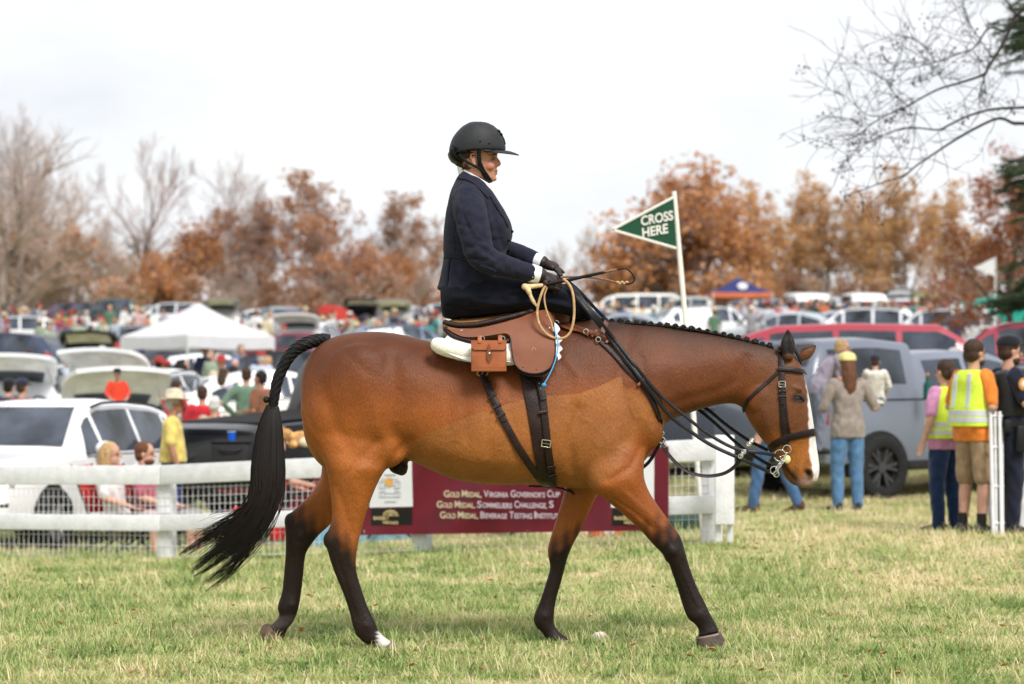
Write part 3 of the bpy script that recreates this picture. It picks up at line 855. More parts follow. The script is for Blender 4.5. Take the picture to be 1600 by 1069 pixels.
def cedar():
    d = 34; b = G(1668, d); r = thing('cedar_tree', 'dark green evergreen showing its boughs along the right edge of the photo', 'tree', b)
    rr = random.Random(5); V = []; Vl, Fl = [], []
    obj('trunk', tube([b + Vector((0, 0, -.3)), b + Vector((.05, 0, 3)), b + Vector((0, 0, 6.4))], [.2, .13, .04], 8), bark_d, r, world=True)
    tw = []
    for (px, py, n_, sx, sy) in ((1590, 70, 26, 30, 42), (1612, 30, 26, 30, 40), (1600, 290, 30, 34, 48), (1588, 262, 10, 22, 14), (1600, 452, 30, 46, 32), (1570, 480, 12, 26, 12), (1640, 160, 20, 26, 60), (1640, 380, 30, 30, 60)):
        for _ in range(n_):
            c = W(px + rr.gauss(0, sx * .5), py + rr.gauss(0, sy * .5), d + rr.gauss(0, .35)); base = Vector((b.x, b.y, c.z + .2 + rr.uniform(-.3, .3)))
            dr = (c - base).normalized(); P = [c - dr * .34, c - dr * .1 + Vector((0, 0, .03)), c + dr * .18]; tw.append(([base] + P, [.02, .010, .007, .003]))
            for k in range(85):
                o = P[0].lerp(P[2], rr.random()); s = (dr * .6 + Vector((rr.gauss(0, .7), rr.gauss(0, .7), rr.gauss(-.1, .6)))).normalized(); w = s.orthogonal().normalized() * .008; l_ = rr.uniform(.05, .12); m = len(Vl)
                Vl += [tuple(o - w), tuple(o + w), tuple(o + s * l_ + w * .4), tuple(o + s * l_ - w * .4)]; Fl.append((m, m + 1, m + 2, m + 3))
    t_ = tubes(tw, 4); v, f = join(t_, (Vl, Fl)); c = obj('crown', (v, f), [bark_d, needle], r, smooth=False, world=True)
    c.data.polygons.foreach_set('material_index', [0] * len(t_[1]) + [1] * len(Fl))
cedar()
proto('red_oak', 17, 9, .2, 4, (9, 6, 4, 3), (35, 75), .05, bark_d, twig_m, lf_red, 9000, .085, .20, twig_r=.010, first=.12)
tree('red_oak', 1582, 212, 66, 'dark russet leaved oak filling the right edge above the white pennant', None, 1.0, .4)
# ---------------------------------------------------------------- the horse
def st(t, b, hw, e=2.1, k=0.0, d=YH):
    """body station between two outline points of the side view, hw = half width across"""
    t, b = W(*t, d), W(*b, d)
    return ((t + b) / 2, (t - b) / 2, Vector((0, hw, 0)), e, k)
D_N, D_F = YH - .17, YH + .17
def legst(rows, d):
    out = []
    for r in rows:
        dd = r[3] if len(r) > 3 else d
        a, b = W(*r[0], dd), W(*r[1], dd)
        out.append(((a + b) / 2, (a - b) / 2, Vector((0, r[2], 0)), 2.15, 0))
    return out
torso = [st((471, 590), (473, 655), .09), st((480, 562), (478, 690), .155), st((497, 541), (496, 722), .215, 2.2), st((520, 527), (522, 738), .25, 2.3), st((552, 520), (556, 738), .272, 2.3),
         st((590, 518), (592, 730), .28, 2.3, .05), st((630, 523), (632, 718), .272, 2.3, .1), st((670, 533), (670, 733), .285, 2.25, .14), st((710, 540), (710, 749), .30, 2.2, .15),
         st((750, 543), (750, 756), .31, 2.2, .15), st((790, 543), (790, 758), .308, 2.2, .15), st((830, 532), (830, 757), .295, 2.2, .18), st((868, 512), (868, 759), .268, 2.2, .22),
         st((903, 500), (903, 764), .245, 2.15, .26), st((938, 499), (944, 762), .232, 2.15, .28), st((968, 501), (980, 744), .212, 2.1, .30), st((992, 504), (1006, 722), .19, 2.1, .32),
         st((1012, 506), (1023, 697), .168, 2.1, .32), st((1034, 508), (1031, 671), .148, 2.05, .32), st((1058, 511.5), (1052, 656), .126, 2.05, .32), st((1086, 515.5), (1080, 645), .112, 2.05, .32),
         st((1116, 520), (1110, 635.5), .102, 2.05, .3), st((1146, 526), (1136, 631), .095, 2.05, .25), st((1176, 533.5), (1150, 632), .09, 2.05, .15), st((1206, 541.5), (1158, 636), .088, 2.1, .05), st((1224, 556), (1178, 630), .08, 2.1, .05), st((1238, 580), (1200, 628), .06)]
head = [st((1214, 546), (1152, 628), .075, 2.2), st((1232, 551), (1160, 638), .085, 2.3), st((1247, 563), (1165, 648), .098, 2.3), st((1257, 590), (1172, 661), .106, 2.3, .1), st((1264, 620), (1181, 674), .102, 2.3, .12),
        st((1269, 648), (1193, 690), .083, 2.3, .05), st((1273, 674), (1204, 702), .067, 2.3, 0), st((1276, 696), (1211, 713), .057, 2.3, 0), st((1279, 716), (1217, 724), .055, 2.3, 0),
        st((1280.5, 733), (1222, 737), .056, 2.3, 0), st((1278, 748), (1228, 748), .05, 2.3, 0), st((1270, 758), (1236, 756), .036, 2.2, 0), st((1262, 762), (1246, 760), .02)]
far_hind = legst([((506, 690), (610, 700), .12), ((503, 722), (592, 738), .105), ((500, 748), (560, 772), .082), ((483, 774), (532, 804), .062), ((462, 794), (512, 824), .05), ((446, 812), (497, 838), .047),
                  ((446, 838), (482, 858), .042), ((446, 862), (477, 871), .034), ((443, 900), (474, 900), .029), ((440, 926), (471, 926), .029), ((433.5, 948), (467, 949), .036), ((436, 962), (460, 969), .031),
                  ((427.5, 973), (449, 984), .033), ((418, 978), (443, 1000), .042), ((413, 984), (438, 1008), .044)], D_F)
near_hind = legst([((468, 640), (645, 690), .13, YH - .10), ((478, 672), (632, 712), .135, YH - .12), ((496, 700), (612, 726), .12, YH - .14), ((508, 726), (603, 734), .105), ((514, 754), (592, 752), .088), ((518, 784), (580, 780), .07), ((518, 812), (570, 810), .057),
                   ((510, 840), (563, 836), .052), ((513, 866), (558, 860), .045), ((523, 896), (556.5, 888), .035), ((537, 930), (565, 920), .030), ((546, 957), (575, 948), .030), ((553, 984), (587, 973), .038),
                   ((566, 1003), (592, 986), .036), ((584, 1010), (603, 997), .036), ((595, 1016), (613, 1003), .044)], D_N)
far_fore = legst([((888, 715), (965, 735), .105), ((882, 764), (935, 772), .075), ((872, 800), (920, 802), .055), ((864, 827), (908, 828), .047), ((856, 856), (896, 850), .047), ((857, 872), (888, 869), .043), ((859, 888), (883, 887), .034),
                  ((852, 912), (877, 910), .029), ((843, 940), (869, 938), .029), ((833.5, 964), (866, 962), .037), ((837, 979), (866, 975), .033), ((848, 990), (874, 987), .031), ((853, 1001), (886, 996), .042), ((856, 1005), (889, 1001), .044)], D_F)
near_fore = legst([((895, 690), (1000, 660), .10, YH - .10), ((905, 725), (1008, 705), .115, YH - .13), ((922, 762), (1006, 740), .10), ((945, 780), (1013, 765), .076), ((971, 802), (1029, 791), .06), ((999, 827), (1046, 814), .05), ((1022, 853), (1063, 838), .047),
                   ((1041, 872), (1070.5, 861), .046), ((1049, 893), (1077, 884), .036), ((1059, 922), (1088, 914), .030), ((1067, 948), (1100, 938), .031), ((1074.5, 966), (1108, 955), .039), ((1087, 977), (1115, 968), .034), ((1092, 987), (1121, 980), .036), ((1089, 995), (1125, 987), .044)], D_N)
def pe(px, py, d, rx, ry, rz, ang=0):
    return ellipsoid(W(px, py, d), (rx, ry, rz), Matrix.Rotation(R(ang), 3, 'Y').to_euler())
extra = []
for sgn in (-1, 1):
    dY = lambda o: YH + sgn * o
    extra += [pe(940, 690, dY(.175), .13, .075, .17, 20), pe(965, 640, dY(.13), .09, .08, .20, -18),        # triceps, shoulder
              pe(560, 610, dY(.19), .22, .095, .24, 10), pe(520, 645, dY(.17), .12, .09, .18, 0), pe(606, 690, dY(.165), .12, .08, .14, 15),  # rump, buttock, stifle
              pe(596, 560, dY(.125), .12, .10, .085, 20), pe(1190, 622, dY(.066), .082, .036, .088, 0),      # point of hip, cheek
              pe(1245, 607, dY(.083), .034, .016, .014, 15), pe(1266, 738, dY(.040), .026, .022, .03, 20),   # brow, nostril rim
              pe(1234, 652, dY(.06), .10, .018, .014, 62), pe(1010, 672, dY(.09), .09, .09, .11, 0)]       # facial crest, breast
for (px, py, d, rx, ry, rz) in ((453, 815, D_F, .03, .034, .045), (470, 836, D_F, .045, .052, .05), (439, 950, D_F, .018, .03, .022), (455, 945, D_F, .035, .042, .035), (514, 844, D_N, .03, .032, .045), (538, 846, D_N, .052, .055, .055), (560, 988, D_N, .018, .03, .022), (572, 978, D_N, .036, .043, .038),
        (876, 858, D_F, .050, .052, .055), (840, 966, D_F, .018, .03, .022), (851, 962, D_F, .036, .042, .036), (1050, 860, D_N, .052, .053, .058), (1046, 866, D_N, .03, .042, .045), (1082, 960, D_N, .018, .03, .022), (1092, 960, D_N, .037, .043, .038)):
    extra.append(ellipsoid(W(px, py, d), (rx, ry, rz)))
def ear(tip, base_f, base_r, d, hw):
    """one cupped ear: outline from base to tip, hollow side towards +X"""
    P = []
    tipv, a, b = W(*tip, d), W(*base_f, d), W(*base_r, d)
    m = (a + b) / 2
    S = []
    for t, w_, dep in ((-.15, .7, .8), (.08, .85, 1), (.3, 1.08, 1.0), (.52, 1.0, .85), (.74, .70, .6), (.9, .36, .36), (1.0, .10, .14)):
        c = m.lerp(tipv, t)
        S.append((c, (a - b) / 2 * w_, Vector((0, hw * dep, 0)), 2.0, 0))
    return loft(S, 20, 3)
ears = join(ear((1231, 513.5), (1242, 556), (1220, 556), YH - .072, .030), ear((1275.5, 539.5), (1257, 566), (1246, 551), YH + .072, .026))
allv = join(loft(torso, 40, 4), loft(head, 36, 4), loft(far_hind, 24, 4), loft(near_hind, 28, 4), loft(far_fore, 24, 4), loft(near_fore, 28, 4), ears, pe(622, 728, YH, .055, .05, .045, 10), pe(628, 735, YH, .03, .03, .03, 10), *extra)
def _keep(V):
    x, y = 800 + V[:, 0] / V[:, 1] * FPX, HOR - (V[:, 2] - CAMZ) / V[:, 1] * FPX
    return np.where((y < 553) & (x > 1214), .05, np.where((x > 1170) & (y < 780), .2, np.where(y > 780, .2, np.where(y > 730, .35, 1.0))))
HV, HF, HE = remesh(allv, 0.007, 5, 26, _keep)
def pxof(V):
    return np.stack([800 + V[:, 0] / V[:, 1] * FPX, HOR - (V[:, 2] - CAMZ) / V[:, 1] * FPX], 1)
def segdist(P, poly, closed=False):
    """distance of points (px) to a polyline, and the parameter side"""
    best = np.full(len(P), 1e9)
    q = list(poly) + ([poly[0]] if closed else [])
    for a, b in zip(q[:-1], q[1:]):
        a, b = np.array(a, float), np.array(b, float)
        t = np.clip(((P - a) @ (b - a)) / max(((b - a) ** 2).sum(), 1e-9), 0, 1)
        best = np.minimum(best, np.linalg.norm(P - (a + t[:, None] * (b - a)), axis=1))
    return best
def inside(P, poly):
    c = np.zeros(len(P), bool)
    x, y = P[:, 0], P[:, 1]
    for (x0, y0), (x1, y1) in zip(poly, poly[1:] + poly[:1]):
        if y0 == y1: continue
        k = ((y0 > y) != (y1 > y)) & (x < (x1 - x0) * (y - y0) / (y1 - y0) + x0)
        c ^= k
    return c
# sculpting: grooves (-) and ridges (+) along the flanks, both sides
hp = pxof(HV)
HN = vnormals(HV, HF)
side = np.abs(HN[:, 1]) ** 0.7
strokes = [([(985, 512), (975, 560), (965, 600), (985, 650), (1010, 690)], 13, -.010), ([(905, 640), (890, 690), (893, 730), (910, 762)], 9, -.013), ([(1000, 560), (1010, 610), (1020, 650)], 9, -.008),
           ([(1165, 560), (1150, 595), (1120, 612), (1060, 628), (1040, 640)], 9, -.009), ([(1160, 555), (1120, 565), (1060, 575), (1000, 580)], 22, .008), ([(612, 560), (618, 610), (606, 660), (625, 700)], 13, -.013), ([(640, 690), (620, 712), (606, 735)], 8, -.012),
           ([(505, 600), (520, 660), (545, 700)], 10, -.006), ([(560, 560), (580, 620), (590, 660)], 16, .006), ([(950, 750), (985, 730), (1003, 700)], 6, -.009), ([(930, 770), (960, 795), (1000, 825)], 4, -.004), ([(975, 770), (1010, 800), (1035, 825)], 5, .004),
           ([(960, 780), (990, 800), (1020, 826)], 3, -.004), ([(1240, 612), (1232, 650), (1228, 672)], 3, .003), ([(1252, 640), (1247, 665), (1240, 690)], 5, -.004), ([(1222, 726), (1232, 738), (1243, 751)], 2.2, -.006), ([(1214, 690), (1202, 670), (1192, 640)], 6, .003),
           ([(530, 880), (545, 930), (556, 965)], 3, -.004), ([(1048, 880), (1062, 920), (1075, 955)], 3, -.004), ([(1060, 880), (1080, 925), (1090, 945)], 3, .003), ([(858, 885), (850, 920), (846, 950)], 3, -.004), ([(459, 870), (456, 930)], 3, -.004),
           ([(1222, 600), (1212, 640), (1200, 670)], 6, -.003), ([(1259, 738), (1262, 741)], 3.2, -.014), ([(1262, 731), (1268, 734), (1269, 741), (1264, 746)], 2.2, .005),
           ([(884, 560), (905, 590), (900, 620)], 7, .006), ([(690, 700), (760, 720), (840, 728)], 14, .006), ([(540, 545), (570, 580)], 12, -.006), ([(700, 620), (705, 700)], 8, -.003), ([(725, 620), (732, 705)], 8, -.003), ([(760, 625), (766, 715)], 8, -.003), ([(800, 650), (806, 715)], 8, -.003),
           ([(525, 760), (540, 800), (552, 835)], 5, -.005), ([(548, 745), (560, 790)], 8, .005), ([(590, 690), (560, 720), (545, 740)], 7, -.006), ([(860, 840), (868, 862)], 4, .004), ([(1040, 846), (1052, 864)], 5, .005), ([(1019, 845), (1035, 868)], 4, -.004)]
disp = np.zeros(len(HV))
for poly, w, a in strokes:
    dd = segdist(hp, poly)
    disp += a * np.exp(-(dd / w) ** 2)
# coarse and fine lumps of muscle, skin folds and veins
def vein(seed, x0, y0, n, ang):
    r = np.random.default_rng(seed); p = [(x0, y0)]
    for i in range(n):
        ang += r.normal(0, .45); p.append((p[-1][0] + 9 * math.cos(ang), p[-1][1] + 9 * math.sin(ang)))
    return p
vd = np.full(len(HV), 1e9)
for i, (x, y, n_, a) in enumerate([(905, 650, 9, .5), (950, 640, 8, 1.0), (985, 630, 7, 1.3), (930, 690, 7, .3), (965, 700, 6, .8), (760, 640, 6, .4), (800, 700, 8, -.2), (720, 715, 8, .2), (880, 690, 5, .4), (1000, 650, 5, .9), (560, 735, 5, .3), (985, 775, 6, .75), (560, 770, 4, .2), (830, 660, 5, .3), (1225, 650, 4, 1.1), (1235, 690, 4, .8), (700, 690, 5, .1)]):
    vd = np.minimum(vd, segdist(hp, vein(i, x, y, n_, a)))
disp += .0018 * np.exp(-(vd / 2.0) ** 2)
# cup the near ear (hollow faces the viewer and forward) and the far ear
for poly, d0 in (([(1231, 548), (1231, 524)], YH - .072),):
    m = (HV[:, 1] < d0 + .012) & (hp[:, 1] < 556) & (hp[:, 0] > 1218) & (hp[:, 0] < 1245)
    disp[m] -= .011 * np.exp(-(segdist(hp[m], poly) / 6.5) ** 2)
HV = HV + HN * (disp * side)[:, None]
HV = taubin(HV, HE, 2)
hp = pxof(HV); HN = vnormals(HV, HF)
HB = BVHTree.FromPolygons([tuple(v) for v in HV], HF)
HORG = Vector((W(760, 1006).x, YH, 0.0))
horse = thing('horse', 'bay horse with braided black mane and white blaze walking under a side saddle', 'horse', HORG)
def bay():
    m = bpy.data.materials.new('bay_coat'); m.use_nodes = True
    nt = m.node_tree; n, l = nt.nodes, nt.links
    b = n['Principled BSDF']; b.inputs['Roughness'].default_value = 0.50; b.inputs['Specular IOR Level'].default_value = 0.24
    b.inputs['Sheen Weight'].default_value = 0.0; b.inputs['Sheen Roughness'].default_value = 0.4
    at = n.new('ShaderNodeAttribute'); at.attribute_name = 'coat'
    ac = n.new('ShaderNodeAttribute'); ac.attribute_name = 'clip'
    tc = n.new('ShaderNodeTexCoord')
    def nz(s, d=4, sc=(1, 1, 1)):
        mp = n.new('ShaderNodeMapping'); mp.inputs['Scale'].default_value = sc
        q = n.new('ShaderNodeTexNoise'); q.inputs['Scale'].default_value = s; q.inputs['Detail'].default_value = d
        l.new(tc.outputs['Object'], mp.inputs[0]); l.new(mp.outputs[0], q.inputs['Vector']); return q.outputs['Fac']
    # clipped part: paler, duller, sharp edge with a little hair raggedness
    ad = n.new('ShaderNodeMath'); ad.operation = 'MULTIPLY_ADD'; ad.inputs[1].default_value = 3.0
    l.new(nz(90), ad.inputs[0]); l.new(ac.outputs['Fac'], ad.inputs[2])
    mr = n.new('ShaderNodeMapRange'); mr.inputs['From Min'].default_value = 0.6; mr.inputs['From Max'].default_value = 2.6; mr.inputs['To Max'].default_value = .78
    l.new(ad.outputs[0], mr.inputs['Value'])
    mx = n.new('ShaderNodeMixRGB'); l.new(mr.outputs[0], mx.inputs[0]); l.new(at.outputs['Color'], mx.inputs[1]); mx.inputs[2].default_value = (0.295, 0.108, 0.027, 1)
    # hair-scale variation
    hs = n.new('ShaderNodeMixRGB'); hs.blend_type = 'MULTIPLY'; hs.inputs[0].default_value = 1
    v = n.new('ShaderNodeMapRange'); v.inputs['To Min'].default_value = 0.55; v.inputs['To Max'].default_value = 1.45
    l.new(nz(170, 4, (1, 1, .4)), v.inputs['Value'])
    l.new(mx.outputs[0], hs.inputs[1]); l.new(v.outputs[0], hs.inputs[2])
    h2 = n.new('ShaderNodeMixRGB'); h2.blend_type = 'MULTIPLY'; h2.inputs[0].default_value = 1
    v2 = n.new('ShaderNodeMapRange'); v2.inputs['From Min'].default_value = .3; v2.inputs['From Max'].default_value = .7; v2.inputs['To Min'].default_value = 0.84; v2.inputs['To Max'].default_value = 1.16
    l.new(nz(6, 4), v2.inputs['Value']); l.new(hs.outputs[0], h2.inputs[1]); l.new(v2.outputs[0], h2.inputs[2])
    l.new(h2.outputs[0], b.inputs['Base Color'])
    bp = n.new('ShaderNodeBump'); bp.inputs['Strength'].default_value = 0.6; bp.inputs['Distance'].default_value = 0.005
    l.new(nz(150, 4, (1, 1, .4)), bp.inputs['Height'])
    b2 = n.new('ShaderNodeBump'); b2.inputs['Strength'].default_value = 0.25; b2.inputs['Distance'].default_value = 0.012
    l.new(nz(22, 3), b2.inputs['Height']); l.new(bp.outputs[0], b2.inputs['Normal'])
    l.new(b2.outputs[0], b.inputs['Normal'])
    return m
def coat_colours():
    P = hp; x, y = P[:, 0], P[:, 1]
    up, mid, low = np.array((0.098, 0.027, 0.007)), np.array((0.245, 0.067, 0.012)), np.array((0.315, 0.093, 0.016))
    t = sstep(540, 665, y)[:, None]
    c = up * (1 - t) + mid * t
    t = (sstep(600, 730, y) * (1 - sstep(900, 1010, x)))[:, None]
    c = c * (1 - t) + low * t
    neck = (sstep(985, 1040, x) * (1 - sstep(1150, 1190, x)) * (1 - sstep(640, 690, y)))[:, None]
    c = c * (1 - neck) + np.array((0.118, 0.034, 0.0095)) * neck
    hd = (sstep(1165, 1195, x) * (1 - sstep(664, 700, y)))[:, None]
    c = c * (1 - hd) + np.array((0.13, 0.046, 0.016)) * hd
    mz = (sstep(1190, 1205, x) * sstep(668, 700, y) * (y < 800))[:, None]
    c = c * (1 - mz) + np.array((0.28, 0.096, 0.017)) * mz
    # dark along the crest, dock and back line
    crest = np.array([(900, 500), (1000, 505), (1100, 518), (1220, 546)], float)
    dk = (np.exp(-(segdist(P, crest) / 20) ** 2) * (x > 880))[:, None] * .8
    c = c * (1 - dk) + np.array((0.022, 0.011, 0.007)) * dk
    def blk(w, k=.97):
        nonlocal c
        w = (np.clip(w, 0, 1) * k)[:, None]; c = c * (1 - w) + np.array((0.0052, 0.0044, 0.0042)) * w
    leg = y > 700
    nf, ff = leg & (HV[:, 1] < YH) & (x > 940), leg & (HV[:, 1] > YH - .02) & (x > 820) & (x < 945)
    nh, fh = leg & (x > 500) & (HV[:, 1] < YH + .02) & (x < 640), leg & (x < 600) & (HV[:, 1] > YH + .02)
    wob = 8 * np.sin(x * .35) + 5 * np.sin(y * .21 + x * .13)
    blk(nf * sstep(792, 862, y + wob + .35 * (x - 1020)))
    blk(ff * sstep(815, 862, y + wob * .7 + .5 * (x - 885)))
    blk(nh * sstep(802, 868, y + wob * .6 - 1.25 * (x - 535)))
    blk(fh * sstep(772, 835, y + wob * .6 - .9 * (x - 480)))
    w = nh * sstep(586, 594, x + 2 * np.sin(y)) * sstep(983, 990, y)
    c = c * (1 - w[:, None]) + np.array((.62, .58, .55)) * w[:, None]
    w = fh * sstep(958, 966, y) * (1 - sstep(976, 984, y)) * .12
    c = c * (1 - w[:, None]) + np.array((.3, .26, .24)) * w[:, None]
    # sheath
    blk((np.exp(-(np.hypot(x - 623, y - 731) / 17) ** 2) * (np.abs(HV[:, 1] - YH) < .1)) * 1.3)
    # muzzle: dark lips and chin, blaze, pink nose
    blk(np.exp(-(segdist(P, [(1222, 724), (1232, 738), (1244, 752)]) / 5.5) ** 2) * (x > 1205), .85)
    fr = np.interp(y, [545, 575, 600, 625, 650, 675, 700, 720, 735, 750, 762], [1245, 1256, 1262, 1266.5, 1270, 1274, 1277, 1280, 1281, 1278, 1262])
    bw = np.interp(y, [560, 590, 612, 640, 665, 690, 712, 728, 745], [0, 2, 3.2, 5.5, 9, 11.5, 14, 12, 8])
    w = (sstep(-1.5, 1.5, x - (fr - bw) + 0.9 * np.sin(y * .31) * np.sin(y * .13 + 1)) * (y > 566) * (y < 752) * (x > 1225))
    c = c * (1 - w[:, None]) + np.array((.68, .64, .61)) * w[:, None]
    w = np.exp(-(np.hypot((x - 1262) / 15, (y - 755) / 8)) ** 2) * (x > 1236)
    c = c * (1 - w[:, None]) + np.array((.46, .27, .23)) * w[:, None]
    blk(np.exp(-(np.hypot((x - 1264) / 5.5, (y - 738.5) / 6.5)) ** 4) * (x > 1250), .95)
    # eye surround
    blk(np.exp(-(np.hypot((x - 1247) / 12, (y - 622) / 7.5)) ** 4) * (x > 1220), .88)
    # ears: dark inside the near one and along the rims
    m = (y < 553) & (x > 1216) & (x < 1243) & (HV[:, 1] < YH - .03)
    blk(m * np.exp(-(segdist(P, [(1231, 552), (1231.5, 518)]) / 11.5) ** 6) * (HN[:, 0] > -.75), .97)
    m = (y < 560) & (x > 1243) & (HV[:, 1] > YH)
    blk(m * np.exp(-(segdist(P, [(1246, 548), (1258, 545), (1274, 540)]) / 2.0) ** 2), .9)
    # forelock and poll
    blk(np.exp(-(segdist(P, [(1237, 545), (1243, 553), (1250, 565)]) / 3.5) ** 2) * (np.abs(HV[:, 1] - YH) < .05), .95)
    return c
CLIP = [(630, 697), (660, 682), (700, 664), (740, 648), (790, 632), (830, 622), (862, 618), (905, 615), (935, 604), (966, 589), (1000, 602), (1030, 625), (1045, 650), (1030, 700), (1004, 690), (985, 715), (955, 745), (930, 766), (890, 772), (640, 775), (600, 735)]
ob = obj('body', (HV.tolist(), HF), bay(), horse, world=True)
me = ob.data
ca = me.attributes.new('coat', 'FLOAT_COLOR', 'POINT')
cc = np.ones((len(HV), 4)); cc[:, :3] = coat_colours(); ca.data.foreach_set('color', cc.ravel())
sd = segdist(hp, CLIP, True) * np.where(inside(hp, CLIP), 1, -1)
sd[(hp[:, 1] > 700) & (hp[:, 0] < 640) & (hp[:, 0] > 600)] -= 8
sd = np.where(hp[:, 0] > 972, (sd - 12) / (1 + (hp[:, 0] - 972) / 4), sd)
sd = np.where(np.hypot(hp[:, 0] - 621, hp[:, 1] - 731) < 22, -10, sd)
sd = np.where((HV[:, 1] > YH) & (hp[:, 1] > 768), -10, sd)
cl = me.attributes.new('clip', 'FLOAT', 'POINT'); cl.data.foreach_set('value', sd)

# hooves
hoof_m = mk('hoof_horn', (0.085, 0.062, 0.05), .55, .25, 30, .4, 80); hoof_p = mk('hoof_pale', (0.20, 0.15, 0.12), .6, .2, 30, .4, 80)
def hoof(rows, d, m):
    obj('hoof', loft(legst(rows, d), 26, 4), m, horse, world=True)
hoof([((1087.5, 995), (1126, 987), .047), ((1088, 1003), (1131, 997), .051), ((1089, 1013.5), (1136, 1011), .055)], D_N, hoof_m)
hoof([((854, 1003), (890, 999), .047), ((855, 1007), (893, 1004), .050), ((856, 1012), (897, 1010), .053)], D_F, hoof_m)
hoof([((593, 1018), (612, 1003), .046), ((599, 1022), (622, 1009), .050), ((606, 1025), (632, 1017), .054)], D_N, hoof_p)
hoof([((420, 974), (444, 1004), .043), ((413, 975.5), (442, 1011), .049), ((407.5, 982), (438, 1016), .051), ((405.5, 993), (427, 1015.5), .046), ((409, 1004), (417, 1011), .02)], D_F, mk('hoof_brown', (0.10, 0.065, 0.045), .7, .25, 30, .5, 60))
# coronet bands
for a, b, d, w_ in (((1087.5, 995.5), (1126, 987.5), D_N, .049), ((854, 1003), (890, 999), D_F, .049)):
    hoof([(a, b, w_), ((a[0] + .3, a[1] + 2.5), (b[0] + 1, b[1] + 2.5), w_ + .001)], d, mk('coronet', (.26, .2, .16), .7, .1))
def onhorse(px, py, off=0.0, d=YH, n_=None):
    """the point of the horse's near side seen at (px, py), lifted off by off; and its normal"""
    o = Vector((0, 0, CAMZ)); t = (W(px, py, d) - o).normalized()
    h = HB.ray_cast(o, t)
    if h[0] is None:
        h = HB.find_nearest(W(px, py, d))
    nn = h[1]
    return h[0] + nn * off, nn
# eyes
for s_ in (-1, 1):
    e = onhorse(1247, 622, -.0165)[0]
    c = Vector((e.x, YH + s_ * abs(e.y - YH), e.z))
    obj('eye', ellipsoid(c, (.024, .018, .018)), mk('horse_eye', (.008, .006, .006), .06, .1, 10, coat=1), horse, world=True)
    lid = []
    for (P_, r) in (([(-.036, .004), (-.02, .015), (.004, .016), (.026, .007), (.036, -.008)], .0095), ([(-.036, .004), (-.018, -.014), (.006, -.021), (.028, -.016), (.036, -.008)], .0045)):
        lid.append(capsule(catmull([c + Vector((a, s_ * (.013 - abs(a) * .25), b)) for a, b in P_], 4), r, 8))
    obj('eyelid', join(*lid), mk('eyelid', (.028, .018, .013), .5, .2, 30), horse, world=True)
# braided mane: a row of rolled knots along the crest
hair = mk('black_hair', (.0055, .0048, .0050), .45, .3, 40, .6, 120, spec=.25)
crest = catmull([Vector(p).to_3d() for p in [(936, 500), (975, 503), (1020, 506.5), (1060, 511), (1100, 517), (1140, 525), (1175, 533.5), (1208, 542)]], 16)
cum = [0]
for a, b in zip(crest, crest[1:]): cum.append(cum[-1] + (b - a).length)
nk = 22
kn = None
for i in range(nk):
    s_ = cum[-1] * (i + .5) / nk
    j = next(k for k in range(len(cum)) if cum[k] >= s_)
    p = crest[j]; c = W(p.x, p.y - 0.5, YH - .022)
    if kn is None:
        rr = random.Random(3)
        prt = [ellipsoid((0, 0, 0), (.0155, .015, .0135), None, 10, 7)]
        for q in range(5):
            a = q * 1.26
            prt.append(ellipsoid((.010 * math.cos(a), -.006, .009 * math.sin(a)), (.0075, .0075, .0065), None, 8, 6))
        kn = obj('mane_knot', join(*prt), hair, horse); kn.location = c - HORG
    else:
        k2 = share('mane_knot', kn, horse, c - HORG, (random.uniform(-.5, .5), random.uniform(-.6, .6), random.uniform(-.5, .5)))
        k2.scale = [random.uniform(.85, 1.15)] * 3
mr_ = [W(p.x, p.y + 1.5, YH - .012) for p in crest]
obj('mane', loft([(p, Vector((0, 0, .010)), Vector((0, .022, 0))) for p in mr_[::4]], 12, 2), hair, horse, world=True)
obj('forelock', join(*[tube(catmull([W(1236 + i, 543, YH - .02 + .01 * i), W(1243 + i, 550 + i, YH - .03 + .012 * i), W(1249 + i * .8, 562 + 2 * i, YH - .03 + .012 * i)], 4), [.006] * 8 + [.002], 6) for i in range(5)]), hair, horse, world=True)
# tail: braided dock, then long loose hair swept back
dock = catmull([W(516, 531, YH), W(498, 531.5, YH), W(478, 537, YH - .01), W(459, 549, YH - .01), W(444, 570, YH - .01), W(433, 598, YH - .01), W(428, 625, YH - .01), W(426, 640, YH - .01)], 5)
V, F = tube(dock, [.030 + .007 * min(i / 10, 1) - .015 * (i / (len(dock) - 1)) for i in range(len(dock))], 18)
V = np.array(V).reshape(len(dock), 18, 3)
for i in range(len(dock)):
    for k in range(18):
        c = V[i].mean(0); V[i, k] = c + (V[i, k] - c) * (1 + .03 * math.sin(k * 6.283 * 2 / 18 + i * 1.3))
braid = []
for ph in [k * 6.283 / 7 for k in range(7)]:
    q = []
    fr_ = frames(catmull(dock[2:], 2))
    for i, (p, a, b) in enumerate(fr_):
        r_ = .029 + .006 * min(i / 16, 1) - .014 * i / len(fr_)
        an = ph + i * .20
        q.append(p + a * (r_ * math.cos(an)) + b * (r_ * math.sin(an)))
    braid.append(tube(q, .0042, 6))
obj('dock', join((V.reshape(-1, 3).tolist(), F), *braid, ellipsoid(W(416, 624.5, YH - .02), (.017, .016, .018)), capsule([W(416, 624.5, YH - .02), W(427, 628, YH - .01)], .008, 8), ellipsoid(W(486, 530, YH), (.010, .01, .012))), hair, horse, world=True)
flow = catmull([Vector((426, 634, 0)), Vector((421, 680, 0)), Vector((419, 725, 0)), Vector((417, 765, 0)), Vector((402, 802, 0)), Vector((368, 838, 0)), Vector((330, 868, 0)), Vector((296, 892, 0))], 6)
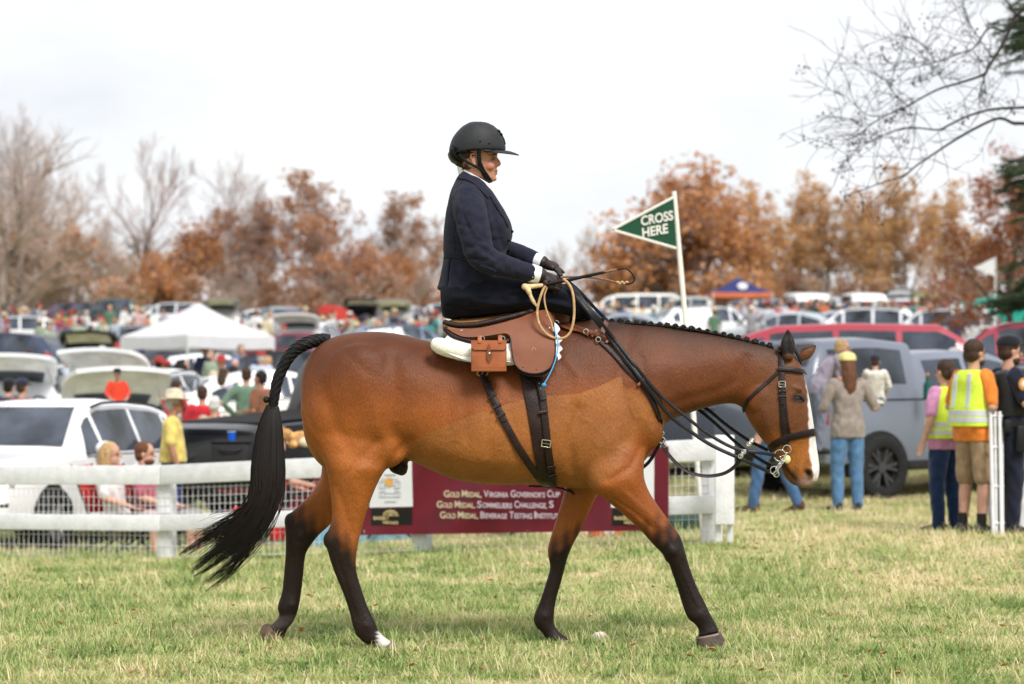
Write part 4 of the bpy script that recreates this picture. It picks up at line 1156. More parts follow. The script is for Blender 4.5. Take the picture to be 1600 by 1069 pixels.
hwid = np.interp(np.linspace(0, 1, len(flow)), [0, .12, .28, .45, .58, .72, .86, 1], [9, 20, 26, 28, 31, 36, 36, 33])
rt = np.random.default_rng(8)
strands = []
nf_ = len(flow)
clumps = [(float(np.clip(rt.normal(0, .5), -1, 1)), rt.uniform(-.9, .9), rt.normal(0, .16), rt.uniform(.62, 1.06), rt.uniform(0, 6.28), rt.uniform(1, 7)) for _ in range(34)]
for i in range(1250):
    cu_, cv_, cf_, ce_, cph, cam_ = clumps[i % 34]
    k_ = rt.normal(0, 1)
    u = float(np.clip(rt.normal(0, .46), -1, 1)); v = rt.uniform(-1, 1) * math.sqrt(max(0, 1 - min(u * u, 1)))
    end = ce_ * rt.uniform(.86, 1.03); am, fl = rt.uniform(.3, 1.2), cf_ + rt.normal(0, .035); ph = rt.uniform(0, 6.28)
    ns = 13; P = []
    for s_ in range(ns):
        t = s_ / (ns - 1) * end; fi = min(t * (nf_ - 1), nf_ - 1.001); j = int(fi); fr = fi - j
        c = flow[j].lerp(flow[j + 1], fr); tg = (flow[j + 1] - flow[j]).normalized(); nn = Vector((-tg.y, tg.x, 0))
        h = hwid[j] * (1 - fr) + hwid[j + 1] * fr
        g = float(sstep(.3, .95, t)); uu = u * (1 - g) + (cu_ + .19 * k_ * (1.15 - t)) * g
        spread = uu + fl * max(0, t - .35) * 2.0
        q = c + nn * (h * spread + am * math.sin(ph + t * 9) * (.3 + t) + cam_ * math.sin(cph + t * 6) * g)
        P.append(W(q.x, q.y, YH - .01 + (v * (1 - g) + cv_ * g) * h * .0021))
    strands.append(tube(P, [.0019] + [.0021] * 6 + [.002, .0018, .0016, .0013, .0009, .0004], 3, False))
for i in range(26):     # flyaway hairs
    t0 = rt.uniform(.5, .72); j = int(t0 * (nf_ - 1)); c = flow[j]; q = c + Vector((-rt.uniform(5, 30), rt.uniform(-6, 6), 0))
    e = q + Vector((-rt.uniform(30, 75), rt.uniform(8, 45), 0)); m_ = q.lerp(e, .5) + Vector((0, rt.uniform(-9, 12), 0))
    strands.append(tube(catmull([W(a.x, a.y, YH - .02 + .002 * i) for a in (q, m_, e)], 5), [.0009] * 10 + [.0004], 3, False))
tail_m = mk('tail_hair', (.0045, .0038, .004), .42, .5, 3, spec=.3, second=(.012, .0068, .006))
tl = obj('tail', join(*strands), tail_m, horse, world=True); tl['kind'] = 'stuff'
core = [(W(p.x, p.y, YH - .01), Vector((hwid[i] * .0021, 0, hwid[i] * .0006)), Vector((0, hwid[i] * .0014, 0))) for i, p in enumerate(flow[:int(nf_ * .5)])]
obj('tail_core', loft(core[::2], 16, 2), hair, horse, world=True)
# ---------------------------------------------------------------- leather
lea = mk('saddle_leather', (.175, .052, .023), .42, .22, 9, .06, 260, spec=.25, second=(.215, .075, .034))
lea_o = mk('case_leather', (.36, .112, .048), .45, .12, 12, .08, 220, spec=.22)
lea_d = mk('strap_leather', (.020, .0085, .0065), .40, .25, 25, .3, 160, spec=.25)
lea_b = mk('bridle_leather', (.0165, .0085, .008), .38, .2, 25, .25, 160, spec=.25)
lea_k = mk('rein_leather', (.006, .005, .0055), .38, .2, 25, .2, 160, spec=.25)
lea_p = mk('rein_lining', (.16, .085, .078), .6, .15, 25, .2, 120)
suede = mk('seat_suede', (.42, .20, .075), .85, .15, 20, .3, 120)
steel = mk('bit_steel', (.62, .60, .56), .22, .05, 20, metal=1.0)
brass = mk('brass', (.55, .42, .20), .3, .05, 20, metal=1.0)
fleece = mk('fleece', (.80, .76, .66), .95, .06, 30, .35, 160, sheen=.3)
quilt = mk('quilted_white', (.76, .76, .78), .8, .04, 20, .3, 60)
def sidey(px, py, off):
    """depth of the near side at a picture point, bridging the air above the back"""
    o = Vector((0, 0, CAMZ)); t = (W(px, py) - o).normalized()
    h = HB.ray_cast(o, t)
    y = h[0].y if h[0] is not None else 99
    g = YH - float(np.interp(py, [484, 500, 520, 545, 585, 600], [.15, .195, .235, .272, .312, .32]))
    return min(y, g) - off
def sheet(poly, off, th, step=4.0, fn=None, k=6, round_=True):
    """curved panel on the horse's side: outline in picture points, lifted off, thickness th"""
    P = [Vector((a, b)) for a, b in poly]
    if round_:
        q = catmull([Vector((a, b, 0)) for a, b in poly + poly[:1]], k)[:-1]
        P = [Vector((a.x, a.y)) for a in q]
    else:
        q = []
        for a, b in zip(P, P[1:] + P[:1]):
            m = max(1, int((b - a).length / step))
            q += [a.lerp(b, i / m) for i in range(m)]
        P = q
    arr = [(p.x, p.y) for p in P]
    x0, x1, y0, y1 = min(a for a, b in arr), max(a for a, b in arr), min(b for a, b in arr), max(b for a, b in arr)
    gp = np.array([(x, y) for x in np.arange(x0 + step / 2, x1, step) for y in np.arange(y0 + step / 2, y1, step)])
    ins = inside(gp, arr) & (segdist(gp, arr, True) > step * .5)
    pts = P + [Vector(p) for p in gp[ins]]
    n = len(P)
    v2, e2, f2, *_ = geometry.delaunay_2d_cdt(pts, [(i, (i + 1) % n) for i in range(n)], [], 1, 1e-4)
    fn = fn or (lambda x, y: sidey(x, y, off))
    A = [W(p.x, p.y, fn(p.x, p.y)) for p in v2]
    B = [a + Vector((0, th, 0)) for a in A]
    m = len(A)
    cnt = {}
    for f in f2:
        for i in range(len(f)):
            e = (f[i], f[(i + 1) % len(f)])
            cnt[e] = 1
    F = [tuple(f) for f in f2] + [tuple(m + i for i in reversed(f)) for f in f2]
    for (a, b) in cnt:
        if (b, a) not in cnt:
            F.append((b, a, m + a, m + b))
    bm = bmesh.new(); me = bpy.data.meshes.new('t'); me.from_pydata([tuple(v) for v in A + B], [], F); bm.from_mesh(me); bpy.data.meshes.remove(me)
    bmesh.ops.recalc_face_normals(bm, faces=bm.faces[:])
    return from_bm(bm)
def strap(pts, w, th=.004, off=.004, k=5, flat=False, d=YH):
    """strap lying on the horse along picture points"""
    q = catmull([Vector((a, b, 0)) for a, b in pts], k)
    PN = [onhorse(p.x, p.y, off, d) for p in q]
    P = [a for a, b in PN]; N = [b for a, b in PN]
    for _ in range(3):
        P = [P[0]] + [(P[i - 1] + P[i] * 2 + P[i + 1]) / 4 for i in range(1, len(P) - 1)] + [P[-1]]
        N = [N[0]] + [(N[i - 1] + N[i] * 2 + N[i + 1]).normalized() for i in range(1, len(N) - 1)] + [N[-1]]
    return ribbon(P, N, w, th)
def buckle(px, py, ang, w, h, m, par, off=.014, d=None, name='buckle'):
    c, nn = onhorse(px, py, off) if d is None else (W(px, py, d), Vector((0, -1, 0)))
    nn = (nn + Vector((0, -1, 0))).normalized()
    u = Vector((math.cos(R(ang)), 0, -math.sin(R(ang)))); u = (u - nn * u.dot(nn)).normalized(); v = nn.cross(u)
    q = [c + u * (a * w / 2) + v * (b * h / 2) for a, b in ((-1, -1), (1, -1), (1, 1), (-1, 1), (-1, -1))]
    pr = [tube(q[i:i + 2], .0028, 6) for i in range(4)] + [tube([q[0].lerp(q[3], .5), q[1].lerp(q[2], .5)], .002, 6)]
    return obj(name, join(*pr), m, par, world=True)
def ring(c, r, t, m, par, nrm=(0, -1, 0), name='ring', n=18):
    nrm = Vector(nrm).normalized(); a = nrm.orthogonal().normalized(); b = nrm.cross(a)
    q = [Vector(c) + a * (r * math.cos(6.2832 * i / n)) + b * (r * math.sin(6.2832 * i / n)) for i in range(n + 1)]
    return obj(name, tube(q, t, 6, False), m, par, world=True)
def stud(px, py, r, y, m, par, name='stud'):
    return obj(name, ellipsoid(W(px, py, y), (r, r * .5, r), None, 10, 6), m, par, world=True)

# ---------------------------------------------------------------- side saddle
sad = thing('side_saddle', 'brown leather side saddle with tan suede seat strapped on the bay horse', 'saddle', W(780, 540))
pad = thing('saddle_pad', 'cream fleece pad with white scalloped edge lying under the brown saddle', 'saddle pad', W(740, 550))
pc = catmull([W(*p, sidey(*p, -.01)) for p in [(684, 539), (697, 544), (716, 549), (736, 553), (760, 556), (782, 558), (798, 558)]], 6)
rr_ = np.random.default_rng(2)
Vp, Fp = capsule(pc, [.038, .041, .043] + [.043] * (len(pc) - 3), 20)
Vp = [tuple(Vector(v) + Vector(rr_.normal(0, .0008, 3))) for v in Vp]
pv, pf, pe_ = remesh((Vp, Fp), .008, 2)
pv = pv + vnormals(pv, pf) * (rr_.normal(0, .0007, len(pv)))[:, None]
obj('fleece_roll', (pv.tolist(), pf), fleece, pad, world=True)
obj('fleece_roll', loft([(W(690, 545, YH) + Vector((0, .20 * s, 0)), Vector((0, 0, .02)), Vector((.03, 0, 0))) for s in (-1, -.5, 0, .5, 1)], 16), fleece, pad, world=True)
sc_ = [(862, 505), (868, 505), (875, 514), (871, 522), (879, 530), (874, 537), (879, 545), (874, 551), (877, 558), (870, 564), (862, 566), (858, 540)]
obj('scalloped_edge', sheet(sc_, .010, .008), quilt, pad, world=True)
obj('panel', sheet([(700, 523), (740, 532), (800, 534), (806, 566), (790, 565), (740, 566), (690, 545)], .022, .012), quilt, pad, world=True)
# seat: loft from cantle to pommel
seat_s = []
for (px, top, bot, hw) in ((697, 503, 524, .14), (706, 500, 530, .19), (730, 498.5, 535, .205), (765, 495, 535, .205), (800, 490, 533, .185), (830, 486, 530, .165), (850, 484, 525, .15), (862, 489, 520, .12), (868, 497, 513, .06)):
    a, b = W(px, top), W(px, bot)
    seat_s.append(((a + b) / 2, (a - b) / 2, Vector((0, hw, 0)), 2.6, .15))
obj('seat', loft(seat_s, 32, 4), suede, sad, world=True)
fy = lambda px, py: sidey(px, py, .045)
flap = [(697, 512.5), (715, 514), (745, 513), (775, 507), (805, 499), (828, 490), (843, 485), (855, 485), (861, 492), (865, 505), (867, 530), (867.5, 552), (862, 571), (852, 580), (840, 583.5), (826, 583), (812, 577), (803, 565), (799.5, 545), (797.5, 528), (794, 522.5), (785, 521), (756, 525.5), (727, 526.5), (711, 521)]
obj('flap', sheet(flap, .045, .012, 4), lea, sad, world=True)
for pts, rad, m in (([(696, 504.5), (716, 508.5), (745, 507), (775, 501), (805, 493.5), (830, 487)], .020, lea_d), ([(696, 514), (706, 524), (722, 530), (740, 534), (768, 535), (794, 533)], .017, lea_d), ([(694, 510), (700, 519), (716, 527)], .012, lea)):
    q = catmull([W(*p, sidey(*p, .022)) for p in pts], 5)
    obj('roll', capsule(q, rad * .78, 12), m, sad, world=True)
edge = catmull([Vector((a, b, 0)) for a, b in flap[9:20]], 4)
obj('piping', tube([W(p.x, p.y, sidey(p.x, p.y, .046)) for p in edge], .0035, 6), lea_d, sad, world=True)
obj('mark', tube([W(831.5, 548, fy(831.5, 548) - .0012), W(833.5, 542.5, fy(833, 543) - .0012), W(837.5, 547, fy(837, 547) - .0012)], .0022, 5), mk('mark_tan', (.5, .28, .14), .6), sad, world=True)
for px, py in ((721, 517), (854.5, 493), (858.5, 513), (817, 574), (838, 577.5)):
    stud(px, py, .006 if py < 520 else .0028, fy(px, py) - .002, steel if py < 520 else lea_d, sad)
# underflap, billets and girth
obj('underflap', sheet([(803, 560), (868, 555), (864, 578), (850, 588), (826, 588), (808, 578)], .026, .008), lea_d, sad, world=True)
obj('girth', strap([(822, 575), (827, 600), (834.5, 636), (843, 690), (851, 735), (857, 754), (860, 764)], .078, .012, .006), lea_d, sad, world=True)
obj('girth_strap', strap([(839.5, 578), (842.5, 600), (847, 622), (851, 660), (856, 705), (862, 738), (865.5, 757)], .036, .007, .018), lea_d, sad, world=True)
obj('billet', strap([(838.5, 583), (840.5, 590), (844, 606), (847, 622), (848, 626)], .034, .006, .026), lea_b, sad, world=True)
for px, py in ((840.5, 591), (842.5, 599), (844.5, 607)): stud(px, py, .003, onhorse(px, py, .032)[0].y, steel, sad)
buckle(851.5, 692, 8, .044, .034, steel, sad, .026)
for px, py in ((846.5, 645), (860.5, 726), (862.5, 738)):
    obj('keeper', strap([(px - 6.5, py + 1), (px, py), (px + 6.5, py - 1)], .016, .005, .027), lea_b, sad, world=True)
obj('keeper', strap([(819, 589), (823, 597), (829, 597), (831, 590)], .012, .004, .016), lea_b, sad, world=True)
obj('keeper', strap([(833, 590), (836, 597), (842, 596)], .012, .004, .016), lea_b, sad, world=True)
bal = [(752.5, 583), (755, 590), (763, 607), (772, 626), (784.5, 653), (796, 675), (808, 696), (820, 714), (832, 732), (846, 750), (858, 762)]
obj('balance_strap', strap(bal, .038, .007, .008), lea_d, sad, world=True)
obj('balance_billet', strap(bal[:5] + [(787, 659)], .032, .006, .016), lea_b, sad, world=True)
buckle(754, 586, -62, .042, .044, brass, sad, .02)
for px, py in ((761.5, 603), (769.5, 621), (776, 636), (783, 650)):
    obj('keeper', strap([(px - 6, py + 3), (px, py), (px + 6, py - 3)], .014, .003, .021), lea_d, sad, world=True)
for px, py in ((759, 596), (765.5, 611), (773, 630), (779, 643)): stud(px, py, .0026, onhorse(px, py, .022)[0].y, mk('hole', (.004, .003, .003), .8), sad)
knot_pts = [(826, 757), (833, 761), (845, 758), (856, 764), (868, 768), (880, 765), (893, 768), (897, 773)]
obj('tie_strap', tube([onhorse(*p, .010)[0] for p in [(q.x, q.y) for q in catmull([Vector((a, b, 0)) for a, b in knot_pts], 4)]], .0055, 6), lea_k, sad, world=True)
# pommel horns hidden under the apron on the far side
obj('pommel', capsule(catmull([W(850, 490, YH + .02), W(855, 470, YH + .06), W(848, 452, YH + .12)], 4), [.03] * 4 + [.026] * 5, 12), lea, sad, world=True)
# blue cord hanging from the saddle dee
obj('cord', tube(catmull([W(x, y, sidey(x, y, .062)) for x, y in ((866, 510), (867.5, 519), (871, 530), (872, 541), (868.5, 560), (862, 578), (855, 592), (850, 600))], 6), .0032, 6), mk('cord_blue', (.10, .34, .60), .6, .1), sad, world=True)
obj('cord_tag', ellipsoid(W(850, 601.5, sidey(850, 600, .066)), (.012, .006, .010), None, 10, 7), mk('tag_blue', (.04, .30, .62), .5), sad, world=True)

# leather case hanging from the saddle
cs = thing('leather_case', 'small tan leather sandwich case with strap closure hanging from the saddle', 'case', W(764, 557))
yb = sidey(764, 575, .028)
cx0, cx1, ct, cb_ = W(736.5, 0, yb).x, W(791.5, 0, yb).x, W(0, 533, yb).z, W(0, 581, yb).z
obj('box', box((cx0 + cx1) / 2, yb - .035, (ct + cb_) / 2, cx1 - cx0, .07, ct - cb_, .006), lea_o, cs, world=True)
yf = yb - .0745
obj('flap', sheet([(736, 532), (791.5, 532), (791.5, 542), (790, 545.5), (786, 547), (742, 547), (738, 545.5), (736, 542)], 0, .006, 4, lambda x, y: yf, round_=False), lea_o, cs, world=True)
obj('seam', tube([W(x, y, yf - .001) for x, y in ((736.5, 542), (738.5, 546), (742, 547.2), (786, 547.2), (790, 546), (791.3, 542))], .0016, 5), lea_d, cs, world=True)
obj('closure_strap', sheet([(764, 537), (766, 542), (766, 547), (769, 553), (768.5, 559), (765, 566), (761, 560), (760.5, 553), (761.5, 547), (761.5, 541)], 0, .005, 3, lambda x, y: yf - .006), lea, cs, world=True)
stud(764.5, 552.5, .0062, yf - .008, steel, cs)
obj('edging', tube([W(x, y, yb - .069) for x, y in ((737, 548), (737, 575), (791, 575), (791, 548))], .0018, 5), lea, cs, world=True)
for px in (749.5, 781.5):
    obj('hanger', ribbon(catmull([W(px, y, yf + o) for y, o in ((536, -.002), (530, .0), (526, .03), (524, .06))], 3), Vector((0, -1, 0)), .020, .004), lea_o, cs, world=True)
    ring(W(px + 4, 529, yf + .012), .011, .0022, steel, cs)

# ---------------------------------------------------------------- breastplate
bpz = thing('breastplate', 'brown leather breastplate strapped round the chest of the horse', 'harness', W(1000, 610))
obj('shoulder_strap', strap([(869, 504), (885, 508), (905, 515), (925, 522), (945, 530), (963, 538)], .026, .006, .010), lea, bpz, world=True)
obj('shoulder_strap', strap([(872, 510), (890, 517), (906, 519), (920, 526)], .020, .005, .016), lea, bpz, world=True)
obj('chest_strap', strap([(938, 534), (955, 550), (975, 572), (994, 592), (1006, 604), (1018, 625), (1026, 643), (1030, 658)], .026, .006, .008), lea_b, bpz, world=True)
for px, py in ((915, 522), (934, 534), (870, 506)): ring(onhorse(px, py, .022)[0], .012, .003, steel, bpz)
for px, py in ((999, 598), (928, 524), (950, 533)):
    obj('keeper', strap([(px - 4, py + 5), (px, py), (px + 4, py - 5)], .014, .005, .018), lea, bpz, world=True)
q = [onhorse(1030, 655, .012)[0], W(1033, 668, YH - .10), W(1033, 683, YH - .09), W(1026, 703, YH - .09), W(1012, 724, YH - .08), W(993, 738, YH - .07), W(975, 752, YH - .04)]
obj('martingale_strap', ribbon(catmull(q, 5), Vector((-.5, -.8, 0)).normalized(), .018, .004), lea_k, bpz, world=True)
ring(W(1033, 677, YH - .095), .014, .003, steel, bpz)

# ---------------------------------------------------------------- bridle
br = thing('bridle', 'dark brown double bridle with silver bit on the head of the bay horse', 'bridle', W(1222, 640))
obj('cheekpiece', strap([(1220, 546), (1220.5, 560), (1221.5, 580), (1221.5, 615), (1223, 655), (1226, 680), (1229, 696)], .029, .006, .006), lea_b, br, world=True)
obj('noseband_hanger', strap([(1224, 600), (1227, 640), (1230.5, 665), (1233.5, 679)], .017, .005, .005), lea_b, br, world=True)
obj('browband', strap([(1214.5, 577), (1222, 577.5), (1235, 578.5), (1248, 580.5), (1260, 582)], .024, .006, .014), lea_b, br, world=True)
obj('throatlatch', strap([(1215, 583), (1203, 594), (1186, 609), (1172, 622), (1164, 634), (1161, 644)], .018, .005, .006), lea_b, br, world=True)
obj('noseband', strap([(1200, 707), (1207, 697), (1220, 688), (1234, 682.5), (1255, 678), (1266, 676), (1273.5, 675)], .037, .007, .008), lea_b, br, world=True)
buckle(1221.5, 601, 0, .032, .028, steel, br, .014)
for px, py in ((1221.8, 620), (1222, 612)):
    obj('keeper', strap([(px - 6, py), (px, py), (px + 6, py)], .012, .004, .014), lea_b, br, world=True)
obj('cheek_tip', strap([(1221.6, 601), (1221.8, 615), (1222.5, 628), (1222.8, 632)], .025, .004, .013), lea_b, br, world=True)
# far cheek, crown over the poll
cr_ = [onhorse(1220, 546, .006)[0], W(1221, 541, YH - .04), W(1222, 539.5, YH), W(1221, 541, YH + .04), W(1221, 552, YH + .09), W(1222, 600, YH + .112)]
obj('crownpiece', ribbon(catmull(cr_, 5), [Vector((0, -.9 + 1.8 * i / 25, .6)).normalized() for i in range(26)], .029, .006), lea_b, br, world=True)
bitc = onhorse(1229, 704, .012)[0]
yb2 = bitc.y - .012
for px, py, r in ((1229.5, 702, .021), (1219, 712, .030), (1210, 735, .021), (1213, 741, .014), (1224, 716, .014)):
    ring(W(px, py, yb2 + .002 * (r * 100 % 3)), r, .0036, steel, br, name='bit_ring')
obj('bit_shank', capsule(catmull([W(1229, 708, yb2), W(1224, 718, yb2), W(1218, 729, yb2), W(1212, 737, yb2)], 4), .0058, 8), steel, br, world=True)
obj('mouthpiece', capsule([W(1219, 714, yb2), W(1230, 716, YH - .02), W(1230, 716, YH + .05)], .006, 8), steel, br, world=True)
links = [ring(W(1224 - 2.4 * i, 719 + 3.4 * i, yb2 - .006), .0085, .0028, steel, br, nrm=(.6 * (-1) ** i, -1, .3), name='curb_link') for i in range(5)]
obj('bit_guard', ellipsoid(W(1230, 718, yb2 + .004), (.018, .012, .022), None, 12, 8), mk('bit_guard', (.62, .60, .28), .5), br, world=True)
# reins: two on the near side, two on the far side, from the hands to the bit
def rein(pts, m, w=.021, nrm=(0.1, -1, .25), name='rein'):
    P = catmull([W(x, y, d) for x, y, d in pts], 6)
    return obj(name, ribbon(P, Vector(nrm).normalized(), w, .004), m, br, world=True)
ds = lambda x, y: onhorse(x, y, .03)[0].y
rein([(884, 443, YH - .12), (900, 463, YH - .17), (925, 494, YH - .2), (955, 532, ds(955, 532)), (985, 570, ds(985, 570)), (1006, 598, ds(1000, 596)), (1045, 648, YH - .17), (1080, 675, YH - .15), (1114, 697, YH - .14), (1160, 718, YH - .13), (1203, 738, yb2)], lea_k, .019)
rein([(888, 443, YH - .12), (904, 462, YH - .16), (930, 493, YH - .19), (960, 530, ds(960, 530) - .008), (990, 568, ds(990, 568) - .008), (1012, 596, YH - .18), (1040, 625, YH - .17), (1069, 649, YH - .16), (1108, 679, YH - .15), (1149, 701, YH - .14), (1185, 707, YH - .13), (1213, 712, yb2)], lea_k, .017)
rein([(888, 440, YH - .02), (905, 455, YH + .02), (930, 482, YH + .08), (951, 503, YH + .12), (990, 540, YH + .2), (1050, 600, YH + .18), (1102, 637, YH + .14), (1135, 664, YH + .13), (1168, 687, YH + .12), (1200, 704, YH + .09)], lea_k, .017)
rein([(886, 441, YH - .03), (902, 458, YH + .01), (925, 486, YH + .06), (944, 507, YH + .1), (985, 545, YH + .21), (1050, 606, YH + .19), (1110, 655, YH + .15), (1160, 700, YH + .12), (1204, 728, YH + .08)], lea_k, .017)
rein([(948, 503, YH - .14), (945, 510, YH - .16), (941, 519, YH - .18)], lea_p, .030, (.6, -.8, 0), 'rein_lining')
rein([(1031, 684, YH - .09), (1037, 698, YH - .1), (1045, 711, YH - .1), (1069, 734, YH - .1), (1099, 743.5, YH - .1), (1129, 740.5, YH - .1), (1149, 728, YH - .11), (1160, 711, YH - .12)], lea_b, .020, (.1, -.75, .65), 'rein_loop')
for px, py in ((1157, 713), (1162, 706), (1170, 694), (1175, 688)):
    ring(W(px, py, YH - .155), .011, .0034, steel, br, name='clip_ring')
obj('clip', capsule([W(1158, 713, YH - .15), W(1164, 704, YH - .15)], .008, 8), steel, br, world=True)
obj('clip', capsule([W(1168, 697, YH - .14), W(1176, 687, YH - .12)], .008, 8), steel, br, world=True)
ring(W(1034, 688, YH - .1), .016, .0034, steel, br); ring(W(1037, 695, YH - .1), .013, .003, steel, br)
# ---------------------------------------------------------------- the rider
skin = mk('skin', (.52, .235, .165), .5, .10, 18, .15, 90, spec=.3, second=(.60, .30, .22))
navy = mk('navy_wool', (.0125, .0132, .026), .85, .22, 30, .35, 240, spec=.15, sheen=.05, second=(.020, .021, .037))
navy_d = mk('apron_wool', (.0075, .0082, .0145), .85, .2, 12, .3, 200, sheen=.03, spec=.12)
white_cl = mk('white_shirt', (.78, .78, .80), .8, .03, 20, .2, 80)
helm = mk('helmet_matt', (.019, .020, .023), .55, .12, 60, .2, 300, spec=.3)
helm_t = mk('helmet_trim', (.006, .006, .007), .4, .1, 40)
glove_m = mk('glove_leather', (.014, .0075, .0075), .38, .35, 30, .5, 90  , spec=.3, second=(.034, .017, .015))
brown_hair = mk('brown_hair', (.05, .022, .012), .5, .3, 60, .5, 200)
rider = thing('rider', 'woman in navy riding coat and black helmet seated on the bay horse holding reins', 'person', W(760, 495))
def px2(px, py, o=0.0): return W(px, py, YH + o)
# --- body: head, neck, torso, hips and legs (right leg over the pommel, both on the far side), one surface
hs = []
for (y, xb, xf_, hw, e) in ((205, 722, 768, .045, 2), (213, 712, 775, .066, 2.1), (224, 709, 778, .075, 2.1), (236, 708.5, 778.5, .077, 2.1), (244, 709, 777, .077, 2.1), (249, 711, 775.5, .075, 2.15), (255, 714, 776.3, .073, 2.2), (261, 718, 776.5, .070, 2.2),
                         (267, 725, 776, .064, 2.2), (273, 733, 775, .056, 2.1), (279, 742, 774, .046, 2.1), (284, 752, 771, .031, 2)):
    a, b = px2(xb, y), px2(xf_, y); hs.append(((a + b) / 2, (b - a) / 2, Vector((0, hw, 0)), e, .22 if y > 245 else .12))
head_v = loft(hs, 30, 3)
nose = loft([(px2(775.5, 246.5), Vector((.006, 0, .001)), Vector((0, .009, 0))), (px2(777.8, 251), Vector((.011, 0, .001)), Vector((0, .011, 0))), (px2(778.9, 255.5), Vector((.012, 0, .003)), Vector((0, .014, 0))), (px2(779.6, 258.0), Vector((.0115, 0, .004)), Vector((0, .0145, 0))), (px2(777, 260.8), Vector((.010, 0, .002)), Vector((0, .014, 0)))], 14, 3)
lips = [ellipsoid(px2(775.6, 267.2), (.0095, .020, .0048)), ellipsoid(px2(775.4, 271.0), (.0095, .018, .0056)), ellipsoid(px2(772.4, 279.5), (.0135, .018, .013))]
brow = [capsule([px2(775.2, 243, s * .014), px2(774.5, 242, s * .030), px2(771, 243.5, s * .052)], .007, 8) for s in (-1, 1)]
chk = [ellipsoid(px2(764, 259, s * .047), (.030, .018, .024)) for s in (-1, 1)]
neck = capsule([px2(740, 262), px2(738, 283), px2(735, 305)], [.056, .054, .062], 18)
legs = [capsule(catmull([px2(725, 465, .10), px2(800, 462, .14), px2(880, 462, .16)], 3), [.085] * 4 + [.07] * 3, 14), capsule([px2(880, 464, .17), px2(868, 520, .24), px2(852, 580, .29)], [.06, .058, .045], 14),
        capsule(catmull([px2(720, 470, .12), px2(770, 490, .27), px2(815, 520, .36)], 3), [.09] * 4 + [.07] * 3, 14), capsule([px2(815, 520, .37), px2(800, 590, .38), px2(785, 655, .36)], [.06, .058, .045], 14)]
torso_b = loft([(px2(730, 310), Vector((.05, 0, .0)), Vector((0, .14, 0))), (px2(740, 350), Vector((.13, 0, 0)), Vector((0, .16, 0))), (px2(742, 395), Vector((.13, 0, 0)), Vector((0, .15, 0))), (px2(728, 440), Vector((.12, 0, 0)), Vector((0, .17, 0))), (px2(724, 480), Vector((.08, 0, 0)), Vector((0, .14, 0)))], 24)
bv, bf, be = remesh(join(head_v, nose, neck, torso_b, *lips, *brow, *chk, *legs), .0045, 4, 3)
bp_ = pxof(bv); bn = vnormals(bv, bf)
dsp = np.zeros(len(bv)); yy = np.abs(bv[:, 1] - YH)
dsp -= .0045 * np.exp(-((bp_[:, 1] - 269) / 1.0) ** 2) * (yy < .024) * (bp_[:, 0] > 768)                 # mouth line
dsp -= .009 * np.exp(-((bp_[:, 0] - 771.2) / 4) ** 2 - ((bp_[:, 1] - 247.8) / 2.4) ** 2) * (yy > .015)         # eye sockets
dsp -= .003 * np.exp(-(segdist(bp_, [(776, 260), (773, 263), (771, 268)]) / 1.2) ** 2) * (yy > .012)
bv = bv + bn * dsp[:, None]
body = obj('body', (bv.tolist(), bf), skin, rider, world=True)
def skin_paint():
    """flushed cheeks and lips"""
    m = bpy.data.materials.new('rider_skin'); m.use_nodes = True
    n, l = m.node_tree.nodes, m.node_tree.links; b = n['Principled BSDF']; b.inputs['Roughness'].default_value = .5
    at = n.new('ShaderNodeAttribute'); at.attribute_name = 'tone'; l.new(at.outputs['Color'], b.inputs['Base Color'])
    sn = n.new('ShaderNodeTexNoise'); sn.inputs['Scale'].default_value = 260; sb_ = n.new('ShaderNodeBump'); sb_.inputs['Strength'].default_value = .25; sb_.inputs['Distance'].default_value = .003; l.new(sn.outputs['Fac'], sb_.inputs['Height']); l.new(sb_.outputs[0], b.inputs['Normal'])
    b.inputs['Specular IOR Level'].default_value = .3; b.inputs['Subsurface Weight'].default_value = .15; b.inputs['Subsurface Radius'].default_value = (.01, .004, .002)
    return m
tone = np.ones((len(bv), 4)); tone[:, :3] = (.50, .25, .17)
def tn(w, c):
    w = np.clip(w, 0, 1)[:, None]; tone[:, :3] = tone[:, :3] * (1 - w) + np.array(c) * w
x_, y_ = bp_[:, 0], bp_[:, 1]
tn(.8 * np.exp(-(np.hypot((x_ - 763) / 10, (y_ - 259) / 8)) ** 2), (.52, .18, .13)); tn(.6 * np.exp(-(np.hypot(x_ - 783, y_ - 257) / 4) ** 2), (.50, .17, .12))
tn(.75 * np.exp(-(np.hypot((x_ - 776) / 3.2, (y_ - 269) / 2.9)) ** 4) * (yy < .024), (.36, .10, .09))
tn(.75 * np.exp(-((y_ - 242.6) / 1.3) ** 2) * (x_ > 762) * (x_ < 776) * (yy > .012), (.12, .055, .03))
tn(.5 * np.exp(-(np.hypot((x_ - 771) / 4.5, (y_ - 248) / 2)) ** 2) * (yy > .012), (.25, .10, .07))
body.data.materials[0] = skin_paint()
ta = body.data.attributes.new('tone', 'FLOAT_COLOR', 'POINT'); ta.data.foreach_set('color', tone.ravel())
